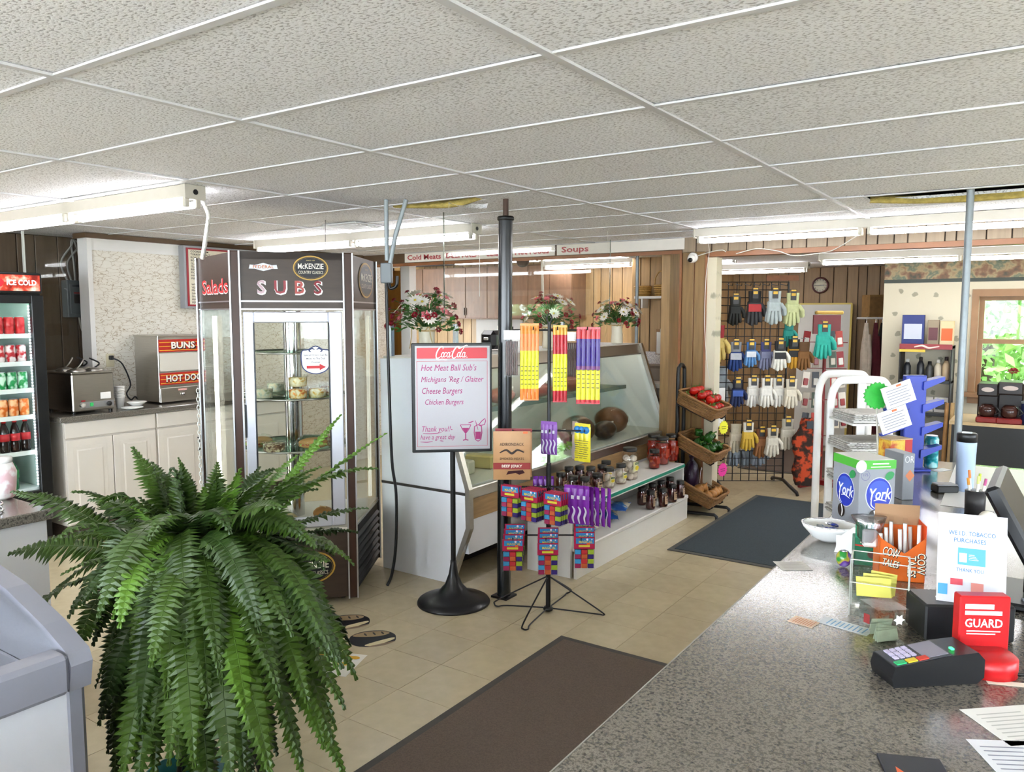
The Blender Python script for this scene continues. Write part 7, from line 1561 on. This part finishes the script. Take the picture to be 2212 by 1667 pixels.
# red stand
v = ct(2130, 1447); t = thing('red_stand', 'red plastic stand with white lettering next to the card terminal', 'stand', (v.x, v.y, C + .0003), R(30)); M_RP = mat('red_plastic', '#b8141a', .35)
b = MB().lathe([(.058, 0), (.058, .034), (.05, .04), (.0001, .04)], 26); b.v = [(x, min(y, .03), z) for x, y, z in b.v]; b.build('round_base', [M_RP], t); bp2 = MB().box(-.045, .06, .03, .062, 0, .15, 0, .003).build('back_panel', [M_RP], t)
for s_, z, sz, w_ in (('GUARD', .09, .026, .078),): text(s_, sz, plain('#e8dcdc', .5), bp2, (.005, .0288, z), bold=.02, width=w_)
q = MB(); rect(q, -.035, .025, .122, .133, .0288); rect(q, -.035, .042, .109, .118, .0288); rect(q, -.03, .04, .072, .0745, .0288); rect(q, -.03, .03, .066, .0685, .0288); q.build('white_lines', [plain('#e8dcdc', .5)], bp2)
# card terminal
v = ct(2000, 1462); t = thing('card_terminal', 'black card payment terminal with coloured keys', 'card terminal', (v.x, v.y, C + .0003), R(34.3 + 6))
b = MB(); prof = [(-.095, .0), (-.1, .02), (-.094, .042), (.03, .062), (.085, .066), (.1, .05), (.1, .012), (.085, 0)]
b.extr([(x, -.04, z) for x, z in prof], (0, .08, 0)); b.build('body', [mat('terminal_black', '#101114', .3)], t)
sl = math.atan2(.02, .124)
def ontop(x0, x1, y0, y1, m_, nm, par=None, lift=.0012):
    f = lambda x: .042 + (x + .094) * .02 / .124
    q = MB(); q.extr([(x0, y0, f(x0)), (x1, y0, f(x1)), (x1, y1, f(x1)), (x0, y1, f(x0))], (0, 0, lift)); return q.build(nm, [m_], par or t)
ontop(-.092, .03, -.037, .037, mat('terminal_grey', '#3a3c42', .35), 'faceplate')
for i in range(3):
    for j in range(4): ontop(-.04 + .0 + .0 - j * .0125 + .0, -.031 - j * .0125, -.012 + i * .0155, .0 + i * .0155, plain('#c4bcd8', .4) , 'key', None, .0035)
for j, c in enumerate(('#2aa868', '#d8b82a', '#c83a2a')): ontop(-.086 + .024 * j, -.066 + .024 * j, -.034, -.02, plain(c, .4), 'key', None, .0035)
ontop(-.022, .026, -.03, .034, mat('terminal_screen', '#8a8694', .2), 'screen', None, .002); MB().box(.04, .046, -.02, -.01, .0645, .068).build('green_led', [mat('led_green', '#3aff7a', .4, emit=2)], t)
tag(MB().tube(smooth_pts([v + Vector((.075, .06, .03)), v + Vector((.14, .09, .01)), v + Vector((.25, .16, .006)), v + Vector((.42, .26, .006))], 6), .004, 6).build('terminal_cable', [BLACK]), 'black cable leading from the card terminal', 'cable')
# register monitor and stand
v = ct(2190, 1290); t = thing('register_monitor', 'black tilted register monitor at the cashier side', 'monitor', (v.x + .06, v.y + .0, C + .0003), FRONT + R(55))
MB().box(-.12, .12, -.1, .1, 0, .02, 0, .006).build('foot', [BLACK], t); MB().box(-.03, .03, .0, .04, .02, .16, 0, .006).build('neck', [BLACK], t); b = MB().box(-.17, .17, -.018, .018, -.02, .25, 0, .008); b.xf(Matrix.Translation((0, -.0, .1)) @ Matrix.Rotation(R(-28), 4, 'X')); b.build('display_shell', [mat('monitor_black', '#17181a', .35)], t)
tag(MB().tube(smooth_pts([(v.x + .02, v.y - .08, C + .02), (v.x + .1, v.y - .02, C + .03), (v.x + .2, v.y + .02, C + .012)], 6), .006, 6).build('grey_cable', [plain('#8a8c92', .5)]), 'grey cable below the register monitor', 'cable')
# tumbler, can, pen cup, tape
v = ct(2083, 1060); t = thing('tumbler', 'tall pale blue drink tumbler with black lid', 'tumbler', v); MB().lathe([(.03, 0), (.034, .004), (.038, .2), (.0385, .215)], 24).build('tumbler_wall', [mat('tumbler_blue', '#a9bcd8', .3)], t); MB().lathe([(.0395, .213), (.0395, .245), (.036, .25), (.033, .251), (.0001, .25)], 24).build('lid', [BLACK], t); MB().box(-.02, .02, -.03, -.012, .25, .258, 0, .003).build('lid_tab', [plain('#c9ccd0', .4)], t)
v = ct(2010, 1010); t = thing('energy_can', 'tall teal drink can on the far end of the counter', 'can', v); MB().lathe([(.027, 0), (.032, .008), (.032, .145), (.026, .158)], 20).build('can_body', [ramp_mat('teal_can', [(.42, '#0f6a72'), (.5, '#2a98a0'), (.58, '#9ccfd0')], 20, .2, detail=2)], t); MB().lathe([(.026, .158), (.026, .161), (.022, .159), (.0001, .158)], 18).build('can_lid', [ALU], t)
v = ct(2105, 1108); t = thing('pen_cup', 'black pen cup on the counter', 'pen cup', v); MB().lathe([(.034, 0), (.036, .085), (.033, .085), (.031, .004), (.0001, .004)], 20).build('cup', [mat('cup_black', '#2c2a2a', .5)], t); MB().lathe([(.034, .084), (.037, .086), (.034, .088)], 20).build('cup_rim', [BLACK], t)
for j, (c, lab) in enumerate([('#c05a8c', 'pink pen in the pen cup'), ('#b8d03a', 'lime highlighter in the pen cup'), ('#e07a2a', 'orange topped pencil in the pen cup'), ('#e09a3a', 'amber topped pencil in the pen cup'), ('#d8e08a', 'pale yellow marker in the pen cup')]):
    an = j * 1.25; p0_ = Vector((v.x + .012 * math.cos(an), v.y + .012 * math.sin(an), C + .006)); p1_ = p0_ + Vector((.02 * math.cos(an), .02 * math.sin(an), .13 + .012 * (j % 3))); o = thing('pen', lab, 'pen', p0_); dv = p1_ - p0_; MB().cyl((0, 0, 0), dv * .8, .0045, n=8).build('barrel', [plain('#e2ddd4', .4)], o); MB().cyl(dv * .8, dv, .005, n=8).build('cap', [plain(c, .4)], o)
v = ct(2125, 1150); t = thing('tape_dispenser', 'black tape dispenser beside the pen cup', 'tape dispenser', v, FRONT); MB().box(-.05, .05, -.02, .02, 0, .035, 0, .008).build('base', [BLACK], t); MB().lathe([(.012, -.009), (.03, -.009), (.03, .009), (.012, .009)], 18, (0.01, 0, .045), axis='y').build('tape_roll', [plain('#d8d2c4', .4)], t)
v = ct(2040, 1062); t = thing('stamp_pad', 'small black box with grey lid behind the notice', 'box', v, FRONT); MB().box(-.045, .045, -.03, .03, 0, .03, 0, .004).build('box', [BLACK], t); MB().box(-.043, .043, -.028, .028, .03, .036, 0, .003).build('lid', [plain('#8a8c90', .3)], t)
v = ct(1893, 1632); t = thing('flyer_box', 'black printed box corner with orange mark at the counter front', 'box', v, R(23)); MB().box(-.0, .1, -.13, 0, 0, .006, 0, .001).build('box', [plain('#20242c', .4)], t); q = MB(); q.poly([(.01, -.12, .0066), (.07, -.12, .0066), (.02, -.04, .0066)]); q.build('orange_mark', [plain('#e0663a', .4)], t)
# ------------------------------------------------------------------ fern
fr0 = P(430, 1215, Y=2.6)
fp = thing('boston_fern', 'large bushy green boston fern on a plant stand', 'fern', (fr0.x, fr0.y, 0), FRONT)
MB().lathe([(.10, .50), (.13, .70), (.14, .70), (.14, .73), (.125, .73), (.12, .70), (.0001, .69)], 24).build('pot', [mat('plastic_pot', '#2e3a2c', .5)], fp)
MB().lathe([(.118, .70), (.0001, .715)], 20).build('soil', [mat('soil', '#2a2018', .9)], fp)
MB().lathe([(.14, .48), (.14, .50), (.0001, .50)], 20).build('stand_plate', [BLACKM], fp)
for k in range(3): an = k * 2.094 + .3; MB().tube([(.1 * math.cos(an), .1 * math.sin(an), .48), (.13 * math.cos(an), .13 * math.sin(an), .25), (.19 * math.cos(an), .19 * math.sin(an), .0)], .009, 8).build('stand_leg', [BLACKM], fp)
def leaf_mat(name, c, c2):
    m = mat(name, c, .42, var=.22, vscale=9, spec=.4); p = m.node_tree.nodes['Principled BSDF']; p.inputs['Subsurface Weight'].default_value = 0; return m
LM = [leaf_mat('frond_green', '#344c13', 0), leaf_mat('frond_mid', '#2b4011', 0), leaf_mat('frond_light', '#4b6c20', 0), leaf_mat('frond_deep', '#233711', 0)]
FR = random.Random(21)
crown = Vector((0, 0, .74))
def frond(tip, lift, width, m, seed, base=None, n=34):
    rr = random.Random(seed); b = MB(); A = base or (crown + Vector((rr.uniform(-.07, .07), rr.uniform(-.07, .07), 0))); Tp = Vector(tip)
    C1 = A + (Tp - A) * .25 + Vector((0, 0, lift)); C2 = A + (Tp - A) * .72 + Vector((0, 0, lift * .85))
    def bz(t): u = 1 - t; return A * u ** 3 + C1 * 3 * u * u * t + C2 * 3 * u * t * t + Tp * t ** 3
    raw = [bz(i / 120) for i in range(121)]; acc = [0]
    for i in range(120): acc.append(acc[-1] + (raw[i + 1] - raw[i]).length)
    L = acc[-1]; pts = []; j = 0
    for i in range(n + 1):
        d = L * i / n
        while j < 119 and acc[j + 1] < d: j += 1
        pts.append(raw[j].lerp(raw[j + 1], (d - acc[j]) / max(1e-9, acc[j + 1] - acc[j])))
    b.tube(pts[::2], [.0028 - .0018 * i / (n // 2) for i in range(len(pts[::2]))], 4)
    hz = Vector((Tp.x - A.x, Tp.y - A.y, 0)); s0 = Vector((hz.y, -hz.x, 0)).normalized() if hz.length > .01 else Vector((1, 0, 0))
    roll = rr.uniform(-.45, .45); lw = L / n * .58
    for i in range(2, n + 1):
        t = i / n; T_ = (pts[min(i + 1, n)] - pts[i - 1]).normalized(); s = (s0 - T_ * s0.dot(T_)).normalized(); nn = s.cross(T_).normalized()
        s = s * math.cos(roll) + nn * math.sin(roll); nn = s.cross(T_).normalized()
        wl = width * (math.sin(math.pi * min(1, .1 + t * .72)) ** .6) * (1 if t < .82 else (1 - t) / .18 * .8 + .2) * rr.uniform(.86, 1.1)
        for sg in (-1, 1):
            d = (s * sg + T_ * rr.uniform(.12, .32) - nn * rr.uniform(-.05, .3)).normalized(); p0 = pts[i]; q = T_ * lw
            mid = p0 + d * wl * .5; tp = p0 + d * wl - nn * wl * .1 + T_ * lw * .5
            k = len(b.v); b.v += [tuple(x) for x in (p0 - q * .8, mid - q * .95, tp, mid + q * .95, p0 + q * .8, p0 + d * wl * .5 + nn * .006)]
            for f in ((0, 1, 5), (1, 2, 5), (2, 3, 5), (3, 4, 5), (4, 0, 5)): b.f.append(tuple(k + z for z in f)); b.m.append(0); b.s.append(False)
    return b.build('frond', [m], fp)
FMi = (Matrix.Translation((fr0.x, fr0.y, 0)) @ Matrix.Rotation(FRONT, 4, 'Z')).inverted()
tips = [(28, 1062, 2.75, .10, .062, 1), (22, 1195, 2.45, .12, .075, 1), (2, 1372, 2.25, .18, .055, 1), (288, 968, 2.7, .02, .06, 0), (386, 990, 2.95, .02, .03, 0), (245, 1330, 2.05, .30, .035, 2), (735, 898, 2.95, .04, .028, 2), (832, 938, 2.85, .05, .03, 2), (812, 1012, 2.7, .16, .06, 0), (792, 1098, 2.75, .10, .045, 1), (762, 1218, 2.4, .22, .055, 0), (770, 1150, 2.75, .12, .06, 3), (640, 985, 2.9, .08, .05, 2), (690, 1010, 2.6, .1, .05, 0), (560, 1010, 3.0, .03, .05, 1), (470, 1000, 2.8, .02, .05, 0), (330, 1000, 3.0, .02, .06, 1), (210, 1080, 2.9, .08, .06, 1),
        (768, 1462, 2.25, .34, .05, 0), (718, 1600, 2.1, .36, .055, 0), (650, 1640, 2.0, .34, .06, 1), (585, 1668, 1.95, .32, .07, 0), (500, 1690, 1.92, .32, .07, 1), (420, 1650, 1.95, .32, .06, 0), (330, 1575, 2.05, .34, .06, 1), (262, 1690, 2.0, .34, .055, 0), (215, 1560, 2.1, .3, .06, 3), (160, 1420, 2.2, .3, .06, 0), (95, 1300, 2.45, .22, .06, 1), (150, 1330, 2.2, .26, .07, 3), (540, 1580, 2.0, .36, .06, 2), (600, 1480, 2.05, .36, .06, 0), (690, 1420, 2.2, .32, .06, 1), (360, 1500, 2.05, .36, .06, 0), (450, 1520, 2.0, .36, .06, 1), (290, 1450, 2.1, .34, .06, 0), (715, 1330, 2.3, .3, .06, 0), (240, 1250, 2.25, .26, .07, 1), (120, 1180, 2.6, .16, .06, 0), (600, 1130, 2.4, .18, .06, 3), (680, 1180, 2.35, .22, .06, 0)]
for k, (px, py, Y, lf_, wd, mi) in enumerate(tips):
    v = FMi @ P(px, py, Y=Y); frond(v, lf_, wd, LM[mi], 100 + k, n=44)
for k in range(78):          # long outer fronds that arch over and hang down on the aisle side
    px = 195 + 560 * ((k * .618) % 1); py = FR.uniform(1380, 1760) - abs(px - 470) * .25; Y = FR.uniform(1.98, 2.35)
    frond(FMi @ P(px, py, Y=Y), FR.uniform(.24, .38), FR.uniform(.042, .065), LM[FR.choice([0, 0, 1, 1, 3, 2])], 300 + k, n=46)
for k in range(46):          # middle and upright fronds
    px = 110 + 640 * ((k * .618 + .3) % 1); py = FR.uniform(1010, 1330); Y = FR.uniform(2.15, 2.95)
    frond(FMi @ P(px, py, Y=Y), FR.uniform(.08, .24), FR.uniform(.05, .075), LM[FR.choice([0, 1, 1, 3, 3])], 400 + k, n=38)
for k in range(18):          # young upright fronds in the middle
    px = 270 + 330 * ((k * .618 + .1) % 1); frond(FMi @ P(px, FR.uniform(1000, 1110), Y=FR.uniform(2.35, 2.75)), FR.uniform(.02, .08), FR.uniform(.045, .06), LM[FR.choice([0, 0, 1, 2])], 600 + k, n=32)
for k in range(34):          # fronds at the back
    az = FR.uniform(.2, 2.9); r_ = FR.uniform(.25, .55); z = max(.15, .74 + FR.uniform(-.6, .15))
    frond((r_ * math.cos(az), r_ * math.sin(az), z), FR.uniform(.12, .3), FR.uniform(.05, .07), LM[FR.choice([1, 3])], 500 + k, n=30)
p = P(400, 1700, z=.0); t = thing('teal_tray', 'teal plastic plant tray on the floor below the fern', 'tray', (p.x, p.y, .0005)); MB().lathe([(.11, 0), (.13, .05), (.138, .052), (.13, .056), (.105, .008), (.0001, .006)], 22).build('tray_wall', [mat('teal_plastic', '#17696c', .45)], t); MB().lathe([(.13, .05), (.14, .054), (.13, .058)], 22, cap=False).build('rim', [MATS['teal_plastic']], t)
# ------------------------------------------------------------------ outside: lawn and trees beyond the windows
struct(MB().box(-40, 40, -40, 11.4, -.6, -.15).build('ground', [mat('pale_concrete', '#c2beb4', .9, var=.06, vscale=1.5)]))
struct(MB().box(-40, 40, 11.4, 60, -.6, -.16).build('ground_lawn', [mat('lawn', '#7f9a56', .9, var=.25, vscale=1.5)]))
LFM = [mat('tree_leaf_a', '#7fa85a', .7, var=.3, vscale=2), mat('tree_leaf_b', '#a3c47e', .7, var=.3, vscale=2)]
def tree(label, x, y, h, r, mi, seed, n=5200):
    t = thing('leafy_tree', label, 'tree', (x, y, -.16), 0, 'trees outside'); rr = random.Random(seed); MB().tube([(0, 0, 0), (.1, 0, h * .3), (0, .1, h * .6)], [.2, .15, .08], 8).build('trunk', [mat('bark', '#4a3c2e', .9, var=.2)], t); b = MB()
    for k in range(n):
        d = Vector((rr.gauss(0, 1), rr.gauss(0, 1), rr.gauss(0, 1))).normalized(); c = d * (rr.random() ** .4); p = Vector((c.x * r, c.y * r, h * .52 + c.z * h * .48)); s = rr.uniform(.05, .13); u = Vector((rr.uniform(-1, 1), rr.uniform(-1, 1), rr.uniform(-1, 1))).normalized(); w = u.orthogonal().normalized()
        b.poly([p - u * s, p + w * s * .5, p + u * s, p - w * s * .5])
    o = b.build('crown', [LFM[mi]], t); o['kind'] = 'stuff'
tree('broad leafy tree outside the back room window', -.9, 13.3, 4.2, 1.4, 0, 1); tree('taller pale green tree further off beyond the window', 2.7, 18.6, 6.4, 2.2, 1, 2); tree('low bushy tree outside close to the window wall', 1.75, 12.9, 2.7, 1.1, 1, 3); tree('dark green tree between the other trees outside', -1.5, 17.2, 5.0, 1.7, 0, 4)
